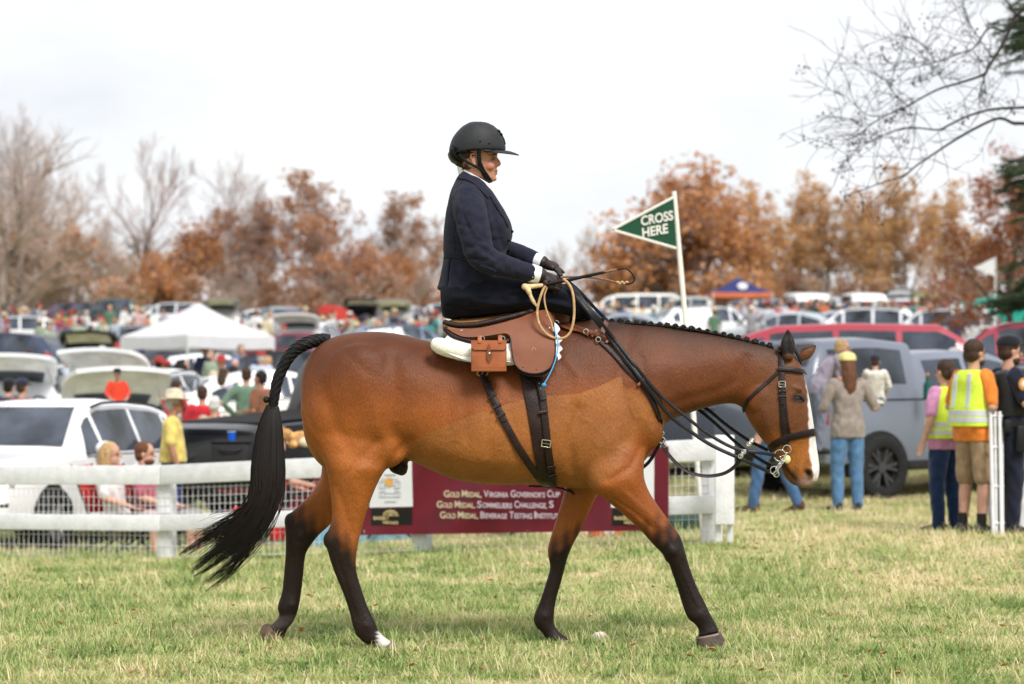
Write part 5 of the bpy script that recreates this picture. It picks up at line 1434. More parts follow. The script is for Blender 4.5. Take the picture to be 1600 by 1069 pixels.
for s in (-1, 1):
    c = px2(769.6, 248.2, s * .033)
    obj('eye', ellipsoid(c, (.0090, .008, .0062), None, 12, 8), mk('eye_white', (.34, .29, .26), .3, spec=.1), rider, world=True)
    obj('iris', ellipsoid(c + Vector((.0050, s * .0035, 0)), (.0050, .0055, .0052), None, 10, 7), mk('iris', (.03, .022, .015), .3), rider, world=True)
    obj('eyelid', join(capsule(catmull([c + Vector((-.011, s * .004, .002)), c + Vector((-.002, s * .008, .0055)), c + Vector((.009, s * .003, .0038))], 3), .0032, 6), capsule(catmull([c + Vector((-.010, s * .005, -.003)), c + Vector((0, s * .008, -.0068)), c + Vector((.009, s * .003, -.005))], 3), .0018, 6)), mk('lid', (.32, .14, .10), .6), rider, world=True)
    ear_ = join(capsule(catmull([px2(739, 251, s * .078), px2(735.5, 246, s * .083), px2(737, 241, s * .082), px2(742, 241, s * .078)], 4), .005, 8), ellipsoid(px2(740, 250, s * .076), (.014, .006, .022)), ellipsoid(px2(741.5, 257, s * .077), (.008, .007, .009)))
    obj('ear', ear_, skin, rider, world=True)
# --- hair gathered at the nape, strands over the ears
hp_ = [ellipsoid(px2(722, 248), (.05, .082, .045)), ellipsoid(px2(727, 257), (.035, .06, .035)), ellipsoid(px2(733, 243, -.045), (.055, .040, .032)), ellipsoid(px2(733, 243, .045), (.055, .040, .032)), ellipsoid(px2(760, 233, -.052), (.03, .03, .022)), ellipsoid(px2(760, 233, .052), (.03, .03, .022))]
hv, hf, he = remesh(join(*hp_), .006, 4)
hrx = pxof(hv); hv = hv + vnormals(hv, hf) * (.0022 * np.sin(hrx[:, 1] * 2.6 + hrx[:, 0] * .5))[:, None]
obj('hair', (hv.tolist(), hf), brown_hair, rider, world=True)
rh = random.Random(6)
obj('loose_hair', join(*[tube(catmull([px2(716 + rh.uniform(0, 22), 250 + rh.uniform(-3, 6), -.07 + rh.uniform(-.012, .02)), px2(720 + rh.uniform(0, 20), 256 + rh.uniform(0, 5), -.068), px2(722 + rh.uniform(-3, 16), 262 + rh.uniform(0, 5), -.062)], 4), [.0011] * 8 + [.0005], 4, False) for _ in range(26)]), brown_hair, rider, world=True)['kind'] = 'stuff'
# --- helmet
hl = []
for (y, xb, xf_, hw) in ((190.7, 738, 752, .02), (192, 733, 761, .05), (194.6, 728, 767, .071), (198, 722.5, 772.5, .086), (202.5, 717.5, 777.5, .098), (210, 711, 784, .111), (217, 706.5, 787, .118), (225, 703.5, 789.2, .122), (233, 701.7, 790, .122), (240, 701.5, 787, .118)):
    a, b = px2(xb, y), px2(xf_, y); hl.append(((a + b) / 2, (b - a) / 2, Vector((0, hw, 0)), 2.1, .06))
sv, sf = loft(hl, 44, 4)
# the rim: cut high over the face, low at the nape
sv2 = []
for v in sv:
    v = Vector(v); px_ = 800 + v.x / v.y * FPX; py_ = HOR - (v.z - CAMZ) / v.y * FPX
    lim = np.interp(px_, [700, 706, 716, 730, 742, 775, 795], [250, 246, 240, 235, 233, 234, 237])
    if py_ > lim - 3: v.z = CAMZ + (HOR - lim) / FPX * v.y
    sv2.append(tuple(v))
obj('helmet', (sv2, sf), helm, rider, world=True)
hel = [o for o in rider.children if o.name.startswith('helmet')][0]
nape = loft([(px2(708, 236), Vector((.028, 0, .02)), Vector((0, .112, 0))), (px2(709, 244), Vector((.026, 0, .012)), Vector((0, .108, 0))), (px2(715, 251), Vector((.032, 0, .008)), Vector((0, .092, 0))), (px2(720, 256), Vector((.026, 0, .004)), Vector((0, .075, 0)))], 24, 4)
obj('nape_shell', nape, helm_t, rider, world=True)
# visor
bm = []
nv = 26
Vv, Fv = [], []
for i in range(nv + 1):
    a = -1.35 + 2.7 * i / nv
    for t in range(9):
        f = t / 8
        xx = 746 + (790 - 746) * math.cos(a) * 1.0 + f * 21 * math.cos(a) ** 1.1 if math.cos(a) > 0 else 746
        yo = math.sin(a) * (.119 - f * .012)
        py_ = 234.2 - 1.6 * f + 4.6 * f * f + 3.6 * f - 5.5 * abs(math.sin(a)) ** 2 * (.2 + .8 * f) + 1.0
        Vv.append(tuple(W(xx, py_, YH + yo)))
m = len(Vv); Vv += [(x, y, z - .006) for x, y, z in Vv]
for i in range(nv):
    for t in range(8):
        a = i * 9 + t; Fv += [(a, a + 1, a + 10, a + 9), (m + a, m + a + 9, m + a + 10, m + a + 1)]
for i in range(nv): Fv += [(i * 9 + 8, m + i * 9 + 8, m + i * 9 + 17, i * 9 + 17), (i * 9, i * 9 + 9, m + i * 9 + 9, m + i * 9)]
for t in range(8): Fv += [(t, m + t, m + t + 1, t + 1), (nv * 9 + t, nv * 9 + t + 1, m + nv * 9 + t + 1, m + nv * 9 + t)]
obj('visor', (Vv, Fv), helm, rider, world=True)
seam = catmull([px2(x, y, -.118 + o) for x, y, o in ((703, 243, .045), (708, 240, .022), (716, 237, .012), (728, 234, .002), (742, 232, -.003), (760, 231.5, .004), (776, 232.5, .022), (787, 234, .055))], 5)
obj('helmet_trim', tube(seam, .0032, 6), helm_t, rider, world=True)
obj('helmet_stripe', tube([px2(x, y, -.02) for x, y in ((731, 195), (742, 192.4), (752, 192.2), (762, 193.6), (770, 197.5), (777, 203.4), (783, 210.5), (787, 218), (789, 226))], .0055, 6), helm_t, rider, world=True)
obj('vent', join(ellipsoid(px2(780, 205, -.03), (.010, .02, .006), Matrix.Rotation(R(50), 3, 'Y').to_euler()), ellipsoid(px2(783.5, 210, -.03), (.010, .02, .006), Matrix.Rotation(R(58), 3, 'Y').to_euler())), helm_t, rider, world=True)
for px, py, o in ((750.5, 220.5, -.1225), (708, 228, -.075), (765, 224, -.112)): obj('rivet', ellipsoid(px2(px, py, o), (.005, .003, .005), None, 8, 5), helm_t, rider, world=True)
for s in (-1, 1):
    a = [px2(748, 233, s * .1), px2(748.5, 246, s * .095), px2(750, 257, s * .086), px2(756, 270, s * .066), px2(763, 281, s * .042), px2(765.5, 285.5, s * .012)]
    obj('harness', ribbon(catmull(a, 5), Vector((0, s, -.1)), [.022] * 10 + [.026] * 6 + [.030] * 10, .005), helm_t, rider, world=True)
    a = [px2(717, 241, s * .108), px2(724, 249, s * .102), px2(735, 256, s * .094), px2(747, 262, s * .086), px2(756, 271, s * .066)]
    obj('harness', ribbon(catmull(a, 5), Vector((0, s, 0)), .014, .004), helm_t, rider, world=True)
# --- shirt collar and stock
obj('collar', loft([(px2(742.5, 276), Vector((.092, 0, -.052)), Vector((0, .076, 0))), (px2(743.5, 282), Vector((.094, 0, -.052)), Vector((0, .080, 0))), (px2(745, 292), Vector((.090, 0, -.05)), Vector((0, .085, 0)))], 26, 3), white_cl, rider, world=True)
obj('stock_tie', loft([(px2(760, 288), Vector((.030, 0, 0)), Vector((0, .045, 0))), (px2(762, 297), Vector((.026, 0, 0)), Vector((0, .050, 0))), (px2(765, 308), Vector((.022, 0, 0)), Vector((0, .045, 0))), (px2(769, 322), Vector((.012, 0, 0)), Vector((0, .03, 0)))], 18, 3), white_cl, rider, world=True)
# --- coat: torso, skirts and both sleeves as one cloth surface
def row(y, xb, xf_, hw, e=2.25, k=0.0, tilt=0):
    a, b = px2(xb, y + tilt), px2(xf_, y - tilt); return ((a + b) / 2, (b - a) / 2, Vector((0, hw, 0)), e, k)
ct_ = loft([row(276, 720, 758, .085, 2.1, 0, -7), row(286, 714, 766, .125, 2.1, 0, -8), row(298, 706.5, 772, .175, 2.2, 0, -5), row(312, 701.5, 779, .20, 2.3, 0, -2), row(330, 697, 789, .205, 2.3), row(348, 694.5, 798, .205, 2.3), row(362, 693.2, 801, .20, 2.3), row(377, 692.6, 799, .192, 2.3), row(390, 692.6, 793, .18, 2.3), row(403, 693, 789, .172, 2.3),
               row(416, 691, 788, .18, 2.3), row(432, 688, 788, .20, 2.3), row(448, 684.5, 788, .215, 2.3, 0, -3), row(458, 682.5, 787, .218, 2.3, 0, -8), row(461, 684, 784, .20, 2.3, 0, -8)], 44, 4)
def sleeve(P, Rr, n=16): return capsule(catmull(P, 4), np.interp(np.linspace(0, 1, 4 * (len(P) - 1) + 1), np.linspace(0, 1, len(Rr)), Rr).tolist(), n)
near_sl = sleeve([px2(731, 312, -.15), px2(735, 335, -.235), px2(742, 365, -.27), px2(750, 396, -.285), (px2(767, 409, -.285)), px2(790, 416, -.26), px2(812, 422, -.235), px2(831, 427.5, -.215)], [.083, .086, .082, .078, .072, .062, .054, .048, .046])
far_sl = sleeve([px2(735, 312, .15), px2(742, 340, .225), px2(752, 370, .25), px2(765, 390, .25), px2(795, 394, .20), px2(820, 401, .13), px2(838, 408, .09)], [.083, .084, .078, .07, .06, .052, .045])
cv, cf, ce = remesh(join(ct_, near_sl, far_sl), .006, 5, 4)
cp, cn = pxof(cv), vnormals(cv, cf)
nearm = (cv[:, 1] < YH - .03)
fold = [([(693, 347), (720, 352), (735, 356)], 3, -.004), ([(693, 362), (715, 368)], 3, .004), ([(694, 380), (716, 382), (740, 388)], 3.5, -.005), ([(692, 392), (715, 397), (738, 398)], 3, .004), ([(693, 403), (715, 405), (745, 404), (758, 408)], 2.2, -.008), ([(728, 300), (722, 320), (724, 340), (735, 365)], 4, -.010), ([(768, 318), (774, 345), (782, 372), (786, 388)], 5, -.006),
        ([(745, 384), (757, 390), (768, 398)], 3, -.006), ([(742, 392), (756, 400), (772, 408)], 3, .005), ([(738, 402), (752, 411), (770, 418)], 3, -.006), ([(748, 375), (760, 379), (770, 388)], 3, -.005), ([(740, 340), (752, 352)], 4, -.004), ([(735, 330), (752, 338)], 4, .003), ([(785, 408), (790, 424)], 3, -.004), ([(800, 410), (806, 428)], 3, -.004), ([(815, 416), (820, 431)], 3, .003),
        ([(705, 405), (700, 430), (696, 458)], 2.2, -.010), ([(707, 406), (704, 430), (704, 459)], 3, .006), ([(755, 372), (770, 376), (790, 374)], 4, -.004), ([(758, 384), (775, 388), (790, 386)], 4, .004), ([(748, 417), (770, 425), (780, 434)], 2.4, -.005), ([(690, 300), (712, 310), (722, 330)], 4, .004), ([(720, 420), (722, 455)], 6, .004), ([(735, 425), (740, 452)], 5, -.004)]
fold += [([(716, 322), (712, 350), (711, 380), (714, 402)], 1.1, -.004), ([(724, 282), (716, 296), (709, 312)], 1.3, -.003), ([(728, 296), (742, 300), (757, 312), (764, 330)], 1.3, -.004), ([(752, 345), (758, 375), (760, 404)], 1.2, -.003), ([(826, 419), (833, 436)], 1.4, .003)]
dsp = np.zeros(len(cv))
for poly, w, a in fold: dsp += a * np.exp(-(segdist(cp, poly) / w) ** 2)
nzr = np.sin(cp[:, 0] * .21 + 1.3 * np.sin(cp[:, 1] * .11)) * np.sin(cp[:, 1] * .27 + np.sin(cp[:, 0] * .13))
cv = cv + cn * ((dsp + .0022 * nzr) * (np.abs(cn[:, 1]) ** .4))[:, None]
cv = taubin(cv, ce, 1)
obj('coat', (cv.tolist(), cf), navy, rider, world=True)
CB = BVHTree.FromPolygons([tuple(v) for v in cv], cf)
def oncoat(px, py, off):
    o = Vector((0, 0, CAMZ)); t = (W(px, py) - o).normalized(); h = CB.ray_cast(o, t)
    if h[0] is None: h = CB.find_nearest(W(px, py, YH - .1))
    return h[0] + h[1] * off, h[1]
def cstrip(pts, w, th, off, m, name):
    q = [oncoat(p.x, p.y, off) for p in catmull([Vector((a, b, 0)) for a, b in pts], 4)]
    return obj(name, ribbon([a for a, b in q], [b for a, b in q], w, th), m, rider, world=True)
cstrip([(720, 274), (733, 279), (746, 288), (757, 299), (764, 307)], .050, .008, .004, navy, 'coat_collar')
cstrip([(762, 300), (771, 312), (780, 326), (788, 340), (794, 352)], [.04] * 5 + [.05] * 6 + [.035] * 6, .007, .003, navy, 'lapel')
cstrip([(749, 417), (762, 421), (775, 425)], .030, .007, .003, navy, 'pocket_flap')
cstrip([(693.5, 403.5), (715, 405), (743, 405)], .006, .004, .002, navy_d, 'waist_seam')
cstrip([(703, 407), (701, 430), (699, 459)], .008, .006, .001, navy_d, 'vent_edge')
for px, py in ((799, 362), (800, 377), (796, 391)):
    obj('button', ellipsoid(oncoat(px, py, .004)[0], (.008, .008, .008), None, 10, 6), navy_d, rider, world=True)
# --- apron skirt covering the legs
ap = loft([st((688, 446), (691, 494), .13, 2.5), st((700, 436), (699, 498), .19, 2.5), st((728, 428), (728, 497), .225, 2.5), st((765, 428), (762, 493), .22, 2.5), st((805, 432), (806, 489), .21, 2.4), st((845, 438), (848, 486), .20, 2.4, .1, YH + .02), st((876, 443), (884, 492), .19, 2.3, .1, YH + .03),
           st((897, 447), (905, 499), .17, 2.2, .1, YH + .04), st((911, 464), (918, 502), .13, 2.1, .1, YH + .05), st((922, 484), (926, 502), .07, 2.0, 0, YH + .06)], 40, 4)
drape = loft([(px2(700, 480, .20), Vector((0, 0, .06)), Vector((.03, .02, 0))), (px2(760, 500, .30), Vector((0, 0, .16)), Vector((.02, .03, 0))), (px2(820, 520, .36), Vector((0, 0, .22)), Vector((.02, .035, 0))), (px2(880, 510, .33), Vector((0, 0, .16)), Vector((.02, .03, 0))), (px2(915, 495, .22), Vector((0, 0, .05)), Vector((.02, .03, 0)))], 24, 4)
av, af, ae = remesh(join(ap, drape), .007, 5, 4)
app, apn = pxof(av), vnormals(av, af)
dsp = np.zeros(len(av))
for poly, w, a in [([(700, 478), (740, 486), (800, 480)], 3, -.005), ([(740, 470), (790, 476), (850, 468)], 4, .006), ([(800, 462), (850, 462), (885, 470)], 4, -.007), ([(830, 478), (860, 472), (890, 480)], 3, .005), ([(885, 450), (898, 470), (914, 500)], 3, -.006), ([(895, 450), (910, 475), (922, 500)], 3, .006), ([(696, 492), (740, 490), (800, 484)], 2, .004), ([(710, 465), (760, 462)], 5, .005)]:
    dsp += 1.7 * a * np.exp(-(segdist(app, poly) / w) ** 2)
av = av + apn * dsp[:, None]
obj('apron', (av.tolist(), af), navy_d, rider, world=True)
obj('boot', capsule(catmull([px2(796, 610, .38), px2(787, 650, .37), px2(782, 668, .37), px2(800, 676, .37), px2(826, 680, .37)], 3), [.055] * 5 + [.042] * 4 + [.035] * 4, 14), mk('boot_black', (.012, .01, .01), .3), rider, world=True)
# --- cuffs and gloved hands closed on the reins
def cuff(a, b, r0, r1):
    return tube([a, a.lerp(b, .33), a.lerp(b, .66), b], [r0, r0 + .001, (r0 + r1) / 2, r1], 20)
obj('cuff', cuff(px2(828, 426.6, -.214), px2(843, 430.5, -.205), .047, .044), white_cl, rider, world=True)
obj('cuff', cuff(px2(836, 407, .092), px2(847, 411, .082), .043, .041), white_cl, rider, world=True)
stud(832.5, 433.5, .0035, W(832, 433, YH - .262).y, brass, rider, 'cufflink')
def hand(wrist, knk, dirs, spread, up, sgn):
    """wrist, knuckle centre, finger curl directions; four unequal fingers and a thumb"""
    wrist, knk = Vector(wrist), Vector(knk); ax = (knk - wrist).normalized(); up = Vector(up); up = (up - ax * up.dot(ax)).normalized(); sd_ = ax.cross(up)
    L = [.043, .048, .045, .036]; parts = []
    parts.append(loft([(wrist - ax * .02, up * .028, sd_ * .032), (wrist + ax * .012, up * .026, sd_ * .034), (wrist.lerp(knk, .5), up * .025, sd_ * .042), (knk - ax * .004, up * .021, sd_ * .044), (knk + ax * .008, up * .012, sd_ * .036)], 18, 3))
    for i in range(4):
        b = knk + spread * ((i - 1.5) * .0205) - ax * (.006 if i == 3 else 0) - up * .002
        p = [b - ax * .02, b]
        for s, (fa, fu) in enumerate(dirs):
            p.append(p[-1] + (ax * fa - up * fu).normalized() * (L[i] * (.95, .72, .55)[s]))
        parts.append(capsule(p, [.0105, .0108, .0098, .0088, .0078], 10))
    tb = wrist.lerp(knk, .38) + sd_ * (.036 * sgn) - up * .006
    parts.append(capsule([tb - ax * .008, tb + ax * .026 + sd_ * (.012 * sgn) - up * .006, tb + ax * .055 + sd_ * (.004 * sgn) - up * .012, tb + ax * .078 - sd_ * (.006 * sgn) - up * .016], [.0145, .0125, .0105, .0085], 10))
    v, f, e = remesh(join(*parts), .0034, 3)
    nn = vnormals(v, f); v = v + nn * (.0009 * np.sin(v[:, 0] * 420) * np.sin(v[:, 2] * 510))[:, None]
    return obj('glove', (v.tolist(), f), glove_m, rider, world=True)
hand(px2(846, 431.5, -.200), px2(866, 438.5, -.18), [(.75, .62), (.55, .8), (-.1, 1)], Vector((-.34, -.55, -.55)).normalized(), (.35, -.62, .75), 1)
hand(px2(850, 412, .078), px2(868, 417.5, .06), [(.8, .55), (.2, 1), (-.55, .8)], Vector((.25, -.75, -.5)).normalized(), (.3, -.35, .9), -1)
obj('glove_cuff', cuff(px2(841, 430, -.206), px2(850, 433, -.198), .0405, .036), glove_m, rider, world=True)
obj('glove_cuff', cuff(px2(846, 410.5, .083), px2(852, 413, .076), .038, .033), glove_m, rider, world=True)

# ---------------------------------------------------------------- hunting whip
wh = thing('hunting_whip', 'hunting whip with antler hook handle and coiled tan thong in the gloved hand', 'whip', W(870, 440, YH - .2))
antler = mk('antler', (.62, .47, .26), .5, .2, 30, .4, 60); thong = mk('thong_leather', (.50, .31, .155), .55, .15, 40, .3, 120); thong2 = mk('braided_thong', (.20, .11, .065), .5, .2, 60, .4, 200)
def T3(pts, o): return [W(x, y, YH + o) for x, y in pts]
av_, af_, _e = remesh(join(capsule(T3([(819.5, 447.5), (832, 447.5), (846, 446)], -.235), [.013, .0125, .011], 12), capsule(catmull(T3([(823, 450), (827, 457), (831, 467), (836, 475), (840.5, 480)], -.24), 3), [.0135] * 4 + [.010] * 5 + [.007] * 4, 12), ellipsoid(W(820, 448, YH - .236), (.017, .015, .017))), .004, 4)
obj('handle', (av_.tolist(), af_), antler, wh, world=True)
obj('shaft', tube(T3([(846, 446), (870, 441), (890, 437.3)], -.225), .0092, 10), lea_k, wh, world=True)
obj('shaft', tube(T3([(889, 437.5), (918, 431), (947, 425)], -.22), [.0092, .0085, .007], 10), lea_k, wh, world=True)
obj('keeper', tube(T3([(944, 425.5), (955, 423.2), (964, 421.5)], -.22), [.0072, .0068, .006], 10), thong2, wh, world=True)
obj('tip_loop', tube(catmull(T3([(963, 421.7), (976, 419.6), (984, 423.5), (991, 433), (990, 440), (984, 443.5), (977, 444)], -.22), 5), .0042, 8), lea_k, wh, world=True)
kn_ = [ellipsoid(W(965 + i * 3.6, 441 + (i % 2) * 2.2, YH - .22 + .004 * (i % 2)), (.0095, .008, .007)) for i in range(5)]
obj('knot', join(*kn_), thong, wh, world=True)
obj('thong', tube(catmull(T3([(962, 441), (948, 437.5), (934, 435), (911, 433), (890, 432.5), (876, 433.5)], -.215), 4), .005, 8), thong2, wh, world=True)
obj('coil', tube(catmull(T3([(853, 447), (848, 454), (841.5, 474), (839.5, 491), (843, 507), (853, 521), (866, 528), (881, 528), (891, 519), (896.3, 500), (897, 476), (894, 455), (888, 443), (880, 436)], -.30), 6), .0066, 10), thong, wh, world=True)
obj('coil', tube(catmull(T3([(855, 449), (851, 460), (851, 472), (855, 489), (861, 503), (865, 518)], -.29), 6), .0046, 8), thong, wh, world=True)
# ---------------------------------------------------------------- vehicles
glass_m = mk('car_glass', (.006, .008, .010), .05, .3, 1.9, spec=.45, second=(.075, .09, .12))
tyre_m = mk('tyre_rubber', (.018, .018, .019), .85, .15, 20, .3, 60)
rim_silver = mk('rim_silver', (.42, .42, .43), .35, .1, 10, metal=.7); rim_dark = mk('rim_dark', (.06, .06, .063), .4, .15, 10, metal=.3)
trim_m = mk('car_trim', (.022, .022, .023), .65, .15, 10); chrome = mk('chrome', (.6, .6, .61), .2, .05, 10, metal=1)
lamp_w = mk('headlamp', (.55, .57, .60), .15, .1, 20, spec=.5); lamp_r = mk('tail_lamp', (.35, .012, .012), .2, .1, 20, spec=.5)
cargo_m = mk('cargo_dark', (.014, .014, .015), .9, .3, 3); gate_in = mk('gate_inside', (.80, .80, .80), .7, .15, 4); plate_m = mk('plate', (.6, .6, .58), .5, .1, 30)
def paint_mat(h, k=.8, rough=.3):
    return mk('car_' + h.lstrip('#'), lin(h, k if min(lin(h)) < .6 else .95), rough, .04, 1.5, coat=.35, spec=.4)
# station: x from the nose, sill z, belt z, top z, half width at belt, half width of the top
SHAPES = {
 'suv': [(0, .42, .62, .70, .66, .60), (.08, .32, .78, .86, .84, .74), (.45, .26, .93, 1.0, .92, .80), (1.15, .25, 1.0, 1.08, .95, .82), (1.38, .25, 1.03, 1.12, .95, .80), (1.95, .25, 1.05, 1.58, .955, .64), (2.25, .25, 1.06, 1.68, .955, .64), (2.8, .25, 1.07, 1.71, .955, .65), (3.6, .25, 1.09, 1.68, .95, .645), (4.15, .26, 1.11, 1.60, .94, .63), (4.5, .3, 1.10, 1.28, .92, .72), (4.62, .36, .98, 1.08, .88, .76), (4.68, .45, .8, .9, .8, .7)],
 'hatch': [(0, .40, .56, .62, .62, .55), (.08, .28, .70, .78, .80, .70), (.5, .22, .84, .92, .87, .76), (1.1, .21, .90, .99, .90, .78), (1.3, .21, .93, 1.03, .90, .76), (2.0, .21, .95, 1.42, .90, .6), (2.35, .21, .96, 1.49, .90, .6), (2.9, .21, .97, 1.50, .90, .6), (3.5, .22, 1.0, 1.44, .89, .59), (3.95, .25, 1.01, 1.2, .87, .66), (4.15, .3, .9, .98, .83, .7), (4.2, .4, .7, .8, .76, .66)],
 'sedan': [(0, .40, .56, .62, .62, .55), (.08, .28, .70, .76, .80, .70), (.5, .22, .82, .89, .88, .78), (1.2, .21, .88, .96, .91, .80), (1.45, .21, .9, 1.0, .91, .78), (2.2, .21, .93, 1.38, .91, .6), (2.6, .21, .94, 1.44, .91, .6), (3.1, .21, .95, 1.42, .91, .6), (3.75, .22, .97, 1.12, .90, .66), (4.0, .24, .97, 1.06, .89, .78), (4.5, .3, .94, 1.03, .86, .76), (4.65, .4, .75, .9, .8, .7)],
 'pickup': [(0, .55, .78, .90, .74, .68), (.08, .42, .95, 1.05, .90, .80), (.5, .38, 1.08, 1.16, .96, .84), (1.3, .36, 1.13, 1.22, .98, .86), (1.5, .36, 1.16, 1.26, .98, .84), (2.05, .36, 1.2, 1.74, .98, .68), (2.35, .36, 1.2, 1.86, .98, .68), (3.0, .36, 1.2, 1.89, .98, .69), (3.62, .36, 1.2, 1.85, .98, .68), (3.78, .36, 1.2, 1.7, .98, .72), (3.84, .36, 1.2, 1.22, .98, .93), (4.5, .4, 1.2, 1.22, .98, .93), (5.4, .45, 1.2, 1.22, .97, .92), (5.5, .55, 1.15, 1.18, .95, .9)],
 'topper': [(0, .55, .78, .90, .74, .68), (.08, .42, .95, 1.05, .90, .80), (.5, .38, 1.08, 1.16, .96, .84), (1.3, .36, 1.13, 1.22, .98, .86), (1.5, .36, 1.16, 1.26, .98, .84), (2.05, .36, 1.2, 1.72, .98, .68), (2.35, .36, 1.2, 1.80, .98, .68), (3.0, .36, 1.2, 1.83, .98, .69), (3.62, .36, 1.2, 1.80, .98, .68), (3.72, .36, 1.2, 1.80, .98, .72), (3.78, .36, 1.2, 1.93, .98, .74), (4.4, .4, 1.2, 1.99, .98, .75), (5.2, .42, 1.2, 1.96, .97, .74), (5.42, .45, 1.2, 1.62, .97, .8), (5.5, .55, 1.15, 1.25, .95, .86)],
 'van': [(0, .42, .7, .8, .7, .64), (.08, .32, .9, 1.0, .88, .78), (.5, .28, 1.1, 1.2, .95, .82), (.8, .27, 1.15, 1.3, .97, .82), (1.4, .27, 1.2, 1.8, .98, .72), (1.9, .27, 1.2, 1.95, .98, .74), (3.0, .27, 1.2, 1.98, .98, .75), (4.5, .28, 1.2, 1.94, .97, .74), (4.9, .3, 1.2, 1.7, .96, .78), (5.0, .45, 1.0, 1.2, .9, .8)]}
WIN = {'suv': ([(1.62, 2.05, .14), (2.12, 2.98, 0), (3.06, 3.86, 0), (3.94, 4.22, .12)], (1.42, 1.98), (4.17, 4.47)), 'hatch': ([(1.6, 2.15, .1), (2.2, 2.85, 0), (2.93, 3.6, .1)], (1.36, 2.02), (3.55, 3.9)), 'sedan': ([(1.75, 2.3, .1), (2.36, 2.9, 0), (2.97, 3.45, .15)], (1.5, 2.22), (3.15, 3.7)),
       'pickup': ([(1.72, 2.12, .1), (2.18, 2.84, 0), (2.92, 3.58, 0)], (1.54, 2.08), (3.70, 3.82)), 'topper': ([(1.72, 2.12, .1), (2.18, 2.84, 0), (2.92, 3.55, 0), (3.95, 5.12, 0)], (1.54, 2.08), (5.24, 5.41)), 'van': ([(1.2, 1.7, .1), (1.8, 2.8, 0), (2.9, 3.8, 0), (3.9, 4.75, 0)], (.84, 1.42), (4.92, 4.99))}
WHEEL = {'suv': (.86, 3.68, .36), 'hatch': (.82, 3.4, .32), 'sedan': (.9, 3.6, .33), 'pickup': (1.0, 4.45, .40), 'topper': (1.0, 4.45, .40), 'van': (.95, 4.0, .35)}
_shape = {}
def section(kind_, x):
    S = SHAPES[kind_]; xs_ = [s[0] for s in S]
    return [float(np.interp(x, xs_, [s[i] for s in S])) for i in range(1, 6)]
def side_pt(kind_, x, t, off=0.0, s=1):
    zs, zb, ztop, w, wt = section(kind_, x)
    lo, hi = Vector((0, w * .985, zb)), Vector((0, wt + .03, ztop - .05))
    p = lo.lerp(hi, t); n_ = Vector((0, hi.z - lo.z, lo.y - hi.y)).normalized()
    p += n_ * off
    return Vector((-x, s * p.y, p.z))
def car_mesh(kind_):
    if kind_ in _shape: return _shape[kind_]
    S = SHAPES[kind_]; L = S[-1][0]
    xs_ = sorted(set([s[0] for s in S] + list(np.linspace(0, L, 34))))
    V, F = [], []
    ring_n = 0
    xa, xb, wr = WHEEL[kind_]
    for x in xs_:
        zs, zb, ztop, w, wt = section(kind_, x)
        half = [(0, zs), (w * .80, zs), (w * .94, zs + .05), (w * .985, zs + .2), (w * 1.0, zs + (zb - zs) * .55), (w * .995, zb - .10), (w * .985, zb - .02), (w * .985, zb), ((w * .985 + (wt + .03)) / 2 + .008, (zb + ztop - .05) / 2), (wt + .03, ztop - .05), (wt - .03, ztop - .012), (wt * .6, ztop + .008), (0, ztop + .012)]
        pts = half + [(-y, z) for y, z in reversed(half[1:-1])]
        ring_n = len(pts)
        V += [(-x, y, z) for y, z in pts]
    m = len(xs_)
    for i in range(m - 1):
        for j in range(ring_n):
            j2 = (j + 1) % ring_n
            F.append((i * ring_n + j, (i + 1) * ring_n + j, (i + 1) * ring_n + j2, i * ring_n + j2))
    F.append(tuple(range(ring_n))); F.append(tuple((m - 1) * ring_n + j for j in range(ring_n - 1, -1, -1)))
    _shape[kind_] = (V, F)
    return V, F
def panel(P4, nu=6, nv=4):
    V, F = [], []
    for i in range(nu + 1):
        for j in range(nv + 1):
            V.append(tuple(P4(i / nu, j / nv)))
    for i in range(nu):
        for j in range(nv):
            a = i * (nv + 1) + j; F.append((a, a + 1, a + nv + 2, a + nv + 1))
    return V, F
_wheel = {}
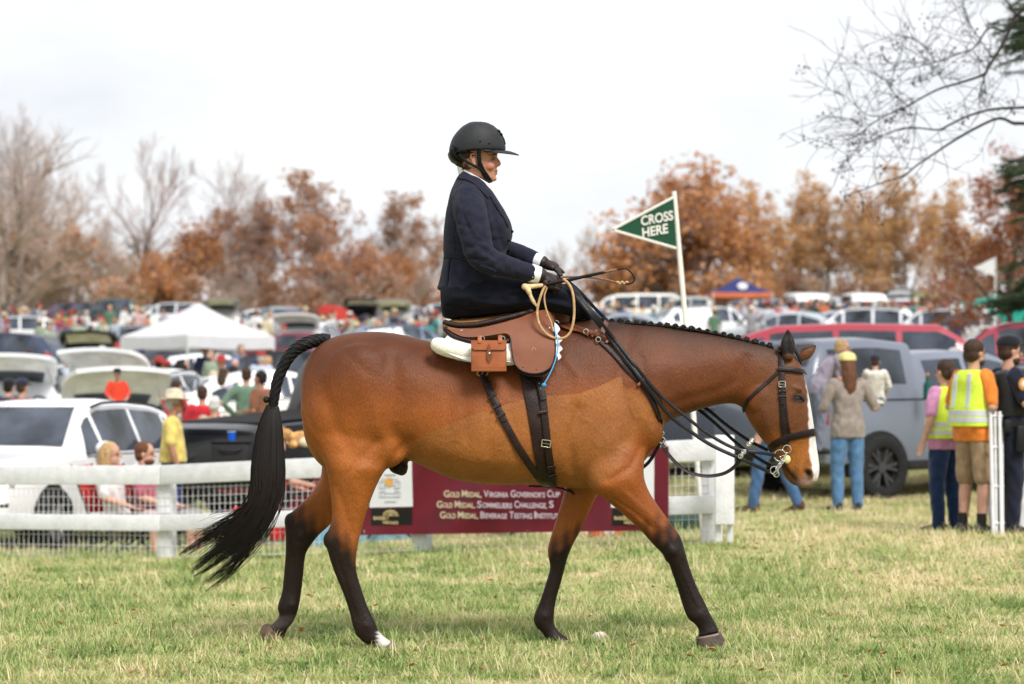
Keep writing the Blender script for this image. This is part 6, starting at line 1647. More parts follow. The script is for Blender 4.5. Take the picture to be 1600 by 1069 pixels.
def wheel_parts(root, kind_, dark, detail):
    xa, xb, wr = WHEEL[kind_]
    key = (wr, dark)
    for x in (xa, xb):
        for s in (-1, 1):
            w = section(kind_, x)[3]
            y = s * (w - .035)
            if key not in _wheel:
                prof = [(.62, -.10), (.70, -.115), (.93, -.115), (.99, -.09), (1.0, -.05), (1.0, .05), (.99, .09), (.93, .115), (.70, .115), (.62, .10)]
                n_ = 28; V, F = [], []
                for i in range(n_):
                    a = 6.2832 * i / n_
                    V += [(r * wr * math.cos(a), yy, r * wr * math.sin(a)) for r, yy in prof]
                k = len(prof)
                for i in range(n_):
                    for j in range(k):
                        F.append((i * k + j, ((i + 1) % n_) * k + j, ((i + 1) % n_) * k + (j + 1) % k, i * k + (j + 1) % k))
                ty = obj('tyre', (V, F), tyre_m, None)
                pr = []
                V, F = [], []
                for i in range(n_):
                    a = 6.2832 * i / n_
                    V += [(r * wr * math.cos(a), yy, r * wr * math.sin(a)) for r, yy in ((.63, -.10), (.66, -.06), (.60, -.03), (.56, .06), (.60, .06), (.63, .10))]
                for i in range(n_):
                    for j in range(5):
                        F.append((i * 6 + j, ((i + 1) % n_) * 6 + j, ((i + 1) % n_) * 6 + j + 1, i * 6 + j + 1))
                pr.append((V, F))
                for i in range(6):
                    a = 6.2832 * i / 6
                    for da in (-.17, .17):
                        p, q = Vector((.14 * wr * math.cos(a), -.045, .14 * wr * math.sin(a))), Vector((.61 * wr * math.cos(a + da), -.06, .61 * wr * math.sin(a + da)))
                        pr.append(ribbon([p, p.lerp(q, .5), q], Vector((0, -1, 0)), [.10 * wr, .085 * wr, .12 * wr], .04))
                V, F = tube([(0, -.075, 0), (0, -.03, 0)], .17 * wr, 14); pr.append((V, F))
                back = tube([(0, .01, 0), (0, .03, 0)], .58 * wr, 20)
                rm = obj('rim', join(*pr), rim_dark if dark else rim_silver, ty)
                bk = obj('brake_disc', back, trim_m, ty)
                _wheel[key] = (ty, rm, bk)
                ty.parent, ty.location, ty.rotation_euler = root, (-x, y, wr), (0, 0, 0 if s < 0 else math.pi)
                ty.name = 'wheel'
            else:
                a, b, c = _wheel[key]
                t = share('wheel', a, root, (-x, y, wr), (0, 0, 0 if s < 0 else math.pi)); share('rim', b, t); share('brake_disc', c, t)
_parts = {}
def car(kind_, label, cat, px, d, heading, colour, group=None, hatch=0, z=None, wheels='silver', detail=True, base=None, name=None, tint=None, rough=.3, roof_rack=False):
    """heading in degrees: 0 = nose to +X (right), 90 = nose away; (px, d) locates the middle of the vehicle on the ground"""
    L = SHAPES[kind_][-1][0]
    p = G(px, d) if base is None else Vector(base)
    if z is not None: p.z = z
    nm = name or {'suv': 'parked_suv', 'hatch': 'parked_car', 'sedan': 'parked_car', 'pickup': 'pickup_truck', 'topper': 'pickup_truck', 'van': 'parked_van'}[kind_]
    h = R(heading)
    off = Vector((math.cos(h), math.sin(h), 0)) * (L / 2)
    r = thing(nm, label, cat, p + off, h, group)
    # sit on the slope: pitch and roll follow the ground
    fx, fy_ = math.cos(h), math.sin(h)
    zf, zr_ = float(zt(p.x + fx * 1.4, p.y + fy_ * 1.4)), float(zt(p.x - fx * 1.4, p.y - fy_ * 1.4))
    r.rotation_euler[1] = -math.atan2(zf - zr_, 2.8)
    r.location.z = p.z + (zf - zr_) / 2.8 * L / 2 - .02
    pm = paint_mat(colour, .8, rough)
    sides, ws, rw = WIN[kind_]
    xa, xb, wr = WHEEL[kind_]
    def add(nm_, key, make, mat):
        k = (kind_, key)
        if k not in _parts:
            o = obj(nm_, make(), mat, r); _parts[k] = o
        else:
            o = share(nm_, _parts[k], r)
        paint(o, mat); return o
    add('body', 'body', lambda: car_mesh(kind_), pm)
    i = 0
    for s in (-1, 1):
        for (a, b, cut) in sides:
            def mkp(a=a, b=b, cut=cut, s=s):
                def P(u, v):
                    x = a + (b - a) * u; lo, hi = (.30 if a > 3.9 and kind_ == 'topper' else .08), .90
                    if cut and a < 2.0: x = a + cut * v * 1.5 + (b - a - cut * v * 1.5) * u; hi = .88
                    elif cut: hi = .9 - (.35 * u)
                    return side_pt(kind_, x, lo + (hi - lo) * v, .009, s)
                return panel(P)
            add('window', 'w%d' % i, mkp, glass_m); i += 1
    def top_panel(rng, f0, f1):
        def P(u, v):
            x = rng[0] + (rng[1] - rng[0]) * u
            zs, zb, ztop, w, wt = section(kind_, x)
            return Vector((-x, (v - .5) * 2 * (wt - .05), ztop + .022))
        return panel(P)
    add('windscreen', 'ws', lambda: top_panel(ws, 0, 1), glass_m)
    if hatch == 0 and kind_ != 'pickup':
        add('rear_window', 'rw', lambda: top_panel(rw, 0, 1), glass_m)
    # wheel arches
    for ia, x in enumerate((xa, xb)):
        for s in (-1, 1):
            def arch(x=x, s=s):
                w = section(kind_, x)[3]
                V = [(-x, s * (w + .006), wr)]; n_ = 18
                for k in range(n_ + 1):
                    a = -.25 + (math.pi + .5) * k / n_
                    V.append((-x + wr * 1.13 * math.cos(a), s * (w + .006), wr + wr * 1.13 * math.sin(a)))
                V2 = [(x_, y_ - s * .16, z_) for x_, y_, z_ in V]; m = len(V)
                return V + V2, [(0, k, k + 1) for k in range(1, n_ + 1)] + [(k, m + k, m + k + 1, k + 1) for k in range(1, n_ + 1)]
            add('wheel_arch', 'arch%d%d' % (ia, s), arch, trim_m)
    if d < 60:
        for s in (-1, 1):
            xs2 = [x for x in ((sides[0][0] + .35), sides[1][0] - .03, sides[1][1] + .04, (sides[2][1] + .02 if len(sides) > 2 else sides[1][1] + .9))]
            for q, x in enumerate(xs2):
                def seam(x=x, s=s):
                    zs, zb, ztop, w, wt = section(kind_, x)
                    return tube([(-x, s * (w * .987 + .002), zb), (-x, s * (w * .995 + .003), zb - .10), (-x, s * (w + .003), zs + (zb - zs) * .55), (-x, s * (w * .985 + .003), zs + .2), (-x, s * (w * .94 + .003), zs + .06)], .006, 4)
                add('door_seam', 'ds%d%d' % (q, s), seam, trim_m)
            for q, x in enumerate((sides[1][1] - .22, (sides[2][1] if len(sides) > 2 else sides[1][1]) - .2)):
                add('door_handle', 'dh%d%d' % (q, s), lambda x=x, s=s: capsule([(-x, s * (section(kind_, x)[3] + .012), section(kind_, x)[1] - .13), (-x - .16, s * (section(kind_, x + .16)[3] + .012), section(kind_, x + .16)[1] - .13)], .016, 8), pm)
            add('sill', 'sill%d' % s, lambda s=s: box(-(xa + xb) / 2, s * (section(kind_, 2.4)[3] * .96), section(kind_, 2.4)[0] + .05, xb - xa - 2.4 * wr, .05, .12, .015), trim_m)
            add('belt_trim', 'bt%d' % s, lambda s=s: tube([side_pt(kind_, x, .03, .008, s) for x in np.linspace(sides[0][0], sides[-1][1], 14)], .010, 5), chrome if kind_ != 'topper' else trim_m)
        add('number_plate', 'np', lambda: box(-(L - .02), 0, section(kind_, L - .15)[1] - .22, .03, .34, .16, .01), plate_m)
    wheel_parts(r, kind_, wheels == 'dark', detail)
    zs, zb, ztop, w, wt = section(kind_, .2)
    for s in (-1, 1):
        add('headlight', 'hl%d' % s, lambda s=s: ellipsoid((-.14, s * (w - .16), zb - .06), (.09, .17, .075), None, 12, 7), lamp_w)
        zs2, zb2, zt2, w2, wt2 = section(kind_, L - .18)
        add('tail_light', 'tl%d' % s, lambda s=s: box(-(L - .15), s * (w2 - .06), zb2 - .14, .22, .14, .26, .03), lamp_r)
        add('mirror', 'mi%d' % s, lambda s=s: ellipsoid((-(ws[0] + .38), s * (section(kind_, 1.8)[3] + .12), section(kind_, 1.8)[1] + .10), (.07, .13, .085), None, 12, 7), pm)
    add('bumper', 'bf', lambda: box(-.10, 0, zs + .05, .18, w * 1.5, .14, .04), trim_m)
    add('bumper', 'br', lambda: box(-(L - .05), 0, section(kind_, L - .2)[0] + .12, .16, section(kind_, L - .2)[3] * 1.75, .14, .04), trim_m)
    add('grille', 'gr', lambda: box(-.05, 0, zs + .24, .08, w * .95, .16, .02), trim_m)
    if kind_ == 'pickup':
        add('dark_bed_panel', 'bed', lambda: box(-(3.9 + 5.35) / 2, 0, 1.236, 1.42, 1.62, .012), cargo_m)  # dark panel at rail height; its colour stands in for shade in the bed
    if roof_rack or kind_ == 'suv':
        for s in (-1, 1):
            add('roof_rail', 'rr%d' % s, lambda s=s: tube([side_pt(kind_, x, 1.0, .06, s) for x in np.linspace(2.1, L - .75, 8)], .018, 6), trim_m)
    if hatch:
        zb2 = section(kind_, L - .1)[1]
        xh = rw[0] - .05; zs3, zb3, zt3, w3, wt3 = section(kind_, xh)
        add('dark_cargo_panel', 'cargo', lambda: panel(lambda u, v: Vector((-(xh + (L - .02 - xh) * (1 - v)) - .02, (u - .5) * 2 * (w3 - .14 - .06 * v), .55 + (zt3 - .07 - .55) * v))), cargo_m)  # dark panel over the closed rear; its colour stands in for interior shade
        def lift(th, o):
            def P(u, v):
                lx = v * 1.12; y = (u - .5) * 2 * (wt3 + .04 + .10 * math.sin(v * 3.1)); dz = -.05 * (2 * u - 1) ** 2
                c, s_ = math.cos(R(hatch)), math.sin(R(hatch))
                bend = .10 * math.sin(v * math.pi)
                return Vector((-(xh + lx * c) , y, zt3 + lx * s_ + bend + dz + o))
            return panel(P, 8, 6)
        def shell():
            a, b = lift(0, .02), lift(0, -.05)
            V, F = a; n_ = len(V); m = 9 * 7
            bd = [j for j in range(7)] + [i * 7 + 6 for i in range(1, 9)] + [8 * 7 + 6 - j for j in range(1, 7)] + [i * 7 for i in range(7, 0, -1)]
            return V + b[0], F + [tuple(n_ + i for i in reversed(f)) for f in b[1]] + [(p_, q_, n_ + q_, n_ + p_) for p_, q_ in zip(bd, bd[1:] + bd[:1])]
        add('liftgate', 'lift%d' % hatch, shell, pm)
        def inner(v0, v1, o):
            V, F = lift(0, o)
            V = [V[i * 7 + j] for i in range(9) for j in range(7)]
            Vn = []
            for i in range(1, 8):
                for j in range(7):
                    t = v0 + (v1 - v0) * j / 6; jj = t * 6; k = min(int(jj), 5); f = jj - k
                    a, b = Vector(V[i * 7 + k]), Vector(V[i * 7 + k + 1]); Vn.append(tuple(a.lerp(b, f)))
            return Vn, [(i * 7 + j, i * 7 + j + 1, (i + 1) * 7 + j + 1, (i + 1) * 7 + j) for i in range(6) for j in range(6)]
        add('gate_glass', 'gg%d' % hatch, lambda: inner(.06, .30, -.058), glass_m)
        add('gate_lining', 'gl%d' % hatch, lambda: inner(.34, .95, -.058), gate_in)
        for s in (-1, 1):
            c, s_ = math.cos(R(hatch)), math.sin(R(hatch))
            add('gate_strut', 'gs%d%d' % (hatch, s), lambda s=s: tube([(-(xh + .35), s * (w3 - .12), zb3 + .1), (-(xh + .55 * c), s * (wt3 - .02), zt3 + .5 * s_)], .012, 6), chrome)
    return r
# ---------------------------------------------------------------- people
SKINS = [mk('skin_light', (.52, .29, .21), .55, .08, 18), mk('skin_tan', (.40, .20, .13), .55, .08, 18), mk('skin_brown', (.16, .08, .05), .55, .1, 18)]
HAIRS = {'brown': mk('hair_brown', (.045, .024, .015), .6, .3, 50, .5, 150), 'dark': mk('hair_dark', (.014, .010, .008), .55, .3, 50, .5, 150), 'blond': mk('hair_blond', (.42, .27, .13), .6, .25, 50, .5, 150), 'grey': mk('hair_grey', (.42, .40, .38), .7, .2, 50, .5, 150), 'white': mk('hair_white', (.62, .60, .57), .7, .1, 50, .5, 150), 'auburn': mk('hair_auburn', (.11, .045, .022), .6, .3, 50, .5, 150)}
shoe_d, shoe_b = mk('shoe_dark', (.02, .018, .017), .6), mk('shoe_brown', (.10, .05, .028), .6)
def V3(*a): return Vector(a)
BASE = dict(hip=(0, 0, .95), chest=(0, 0, 1.28), neck=(-.005, 0, 1.48), head=(.02, 0, 1.63), sL=(-.01, .185, 1.435), sR=(-.01, -.185, 1.435), eL=(-.03, .255, 1.155), eR=(-.03, -.255, 1.155), wL=(.05, .265, .915), wR=(.05, -.265, .915),
            kL=(.02, .11, .51), kR=(.02, -.11, .51), aL=(-.015, .115, .085), aR=(-.015, -.115, .085), tL=(.15, .14, .03), tR=(.15, -.14, .03), hw=.165, cw=.175, bel=.115)
POSES = {'stand': {}, 'hips': dict(eL=(-.09, .36, 1.19), eR=(-.09, -.36, 1.19), wL=(.06, .20, 1.02), wR=(.06, -.20, 1.02)), 'hold': dict(eL=(-.03, .25, 1.16), wL=(.24, .14, 1.14), eR=(-.02, -.25, 1.15), wR=(.23, -.12, 1.10)),
         'cup': dict(eR=(.02, -.25, 1.16), wR=(.22, -.16, 1.26)), 'stride': dict(kL=(.16, .10, .53), aL=(.22, .11, .10), tL=(.38, .12, .05), kR=(-.06, -.1, .50), aR=(-.22, -.11, .13), tR=(-.10, -.13, .03)),
         'sit': dict(hip=(0, 0, .47), chest=(-.10, 0, .80), neck=(-.13, 0, 1.00), head=(-.09, 0, 1.15), sL=(-.14, .185, .95), sR=(-.14, -.185, .95), eL=(-.05, .25, .70), eR=(-.05, -.25, .70), wL=(.19, .20, .62), wR=(.19, -.20, .62), kL=(.43, .13, .50), kR=(.43, -.13, .50), aL=(.45, .14, .085), aR=(.45, -.14, .085), tL=(.60, .16, .03), tR=(.60, -.16, .03)),
         'lean': dict(chest=(.14, 0, 1.24), neck=(.28, 0, 1.38), head=(.36, 0, 1.48), sL=(.24, .18, 1.34), sR=(.24, -.18, 1.34), eL=(.34, .22, 1.08), eR=(.34, -.22, 1.08), wL=(.50, .14, .98), wR=(.50, -.14, .98)),
         'look': dict(head=(.05, 0, 1.61), eL=(.0, .25, 1.16), wL=(.2, .18, 1.02))}
_pc = {}
def hand_parts(w, e, fine):
    ax = (w - e).normalized(); side_ = ax.cross(Vector((0, 0, 1))) if abs(ax.z) < .9 else Vector((1, 0, 0)); side_.normalize(); nn = side_.cross(ax)
    out = [loft([(w - ax * .02, side_ * .024, nn * .018), (w + ax * .02, side_ * .036, nn * .016), (w + ax * .085, side_ * .038, nn * .013), (w + ax * .10, side_ * .03, nn * .008)], 12, 2)]
    for i in range(4):
        b = w + ax * .085 + side_ * ((i - 1.5) * .019); L = (.062, .074, .069, .052)[i]
        out.append(capsule([b, b + ax * L * .5 + nn * .006, b + ax * L + nn * .022], [.0095, .009, .0075] if fine else .011, 8))
    b = w + ax * .02 + side_ * .034; out.append(capsule([b, b + ax * .03 + side_ * .018, b + ax * .062 + side_ * .02 + nn * .012], [.012, .0105, .008] if fine else .012, 8))
    return out
def person_geo(pose, sleeve, bottom, hair, fine, female=False, over=None):
    key = (pose, sleeve, bottom, hair, fine, female, str(over))
    if key in _pc: return _pc[key]
    J = dict(BASE); J.update(POSES.get(pose, {})); J.update(over or {})
    P = {k: (Vector(v) if hasattr(v, '__len__') else v) for k, v in J.items()}
    vox = .0075 if fine else .017; sm = 3 if fine else 2
    hd = P['head']; nk = P['neck']; upv = (hd - nk).normalized(); fw = Vector((1, 0, 0))
    head_ = [ellipsoid(hd + V3(-.004, 0, .035), (.096, .076, .092), None, 20, 12), ellipsoid(hd + V3(.022, 0, -.045), (.066, .056, .068), None, 16, 10), ellipsoid(hd + V3(.070, 0, -.088), (.022, .024, .018), None, 10, 8),
             capsule([hd + V3(.090, 0, .012), hd + V3(.112, 0, -.024)], [.010, .016], 8), ellipsoid(hd + V3(.080, 0, -.058), (.016, .026, .010), None, 10, 8)]
    head_ += [ellipsoid(hd + V3(-.005, s * .079, -.012), (.016, .010, .028), None, 8, 6) for s in (-1, 1)]
    body = head_ + [capsule([nk - V3(0, 0, .05), hd + V3(-.012, 0, -.06)], .054, 12)]
    for s in 'LR':
        e, w, sh = P['e' + s], P['w' + s], P['s' + s]
        body += [capsule([e.lerp(w, -.05), e.lerp(w, .4), w], [.040, .039, .026], 10)] + hand_parts(w, e, fine)
        body.append(capsule([sh.lerp(e, .3), e], [.05, .041], 10))
        if bottom in ('shorts', 'skirt'):
            k_, a = P['k' + s], P['a' + s]; body.append(capsule([P['hip'].lerp(k_, .6) + V3(0, k_.y * .3, 0), k_, k_.lerp(a, .3), a], [.07, .056, .058, .036], 12)); body.append(capsule([a, P['t' + s]], [.038, .032], 10))
        else:
            a = P['a' + s]; body.append(capsule([P['hip'] + V3(0, (.06 if s == 'L' else -.06), 0), P['k' + s], a, P['t' + s]], [.06, .042, .036, .03], 10))
    cb = P['chest'] - V3(0, 0, .1); body.append(capsule([P['hip'], P['chest'], nk - V3(0, 0, .1)], .09, 10))
    G_ = {'body': remesh(join(*body), vox, sm, 1)[:2]}
    # shirt: trunk and sleeves
    hw, cw, bl = P['hw'], P['cw'], P['bel']
    mid = P['hip'].lerp(P['chest'], .5); shc = (P['sL'] + P['sR']) / 2
    def ringst(c, dx, dy, t=None):
        return (Vector(c), V3(dx, 0, 0), V3(0, dy, 0), 2.4, 0)
    lo = P['hip'] + (V3(0, 0, -.10) if bottom != 'tuck' else V3(0, 0, .02))
    tor = loft([ringst(lo, .125, hw + .015), ringst(P['hip'] + V3(0, 0, .03), bl + .012, hw + .012), ringst(mid, bl, hw - (.02 if female else 0)), ringst(P['chest'], .118 + (.02 if female else 0), cw), ringst(shc.lerp(P['chest'], .3), .112, cw + .012), ringst(shc + V3(0, 0, .012), .085, .15), ringst(nk + V3(0, 0, -.01), .062, .066)], 24, 3)
    sh_ = [tor]
    for s in 'LR':
        e, w, sp = P['e' + s], P['w' + s], P['s' + s]
        end = e if sleeve == 'short' else w
        if sleeve == 'short': sh_.append(capsule([sp - V3(0, sp.y * .15, .01), sp.lerp(e, .5), sp.lerp(e, .82)], [.074, .068, .062], 12))
        elif sleeve == 'long': sh_.append(capsule([sp - V3(0, sp.y * .15, .01), sp.lerp(e, .5), e, e.lerp(w, .5), e.lerp(w, .93)], [.074, .066, .056, .05, .042], 12))
    G_['shirt'] = remesh(join(*sh_), .010 if fine else .02, sm, 1)[:2]
    # trousers / shorts / skirt
    lg = [loft([ringst(P['hip'] + V3(0, 0, .07), bl + .002, hw), ringst(P['hip'], .128, hw + .006), ringst(P['hip'] - V3(0, 0, .09), .12, hw)], 22, 3)]
    for s in 'LR':
        k_, a = P['k' + s], P['a' + s]; h0 = P['hip'] + V3(0, (.085 if s == 'L' else -.085), -.05)
        if bottom == 'shorts': lg.append(capsule([h0, h0.lerp(k_, .5), h0.lerp(k_, .95)], [.10, .096, .092], 14))
        elif bottom == 'skirt': lg.append(capsule([h0, h0.lerp(k_, .5), h0.lerp(k_, 1.0)], [.11, .12, .13], 14))
        else: lg.append(capsule([h0, h0.lerp(k_, .5), k_, k_.lerp(a, .4), a + (a - k_) * .0], [x * (.55 + .45 * hw / .165) for x in (.102, .094, .076, .070, .060)], 14))
    G_['trousers'] = remesh(join(*lg), .010 if fine else .02, sm, 1)[:2]
    for s in 'LR':
        a, t = P['a' + s], P['t' + s]; dr = (t - a); dr.z = 0; dr.normalize(); z0 = t.z - .025
        G_['shoe' + s] = loft([(a - dr * .07 + V3(0, 0, -.03), V3(0, 0, .05), dr.cross(V3(0, 0, 1)) * .03), (a + V3(0, 0, -.025), V3(0, 0, .06), dr.cross(V3(0, 0, 1)) * .042), (a.lerp(t, .6) + V3(0, 0, -.012), V3(0, 0, .042), dr.cross(V3(0, 0, 1)) * .05), (t + dr * .05 + V3(0, 0, .002), V3(0, 0, .022), dr.cross(V3(0, 0, 1)) * .04), (t + dr * .085, V3(0, 0, .012), dr.cross(V3(0, 0, 1)) * .02)], 14, 3)
    if hair:
        hh = [ellipsoid(hd + V3(-.022, 0, .050), (.098, .086, .090), None, 18, 10), ellipsoid(hd + V3(-.052, 0, -.01), (.062, .080, .072), None, 14, 8)]
        if hair == 'long': hh += [capsule([hd + V3(-.06, 0, .0), hd + V3(-.085, 0, -.12), hd + V3(-.10, 0, -.26), hd + V3(-.105, 0, -.33)], [.08, .085, .075, .05], 14)]
        if hair == 'bob': hh += [capsule([hd + V3(-.05, 0, .02), hd + V3(-.06, 0, -.10)], [.088, .085], 14), capsule([hd + V3(-.01, .07, .03), hd + V3(-.015, .072, -.10)], [.03, .028], 8), capsule([hd + V3(-.01, -.07, .03), hd + V3(-.015, -.072, -.10)], [.03, .028], 8)]
        if hair == 'pony': hh += [capsule([hd + V3(-.08, 0, .04), hd + V3(-.14, 0, -.02), hd + V3(-.15, 0, -.14), hd + V3(-.14, 0, -.22)], [.03, .036, .032, .014], 10)]
        if hair == 'beard': hh += [ellipsoid(hd + V3(.035, 0, -.075), (.062, .064, .046), None, 14, 8)]
        G_['hair'] = remesh(join(*hh), .011 if fine else .02, sm)[:2]
    if fine:      # folds in the cloth, strands in the hair
        for kx, am, fq in (('shirt', .0045, 34), ('trousers', .005, 26), ('hair', .0045, 95)):
            if kx in G_:
                v, f = G_[kx]; v = np.asarray(v); n2 = vnormals(v, f)
                w = np.sin(v[:, 2] * fq + 3.1 * np.sin(v[:, 1] * 17) + 2.2 * np.sin(v[:, 0] * 21)) * np.sin(v[:, 1] * fq * .7 + 2 * np.sin(v[:, 2] * 9)) if kx != 'hair' else np.sin(v[:, 1] * fq + 2 * np.sin(v[:, 2] * 14)) * np.cos(v[:, 0] * fq * .6)
                G_[kx] = (v + n2 * (am * w)[:, None], f)
    G_['_head'] = hd; G_['_J'] = P
    _pc[key] = G_
    return G_
_po = {}
def cap_geo(kind_, hd):
    if kind_ == 'cap':
        c = loft([(hd + V3(-.008, 0, .060), V3(.104, 0, 0), V3(0, .089, 0)), (hd + V3(-.008, 0, .085), V3(.103, 0, .0), V3(0, .088, 0)), (hd + V3(-.010, 0, .118), V3(.088, 0, 0), V3(0, .076, 0)), (hd + V3(-.012, 0, .140), V3(.05, 0, 0), V3(0, .045, 0)), (hd + V3(-.012, 0, .146), V3(.01, 0, 0), V3(0, .01, 0))], 20, 3)
        b = loft([(hd + V3(.078, 0, .066), V3(0, 0, .006), V3(0, .070, 0)), (hd + V3(.115, 0, .064), V3(0, 0, .005), V3(0, .066, 0)), (hd + V3(.150, 0, .056), V3(0, 0, .005), V3(0, .05, 0)), (hd + V3(.170, 0, .050), V3(0, 0, .004), V3(0, .02, 0))], 14, 3)
        V, F = join(c, b)
        return [tuple(hd + V3(0, 0, .05) + (Vector(v) - hd - V3(0, 0, .05)) * 1.12) for v in V], F
    if kind_ == 'straw':
        V, F = [], []
        prof = [(.0, .175), (.05, .178), (.078, .168), (.088, .14), (.098, .075), (.103, .062), (.14, .055), (.185, .062), (.19, .056), (.14, .047), (.09, .052)]
        n_ = 24
        for i in range(n_):
            a = 6.2832 * i / n_
            for r, z in prof: V.append(tuple(hd + V3(r * 1.08 * math.cos(a) - .005, r * .95 * math.sin(a), z + .012 * math.cos(2 * a + math.pi) * (r / .19))))
        k = len(prof)
        for i in range(n_):
            for j in range(k - 1): F.append((i * k + j, ((i + 1) % n_) * k + j, ((i + 1) % n_) * k + j + 1, i * k + j + 1))
        return V, F
    return loft([(hd + V3(-.01, 0, .05), V3(.105, 0, 0), V3(0, .09, 0)), (hd + V3(-.012, 0, .10), V3(.10, 0, 0), V3(0, .086, 0)), (hd + V3(-.015, 0, .15), V3(.03, 0, 0), V3(0, .03, 0))], 18, 3)
def person(label, px, d, rz, shirt, trousers, pose='stand', sleeve='long', bottom='trousers', hair='short', hcol='brown', hat=None, hatcol='#dddddd', sk=0, fine=False, female=False, over=None, scale=1.0, z=None, group=None, shoe=None, base=None, cat='person', name='person', under=None):
    """rz degrees: 0 faces right, 90 faces away, -90 faces the camera"""
    b = G(px, d) if base is None else Vector(base)
    if z is not None: b.z = z
    r = thing(name, label, cat, b, R(rz), group); r.scale = (scale,) * 3
    gk = (pose, sleeve, bottom, hair, fine, female, str(over))
    g = person_geo(pose, sleeve, bottom, hair, fine, female, over)
    def add(nm, key, mat):
        k = (gk if not key.startswith('hat') else gk, key)
        if k not in _po: o = obj(nm, g[key] if not hasattr(g[key][0], 'tolist') else (g[key][0].tolist(), g[key][1]), mat, r); _po[k] = o
        else: o = share(nm, _po[k], r)
        paint(o, mat); return o
    add('body', 'body', SKINS[sk]); add('shirt', 'shirt', cloth(shirt)); add('trousers' if bottom == 'trousers' else ('shorts' if bottom == 'shorts' else 'skirt'), 'trousers', cloth(trousers))
    for s in 'LR': add('shoe', 'shoe' + s, shoe or shoe_d)
    if hair: add('hair', 'hair', HAIRS[hcol])
    if hat:
        g['hat_' + hat] = cap_geo(hat, g['_head']); add('hat', 'hat_' + hat, cloth(hatcol))
    if fine:
        hd = g['_head']
        for s in (-1, 1):
            o = obj('eye', ellipsoid(hd + V3(.088, s * .032, .004), (.008, .012, .007), None, 8, 6), mk('eye_dark', (.03, .02, .016), .3), r)
            o = obj('eyebrow', capsule([hd + V3(.090, s * .018, .024), hd + V3(.086, s * .046, .022)], .005, 6), HAIRS[hcol], r)
        obj('mouth', ellipsoid(hd + V3(.0955, 0, -.060), (.004, .020, .0035), None, 8, 6), mk('lips', (.30, .11, .09), .5), r)
    return r, g
# ---------------------------------------------------------------- canopies and camp furniture
tent_w = mk('canopy_white', (.74, .74, .77), .8, .03, 3, .15, 8, trans=.25)
def canopy(label, px, d, size, rz, eave, peak, top_m, val_m, group=None, val=.26):
    b = G(px, d); r = thing('canopy_tent', label, 'tent', b, R(rz), group); h = size / 2
    V, F = [], []; n_ = 8
    cs_ = [(-h, -h), (h, -h), (h, h), (-h, h)]
    for k in range(4):
        a, c = Vector((*cs_[k], eave)), Vector((*cs_[(k + 1) % 4], eave)); p = Vector((0, 0, peak)); o = len(V)
        for i in range(n_ + 1):
            for j in range(n_ + 1):
                t = j / n_; e = a.lerp(c, i / n_); q = e.lerp(p, t); q.z -= .10 * math.sin(math.pi * t) * (1 - .4 * abs(2 * i / n_ - 1)); q.z -= .03 * math.sin(math.pi * i / n_) * (1 - t); V.append(tuple(q))
        for i in range(n_):
            for j in range(n_):
                s = o + i * (n_ + 1) + j; F.append((s, s + n_ + 1, s + n_ + 2, s + 1))
    obj('roof', (V, F), top_m, r)
    for k in range(4):
        a, c = Vector((*cs_[k], eave)), Vector((*cs_[(k + 1) % 4], eave)); V, F = [], []
        for i in range(13):
            t = i / 12; e = a.lerp(c, t); e.z -= .03 * math.sin(math.pi * t); V += [tuple(e * 1.0 + Vector((0, 0, -.004))), tuple(e + Vector((0, 0, -val)))]
        F = [(2 * i, 2 * i + 1, 2 * i + 3, 2 * i + 2) for i in range(12)]; obj('valance', (V, F), val_m, r)
    for x, y in cs_: obj('pole', tube([(x * .99, y * .99, -.3), (x * .99, y * .99, eave - .02)], .026, 8), tent_w, r)
    fr = [tube([(x * .99, y * .99, eave - .3), (0, 0, peak - .1)], .014, 5) for x, y in cs_]; obj('frame', join(*fr), chrome, r)
    return r
canopy('white pop up canopy tent standing corner on among the parked cars', 309, 60, 2.7, 45, 2.06, 2.90, tent_w, tent_w, val=.30)
t = canopy('navy blue canopy tent with orange valance in front of the autumn trees', 1153, 113, 2.8, 4, 1.95, 2.7, mk('canopy_navy', (.028, .034, .12), .8, .1, 2), mk('canopy_orange', (.52, .15, .07), .8, .1, 2), val=.24)
obj('emblem', ellipsoid((0.05, -1.02, 2.24), (.24, .03, .2), Matrix.Rotation(R(-33), 3, 'X').to_euler()), tent_w, t)
canopy('teal canopy tent half hidden by evergreen boughs at the right edge', 1600, 84, 4.2, 8, 1.75, 2.35, mk('canopy_teal', (.012, .28, .22), .8, .1, 2), mk('canopy_teal', (.012, .28, .22)), val=.9)
# red umbrella tilted against the black hatch
def umbrella():
    b = G(528, 104); r = thing('umbrella', 'red patio umbrella tilted beside the black open car', 'umbrella', b); c = Vector((0, 0, 1.35)); ax = Vector((.34, -.15, .9)).normalized(); u = ax.orthogonal().normalized(); v = ax.cross(u); V, F = [tuple(c + ax * .42)], []
    for k, (rr, hh) in enumerate(((.35, .38), (.7, .25), (.95, .05), (.96, -.02))):
        for i in range(16): a = 6.2832 * i / 16; V.append(tuple(c + u * (rr * math.cos(a)) + v * (rr * math.sin(a)) + ax * hh))
    for i in range(16): F.append((0, 1 + i, 1 + (i + 1) % 16)); F += [(1 + k * 16 + i, 1 + (k + 1) * 16 + i, 1 + (k + 1) * 16 + (i + 1) % 16, 1 + k * 16 + (i + 1) % 16) for k in range(3)]
    obj('shade', (V, F), mk('umbrella_red', (.45, .04, .03), .7, .1, 3, trans=.3), r); obj('pole', tube([(0, 0, -.2), c, c + ax * .48], .022, 8), chrome, r)
umbrella()
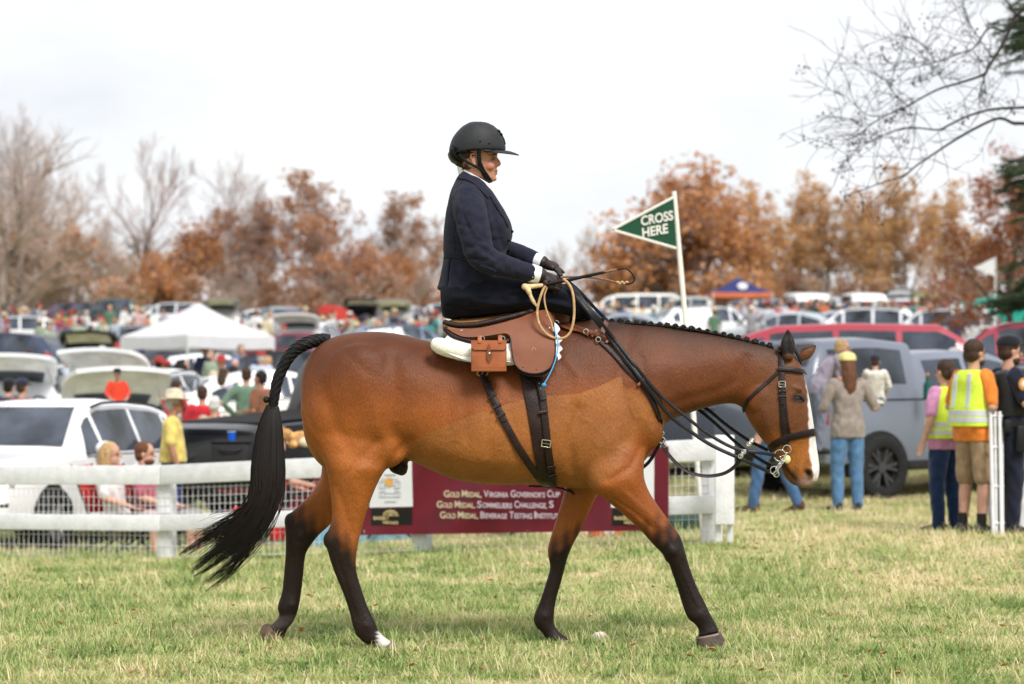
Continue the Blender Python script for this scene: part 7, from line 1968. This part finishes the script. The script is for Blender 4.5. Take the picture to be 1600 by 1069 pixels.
def pennant():
    d = 58; b = G(1556, d); r = thing('pennant', 'white triangular pennant on a thin pole in front of the russet oak', 'flag', b); b0 = b + Vector((0, 0, -.1)); tp = W(1555, 402, d)
    obj('pole', tube([b0, tp], .02, 8), tent_w, r, world=True); q = [W(1521, 419, d), W(1553, 403, d), W(1555, 432, d)]; obj('panel', ([tuple(p) for p in q] + [tuple(p + Vector((0, .012, 0))) for p in q], [(0, 1, 2), (5, 4, 3), (0, 3, 4, 1), (1, 4, 5, 2), (2, 5, 3, 0)]), tent_w, r, smooth=False, world=True)
pennant()
red_fab = mk('chair_red', (.50, .018, .022), .85, .15, 8, .3, 60); fr_m = mk('chair_frame', (.025, .025, .027), .45, .1)
def chair(label, px, d, rz, fab=red_fab, cap_=None, group='folding camp chairs behind the fence'):
    r = thing('camp_chair', label, 'chair', G(px, d), R(rz), group)
    obj('seat', panel(lambda u, v: Vector((-.24 + .50 * u, (v - .5) * .54, .44 - .05 * math.sin(math.pi * v) - .03 * (1 - u)))), fab, r)
    obj('backrest', panel(lambda u, v: Vector((-.25 - .16 * u - .03 * math.sin(math.pi * v), (v - .5) * .56, .44 + .50 * u))), fab, r)
    for s in (-1, 1):
        obj('leg', tube([(-.32, s * .27, .02), (.27, s * .29, .45), (.27, s * .29, .62)], .012, 6), fr_m, r); obj('leg', tube([(.27, s * .28, .02), (-.24, s * .27, .45), (-.42, s * .28, .95)], .012, 6), fr_m, r)
        obj('armrest', panel(lambda u, v: Vector((-.33 + .62 * u, s * (.28 + (v - .5) * .07), .635 - .02 * math.sin(math.pi * u))), 6, 2), fab, r)
        obj('brace', tube([(s * .27, -.28, .03), (s * .25, .28, .40)], .010, 6), fr_m, r)
    if cap_: obj('pocket', box(-.30, .0, .22, .10, .30, .26, .03), cap_, r)
    return r

# ---------------------------------------------------------------- near vehicles
wc = car('suv', 'white crossover facing the camera behind the fence at the left with yellow windscreen tag', 'car', 68, 28.0, -108, '#f2f2f4', rough=.2)
tagm = mk('tag_yellow', (.66, .60, .22), .6)
tg_ = obj('parking_tag', panel(lambda u, v: Vector((-(1.62 + .20 * v), -.44 + .28 * u, 1.262 + .152 * v + .034)), 3, 3), tagm, wc); tg_.rotation_euler = (0, 0, 0)
tp_ = car('topper', 'grey pickup with camper shell parked behind the horse head', 'truck', 1452, 31.2, 33, '#838a9a', wheels='dark', rough=.28)
car('suv', 'dark grey car half hidden behind the horse neck with one wheel showing', 'car', 1085, 34.5, 160, '#565b68', wheels='silver')
car('van', 'long flat roofed red wagon behind the grey pickup', 'van', 1270, 39.5, 175, '#b23a4a', z=.54)
car('suv', 'red car with pale roof edge rightmost behind the grey pickup', 'car', 1572, 41, 176, '#a83646', z=.90)
car('suv', 'silver grey car squeezed between the grey pickup and the red car', 'car', 1600, 36.0, 160, '#9aa0ab', z=.15)
bk_ = car('pickup', 'black pickup with closed tailgate behind the fence and its cab hidden by the horse', 'truck', 668, 31.0, 40, '#1b1c1f', z=-.42, wheels='dark')
bk_.scale = (1.2,) * 3; bk_.location += Vector((math.cos(R(40)), math.sin(R(40)), 0)) * .55 + Vector((0, 0, .26))
# ---------------------------------------------------------------- near things behind the fence
chair('red camp chair under the seated blonde woman', 186, 25.4, -12); chair('red camp chair under the seated man in the pink shirt', 240, 25.6, -8)
_zb = float(G(186, 25.3).z) - .10
blonde, _ = person('blonde woman in white top seated in a red camp chair by the fence', 186, 25.3, -12, '#f2ecec', '#b9a39e', 'sit', 'short', 'shorts', 'bob', 'blond', fine=True, female=True, z=_zb)
pinkman, _ = person('brown haired man in pink shirt seated in a camp chair with bare legs', 240, 25.5, -8, '#b85f72', '#8f8a8c', 'sit', 'short', 'shorts', 'beard', 'auburn', fine=True, sk=0, z=_zb)
yellow, yg = person('man in yellow shirt and pale straw hat standing beside the black pickup', 270, 27.4, 10, '#f0d878', '#28407e', 'stand', 'short', 'tuck', 'short', 'grey', 'straw', '#e8d9bd', fine=True, sk=1, over=dict(bel=.145, hw=.175))
chair('bright red camp chair directly behind the horse tail', 392, 26.0, 170, cap_=red_fab); chair('red camp chair partly covered by the far hind leg', 446, 26.6, 190)
person('seated person in dark top with a green wristband behind the horse tail', 446, 26.6, 10, '#23252c', '#6b1d24', 'sit', 'short', 'trousers', 'short', 'brown', fine=True, over=dict(eR=(.02, -.25, .72), wR=(.30, -.24, .66)))
person('white haired person in beige shirt seen from behind above the black pickup bed', 335, 34.6, 95, '#c9b39a', '#8d8577', 'stand', 'long', hair='short', hcol='white', z=-.44, fine=True)
person('stout person in red shirt behind the white haired one', 316, 36.5, 80, '#cf2f3a', '#4a4a50', 'stand', 'short', hair='short', hcol='brown', z=-.28, over=dict(hw=.21, cw=.21, bel=.17))
person('man in green long sleeved shirt with hands on hips under the white canopy', 385, 38, 95, '#6d8a74', '#5f6068', 'hips', 'long', hair='short', hcol='brown', z=.02, fine=True)
person('bare armed man in brown leaning beside the green shirted man', 408, 36, 150, '#8a5a42', '#80604a', 'hold', 'short', hair='short', hcol='dark', sk=1, z=-.05)
person('woman with long brown hair in lilac top under the white canopy', 349, 42, 60, '#b9aec0', '#9b8f98', 'hold', 'long', hair='long', hcol='brown', female=True)
person('man in navy top beside the woman in lilac', 364, 43, 100, '#262c45', '#35384a', 'stand', 'short', hair='short', hcol='dark')
person('person in bright green shirt left of the canopy pole', 286, 45, 80, '#2f9a63', '#caa27e', 'stand', 'short', 'shorts', hair='short', hcol='dark')
car('suv', 'white crossover with its tailgate raised behind the white car', 'car', 128, 36.8, 112, '#f0f0f3', hatch=32, z=-.32)
car('suv', 'white car with raised tailgate at the left edge', 'car', 28, 41, 98, '#eceef1', hatch=24, z=.10)
car('suv', 'white car with hatch open half hidden by the canopy pole', 'car', 250, 44, 75, '#eff1f3', hatch=28, z=.16)
car('hatch', 'white car nose behind the horse tail below the canopy', 'car', 452, 43, 20, '#f3f3f2', z=.35)
car('hatch', 'white car with long pale roof just left of the canopy', 'car', 178, 52, 170, '#f1f1f3')
for lb, px, d, rz, s, t_, po, hc, ht, hcl in (('person in dark cap looking into the left car boot', 12, 38, 70, '#3a3d4a', '#333844', 'look', 'dark', 'cap', '#23252c'), ('person in navy cap and checked shirt beside the raised white tailgate', 34, 37.5, 60, '#8b5a56', '#444a58', 'stand', 'brown', 'cap', '#2b3044'), ('person in purple red top at the far left edge', -2, 42, 30, '#8a2f4d', '#39405a', 'stand', 'brown', None, ''),
                                      ('man in black jacket beside the open white hatch', 232, 35.5, 120, '#24252b', '#3a3d44', 'hold', 'grey', 'cap', '#d9d3c9'), ('woman in red top reaching into the open hatch', 256, 41, 60, '#b5222f', '#c6bdb6', 'lean', 'brown', None, '')):
    person(lb, px, d, rz, s, t_, po, hair='short', hcol=hc, hat=ht, hatcol=hcl)
doll, _ = person('stuffed figure in red coat and white breeches propped on the white car', 184, 31.5, -75, '#e0452c', '#efece8', 'sit', 'long', 'trousers', 'short', 'dark', z=.95, scale=.56, hat='cap', hatcol='#1c1a1a', cat='figure', name='stuffed_figure')
# cup on the truck rail, plush toy on the fence, coolers and bottles
def small(nm, label, cat, px, py, d, make):
    p = W(px, py, d); r = thing(nm, label, cat, p); make(r); return r
def cup(r, m=mk('cup_blue', (.01, .11, .60), .4, .05)):
    obj('wall', tube([(0, 0, 0), (0, 0, .06), (0, 0, .125)], [.032, .039, .046], 18), m, r); obj('rim', tube([(.047 * math.cos(a), .047 * math.sin(a), .125) for a in np.linspace(0, 6.2832, 17)], .004, 6, False), tent_w, r)
def shelf(r):
    obj('box', box(0, 0, -.16, .42, .3, .32, .02), trim_m, r); obj('lid', box(0, 0, .016, .44, .32, .03, .012), cargo_m, r); obj('handle', tube(catmull([(-.12, -.15, -.06), (-.08, -.18, -.07), (.08, -.18, -.07), (.12, -.15, -.06)], 4), .01, 6), fr_m, r)
small('storage_box', 'black lidded box set in front of the pickup carrying the blue cup', 'box', 362, 693, 26.85, shelf)
small('drink_cup', 'blue plastic cup with white rim on the black box', 'cup', 362, 692, 26.85, cup)
plush = mk('plush_tan', (.46, .25, .10), .95, .3, 20, .6, 60); plush_w = mk('plush_cream', (.66, .55, .40), .95, .1, 20, .6, 60)
def toy(r):
    obj('body', remesh(join(ellipsoid((0, 0, .09), (.16, .08, .08)), ellipsoid((-.17, -.02, .13), (.07, .065, .065)), ellipsoid((-.20, -.05, .19), (.022, .015, .025)), ellipsoid((-.20, .03, .19), (.022, .015, .025)), *[ellipsoid((x, y, .03), (.05, .04, .035)) for x in (-.10, .12) for y in (-.06, .06)]), .012, 2)[:2], plush, r)
    obj('belly', ellipsoid((.04, -.07, .06), (.08, .03, .05)), plush_w, r); obj('muzzle', ellipsoid((-.22, -.03, .12), (.035, .04, .03)), plush_w, r)
small('plush_toy', 'tan plush animal sitting on the top fence rail near the tail', 'toy', 474, 700, 24.0, toy)
def cooler(r, m=mk('cooler_blue', (.16, .34, .46), .5, .08)):
    obj('tub', box(0, 0, .17, .72, .38, .34, .03), m, r); obj('lid', box(0, 0, .37, .75, .41, .07, .025), tent_w, r); obj('handle', tube([(-.38, 0, .26), (-.42, 0, .30), (-.42, 0, .36)], .012, 6), fr_m, r)
b = G(518, 25.4); r = thing('cooler', 'pale blue cool box on the grass behind the hind legs', 'cooler', b, R(8)); cooler(r)
b = G(590, 25.6); r = thing('cooler', 'light blue cool box under the white logo panel of the banner', 'cooler', b, R(-6)); cooler(r, mk('cooler_pale', (.22, .42, .52), .5, .08))
person('crouching person in navy holding a stick under the banner', 722, 24.6, 20, '#20273f', '#242c48', 'sit', 'short', 'trousers', 'short', 'brown', z=-.30, fine=True, over=dict(eR=(.02, -.24, .52), wR=(.10, -.26, .20), chest=(.06, 0, .76), neck=(.10, 0, .93), head=(.14, 0, 1.04), sR=(.04, -.185, .90), sL=(.04, .185, .90)))
b = W(742, 842, 24.2); r = thing('walking_stick', 'grey walking stick lying aslant under the banner', 'stick', b); obj('shaft', tube([(-.06, 0, -.02), (.18, 0, .06), (.42, 0, .14)], [.014, .013, .011], 8), mk('stick_wood', (.20, .16, .14), .7, .2, 20), r); obj('grip', capsule([(.42, 0, .14), (.46, -.02, .15), (.46, -.05, .12)], .015, 8), mk('stick_wood', (.20, .16, .14)), r)
chair('blue camp chair partly hidden under the banner', 612, 25.6, 175, mk('chair_blue', (.03, .12, .45), .85, .15)); chair('black camp chair under the banner between the forelegs', 838, 24.2, 10, mk('chair_black', (.02, .02, .022), .85))
b = G(948, 22.6); r = thing('cool_bag', 'orange bag with white label under the right end of the banner', 'bag', b); obj('body', box(0, 0, .10, .34, .2, .2, .04), mk('bag_orange', (.58, .13, .04), .7, .1), r); obj('label_panel', box(.02, -.102, .10, .10, .008, .10), tent_w, r); obj('strap', tube(catmull([(-.12, -.05, .2), (-.06, -.05, .29), (.06, -.05, .29), (.12, -.05, .2)], 4), .01, 6), fr_m, r)
b = G(1020, 23); r = thing('tarpaulin', 'dark green rolled tarpaulin on the grass behind the banner', 'tarpaulin', b, R(6)); obj('roll', capsule([(-.45, 0, .12), (0, .02, .13), (.45, 0, .12)], [.11, .13, .11], 14), mk('tarp_green', (.02, .05, .04), .6, .2, 6, .5, 12), r); obj('tie', tube([(.1 + .0 * math.cos(a), .135 * math.cos(a), .13 + .135 * math.sin(a)) for a in np.linspace(0, 6.28, 14)], .01, 5), tent_w, r)

# ---------------------------------------------------------------- people at the right
FR = dict(fine=True)
person('woman in grey blazer yellow cap and blue jeans holding a small child', 1324, 27.0, 100, '#a1948b', '#5c84ab', 'hold', 'long', hair='long', hcol='auburn', hat='cap', hatcol='#f0e39a', female=True, over=dict(hip=(0, 0, .93), eR=(-.02, -.32, 1.16), wR=(.16, -.44, 1.24), eL=(.02, .27, 1.16), wL=(.24, .22, 1.14), hw=.18, bel=.13), **FR)
person('toddler in cream jumper and navy cap held beside the grey pickup', 1368, 27.1, 78, '#efe9df', '#7d8290', 'sit', 'long', hair='short', hcol='brown', hat='cap', hatcol='#2d3147', z=1.0, scale=.60, over=dict(kL=(.36, .10, .50), kR=(.36, -.10, .50), aL=(.68, .09, .47), aR=(.68, -.09, .47), tL=(.72, .10, .58), tR=(.72, -.10, .58), wL=(.20, .10, .72), eL=(.02, .22, .72)), **FR)
person('blond child in lilac shirt bending over on the pickup tailgate', 1278, 28.8, 10, '#a79cae', '#7b8092', 'lean', 'short', hair='short', hcol='blond', z=.62, scale=.85, **FR)
person('person in blue jeans and brown shoes standing hidden behind the horse head', 1212, 26.6, 150, '#7f93ad', '#4c6d96', 'stride', 'long', hair='short', hcol='brown', shoe=shoe_b, **FR)
person('person in white cap and pale blue shirt behind the pickup cab', 1492, 34.5, 70, '#a9bcd8', '#3b4254', 'stand', 'short', hair='short', hcol='dark', hat='cap', hatcol='#e3dcd9', sk=2, z=.16, scale=1.04)
vest_m = mk('hi_vis', (.60, .78, .06), .8, .06, 20, .2, 80); band_m = mk('reflective', (.55, .56, .57), .35, .05, 20)
def vest(r, g, zlo, shx=0.0):
    """sleeveless high visibility vest over the shirt, with grey bands"""
    P = g['_J']; hw, cw, bl = P['hw'], P['cw'], P['bel']; c = P['hip']; shc = (P['sL'] + P['sR']) / 2
    def S(z, dx, dy):
        t = (z - c.z) / (shc.z - c.z); q = c.lerp(shc, t); return (q, V3(dx, 0, 0), V3(0, dy, 0), 2.6, 0)
    rows = [S(zlo, bl + .045, hw + .035), S(1.0, bl + .04, hw + .032), S(1.15, bl + .03, (hw + cw) / 2 + .025), S(1.28, .145, cw + .02), S(1.38, .14, cw + .005), S(1.45, .118, .155), S(1.485, .09, .12)]
    V, F = loft(rows, 32, 4); obj('vest', remesh((V, F), .012, 2)[:2], vest_m, r)
    def band(z, h):
        t = np.interp(z, [zlo, 1.0, 1.15, 1.28, 1.38], [0, 1, 2, 3, 4]); i = min(int(t), 3); f = t - i; A = rows[i]; B_ = rows[i + 1]; q = A[0].lerp(B_[0], f); dx = A[1].x * (1 - f) + B_[1].x * f + .004; dy = A[2].y * (1 - f) + B_[2].y * f + .004
        return loft([(q + V3(0, 0, -h / 2), V3(dx - .01, 0, 0), V3(0, dy - .01, 0), 2.6, 0), (q + V3(0, 0, -h / 2 + .002), V3(dx, 0, 0), V3(0, dy, 0), 2.6, 0), (q + V3(0, 0, h / 2 - .002), V3(dx, 0, 0), V3(0, dy, 0), 2.6, 0), (q + V3(0, 0, h / 2), V3(dx - .01, 0, 0), V3(0, dy - .01, 0), 2.6, 0)], 32, 1)
    obj('reflective_band', band(1.10, .055), band_m, r); obj('reflective_band', band(zlo + .06, .05), band_m, r)
    for s in (-1, 1):
        for fr_ in (-1, 1):
            q = [V3(rows[k][0].x + fr_ * (rows[k][1].x * .90 + .012), s * (.085 if k < 5 else .08), rows[k][0].z) for k in (2, 3, 4, 5)]
            obj('reflective_band', ribbon(catmull(q, 3), V3(fr_, 0, 0), .05, .006), band_m, r)
r, g = person('woman in tie dyed shirt yellow safety vest and dark jeans', 1478, 22.6, 125, '#d795bd', '#20375e', 'hips', 'short', hair='pony', hcol='brown', female=True, scale=.92, over=dict(eL=(-.05, .27, 1.16), wL=(.02, .29, .93), eR=(-.04, -.26, 1.15), wR=(.12, -.22, .98), hw=.19, bel=.15, cw=.18), **FR)
vest(r, g, .96)
r, g = person('man in orange shirt yellow safety vest and khaki shorts', 1521, 21.9, 35, '#f08a35', '#a58b6d', 'hold', 'short', 'shorts', hair='beard', hcol='brown', sk=0, shoe=mk('trainer', (.05, .045, .05), .7, .5, 30), over=dict(wL=(.20, .10, 1.18), wR=(.21, -.08, 1.16), hw=.185, bel=.15, cw=.19), scale=1.01, **FR)
vest(r, g, .98)
for s in 'LR':
    a = g['_J']['a' + s]; obj('sock', tube([a + V3(0, 0, -.03), a + V3(0, 0, .12)], [.043, .045], 12), shoe_d, r)
# police officer
r, g = person('police officer in dark navy uniform and cap with arms folded', 1575, 21.9, 15, '#1d2136', '#1a1e31', 'hold', 'short', hair='beard', hcol='brown', hat='cap', hatcol='#1b1d28', sk=0, over=dict(eL=(.04, .27, 1.17), eR=(.04, -.27, 1.17), wL=(.24, -.02, 1.20), wR=(.26, .04, 1.16), hw=.18, cw=.195, bel=.13), scale=1.02, **FR)
P = g['_J']
dk_ = mk('duty_black', (.012, .012, .013), .5, .15, 20)
obj('vest', remesh(loft([(V3(0, 0, 1.05), V3(.16, 0, 0), V3(0, .19, 0), 2.6, 0), (V3(0, 0, 1.2), V3(.165, 0, 0), V3(0, .195, 0), 2.6, 0), (V3(-.005, 0, 1.36), V3(.155, 0, 0), V3(0, .18, 0), 2.6, 0), (V3(-.01, 0, 1.44), V3(.12, 0, 0), V3(0, .13, 0), 2.6, 0)], 28, 3), .012, 2)[:2], dk_, r)
obj('belt', loft([(V3(0, 0, .965), V3(.150, 0, 0), V3(0, .20, 0), 2.4, 0), (V3(0, 0, 1.02), V3(.150, 0, 0), V3(0, .20, 0), 2.4, 0)], 28, 2), dk_, r)
obj('holster', box(.02, -.225, .86, .11, .06, .24, .02), dk_, r); obj('holster', box(-.10, -.19, .97, .07, .06, .12, .015), dk_, r); obj('radio', box(.13, -.10, 1.30, .04, .06, .12, .012), dk_, r)
obj('pouch', box(.145, .05, .985, .05, .09, .10, .014), dk_, r); obj('pouch', box(.145, -.08, .985, .05, .08, .10, .014), dk_, r)
pc_ = P['sR'].lerp(P['eR'], .36) + V3(0, -.073, .0)
obj('shoulder_patch', ellipsoid(pc_, (.052, .012, .058), None, 18, 8), mk('patch_orange', (.62, .24, .04), .7, .1, 40), r); obj('patch_centre', ellipsoid(pc_ + V3(0, -.007, 0), (.032, .010, .036), None, 14, 6), mk('patch_pale', (.55, .53, .50), .7, .2, 60), r)
# folded white barricade and white bag
b = G(1560, 21.6); r = thing('folding_stand', 'white folding stand with parallel legs leaning between vest man and officer', 'stand', b)
for x0, x1, o in ((-.075, -.055, 0), (-.015, -.005, .05), (.055, .03, .02), (.09, .06, .09)): obj('leg', tube([(x0 * .6, o, -.02), (x1, o + .08, 1.12)], .017, 8), white_paint, r)
for z in (.12, .45, .80, 1.08): obj('crossbar', tube([(-.05, .02 + z * .07, z), (.065, .06 + z * .07, z)], .012, 6), white_paint, r)
b = G(1578, 22.4); r = thing('plastic_bag', 'white plastic sack standing on the grass behind the officer', 'bag', b)
pv_, pf_, pe2 = remesh(loft([(V3(0, 0, .0), V3(.17, 0, 0), V3(0, .15, 0), 2.5, 0), (V3(0, 0, .3), V3(.20, 0, 0), V3(0, .17, 0), 2.3, 0), (V3(.01, 0, .6), V3(.16, 0, 0), V3(0, .13, 0), 2.2, 0), (V3(-.02, 0, .86), V3(.06, 0, 0), V3(0, .05, 0), 2, 0)], 24, 4), .02, 1)
pv_ = pv_ + vnormals(pv_, pf_) * (.012 * np.sin(pv_[:, 2] * 31 + 5 * pv_[:, 0]) * np.sin(pv_[:, 0] * 40 + pv_[:, 1] * 23))[:, None]; obj('sack', (pv_.tolist(), pf_), tent_w, r); obj('knot', ellipsoid((-.02, 0, .9), (.035, .03, .05)), tent_w, r)
b = W(1449, 617, 29.6); r = thing('drink_bottle', 'dark green bottle standing on the pickup bed rail', 'bottle', b); obj('body', tube([(0, 0, -.05), (0, 0, .12), (0, 0, .17), (0, 0, .24)], [.05, .05, .022, .02], 12), mk('bottle_green', (.01, .10, .08), .3), r); obj('cap', tube([(0, 0, .235), (0, 0, .27)], .023, 10), mk('cap_orange', (.6, .25, .1), .5), r)

# ---------------------------------------------------------------- far car park: rows of vehicles on the rise
far = [('hatch', 'blue grey car cut by the left edge on the far rise', 'car', 8, 118, 150, '#8795a8', 0), ('suv', 'maroon car far left behind the crowd', 'car', 102, 122, 175, '#7b5360', 0), ('pickup', 'dark green pickup with pale windows under the lone bare tree', 'truck', 178, 120, 185, '#3e4a46', 0), ('hatch', 'small silver car between the green pickup and the white vans', 'car', 232, 122, 160, '#aab2bb', 0),
       ('suv', 'white car right of the green pickup', 'car', 262, 118, 170, '#eef0f2', 0), ('suv', 'grey car with raised tailgate behind the canopy peak', 'car', 353, 112, 92, '#b0aeac', 25), ('hatch', 'white car just right of the canopy peak', 'car', 394, 112, 160, '#eceef0', 0), ('suv', 'grey car seen from the front above the horse croup', 'car', 444, 108, -70, '#8b939c', 0),
       ('suv', 'black car with tailgate up behind the red umbrella', 'car', 562, 108, 95, '#1d1d20', 28), ('suv', 'pale grey car with open tailgate left of the rider', 'car', 636, 106, 78, '#bcc0c0', 22), ('hatch', 'silver blue car behind the crowd left of the rider', 'car', 608, 118, 170, '#a9b4c2', 0), ('suv', 'white car mostly hidden behind the rider coat', 'car', 690, 112, 165, '#e9ebee', 0),
       ('hatch', 'white car far off behind the reins', 'car', 905, 116, 170, '#e6eaee', 0), ('van', 'white van with pale roof left of the flag pole', 'van', 985, 112, 176, '#eceae4', 0), ('pickup', 'silver pickup parked side on crossing behind the flag pole', 'truck', 1075, 104, 176, '#b9b9b6', 0), ('hatch', 'dark car under the edge of the blue tent', 'car', 1165, 120, 170, '#3f434c', 0),
       ('suv', 'pale grey car right of the blue tent', 'car', 1205, 116, 20, '#c7ccd3', 0), ('van', 'white van seen from behind at the middle right', 'van', 1255, 112, 95, '#f1f2f3', 0), ('suv', 'silver car right of the white van', 'car', 1300, 116, 110, '#b4b9c2', 0), ('van', 'second white van in front of the tan trees', 'van', 1345, 114, 92, '#f0f0f0', 0),
       ('suv', 'black car with its tailgate open among the vans', 'car', 1386, 116, 95, '#25262a', 30), ('suv', 'white car right of the black open car', 'car', 1412, 114, 70, '#eaecef', 0), ('suv', 'grey car with open tailgate under the russet trees', 'car', 1446, 112, 82, '#9ea1a6', 28), ('hatch', 'white car beside the teal canopy', 'car', 1525, 100, 160, '#e9e9ea', 0),
       ('suv', 'white car below the crowd at the far left', 'car', 60, 96, 10, '#e4e6ea', 0), ('hatch', 'black car with open boot among the crowd left of the canopy', 'car', 122, 90, 100, '#222428', 0), ('hatch', 'dark red car low behind the horse croup', 'car', 440, 80, 170, '#7b2a37', 0), ('suv', 'white roofed car above the long red wagon', 'car', 1330, 78, 172, '#e7e9ec', 0), ('hatch', 'pale blue car above the long red wagon', 'car', 1290, 84, 165, '#b9c3d2', 0), ('suv', 'silver car just above the rightmost red car', 'car', 1452, 74, 170, '#d4d7dc', 0)]
far += [('hatch', 'silver car left of the white canopy in the second row', 'car', 92, 58, 175, '#c3c7cd', 0), ('suv', 'black car with raised tailgate left of the canopy corner', 'car', 158, 66, 92, '#232428', 28), ('suv', 'dark grey car parked under the back of the canopy', 'car', 262, 72, 170, '#4b4e55', 0), ('hatch', 'white car parked under the canopy right pole', 'car', 352, 64, 12, '#eceef0', 0),
        ('suv', 'black car just right of the canopy', 'car', 422, 58, 165, '#26272b', 0), ('suv', 'white car with raised tailgate above the horse croup', 'car', 492, 84, 80, '#eceef1', 26), ('hatch', 'silver car low above the horse back', 'car', 560, 78, 172, '#b8bfc9', 0), ('suv', 'blue grey car low left of the saddle', 'car', 640, 76, 20, '#7d8ba0', 0), ('suv', 'white car above the horse neck right of the flag pole', 'car', 1120, 86, 15, '#e8eaee', 0), ('hatch', 'silver car right above the long red wagon', 'car', 1215, 82, 168, '#c0c6ce', 0),
        ('suv', 'white car beside the person in orange near the teal canopy', 'car', 1500, 84, 96, '#eceef0', 0), ('hatch', 'grey car behind the reins left of the flag pole', 'car', 955, 86, 172, '#a4abb5', 0), ('suv', 'dark blue car in the second row at the left edge', 'car', -8, 76, 165, '#3a4660', 0), ('suv', 'silver car in the third row left of the canopy peak', 'car', 205, 84, 172, '#b5bcc6', 0)]
for kd, lb, ct, px, d, hd_, c, ht in far:
    car(kd, lb, ct, px, d, hd_, c, 'vehicles on the far rise of the car park', hatch=ht)
# ---------------------------------------------------------------- far crowd
rc = random.Random(33)
names = {'#333b58': 'navy', '#5a72a8': 'blue', '#4a7fb0': 'bright blue', '#c3cfe0': 'pale blue', '#efebe8': 'white', '#e6e6ea': 'off white', '#c2403f': 'red', '#c9754a': 'rust', '#e0bcc0': 'pink', '#8d4458': 'maroon', '#5f7f6b': 'green', '#a3b49f': 'sage', '#dccdb2': 'cream', '#4a9598': 'teal', '#3a3c42': 'black', '#94949a': 'grey', '#c2a27e': 'tan', '#a9a4bd': 'lilac', '#cfd6df': 'silver grey'}
zones = [(0, 60, 48, 60, 4, 'in the second row at the far left'), (95, 190, 50, 62, 5, 'left of the canopy among white cars'), (205, 300, 47, 58, 6, 'under the left half of the canopy'), (312, 430, 47, 60, 8, 'under the right half of the canopy'), (-5, 75, 88, 112, 12, 'at the far left below the maroon car'), (75, 150, 84, 108, 12, 'in the crowd under the lone bare tree'), (150, 232, 86, 108, 9, 'in front of the dark green pickup'), (222, 300, 92, 106, 3, 'in front of the white cars left of the canopy'), (395, 480, 78, 100, 10, 'above the horse croup near the grey car'), (480, 560, 78, 98, 10, 'around the red umbrella'), (555, 640, 80, 98, 11, 'beside the black open car'), (640, 700, 80, 98, 9, 'left of the rider coat'),
         (900, 985, 88, 104, 8, 'behind the reins in front of the white van'), (985, 1060, 86, 100, 5, 'left of the flag pole'), (1110, 1200, 80, 102, 13, 'under the blue tent'), (1200, 1290, 80, 102, 10, 'between the blue tent and the white van'), (1290, 1390, 84, 102, 11, 'in front of the white vans'), (1390, 1470, 84, 100, 10, 'near the grey car with open tailgate'), (1465, 1545, 72, 96, 9, 'left of the teal canopy')]
dirs_ = ((0, 'facing right'), (90, 'seen from behind'), (180, 'facing left'), (-90, 'facing the camera'))
used = set()
for x0, x1, d0, d1, n_, where in zones:
    for i in range(n_):
        for _ in range(60):
            c = rc.choice(list(names)); po = rc.choice(['stand', 'stand', 'hips', 'hold', 'cup', 'stride', 'look']); hc = rc.choice(['brown', 'dark', 'blond', 'grey', 'auburn']); ht = rc.choice([None, None, None, 'cap', 'straw'])
            rz, rw_ = rc.choice(dirs_)
            top = {'cap': ' and cap', 'straw': ' and straw hat', None: ' with %s hair' % hc}[ht]
            lb = 'person in %s%s %s %s' % (names[c], top, where, rw_)
            if len(lb.split()) > 16: lb = 'person in %s%s %s' % (names[c], top, where)
            if lb not in used: break
        used.add(lb)
        px = x0 + (x1 - x0) * (i + rc.uniform(.1, .9)) / n_
        person(lb, px, rc.uniform(d0, d1), rz + rc.uniform(-30, 30), c, rc.choice(['#3a4560', '#5b6b8c', '#2c2e36', '#a08a6b', '#8b8178', '#46505e']), po, rc.choice(['short', 'long', 'long']), 'trousers', 'short', hc, ht, rc.choice(['#e8e4dc', '#d8c49c', '#b03a38', '#38425e']), sk=rc.choice([0, 0, 0, 1]), scale=rc.uniform(.92, 1.06), group='people standing about the far car park')
bpy.data.scenes.remove(TMP)
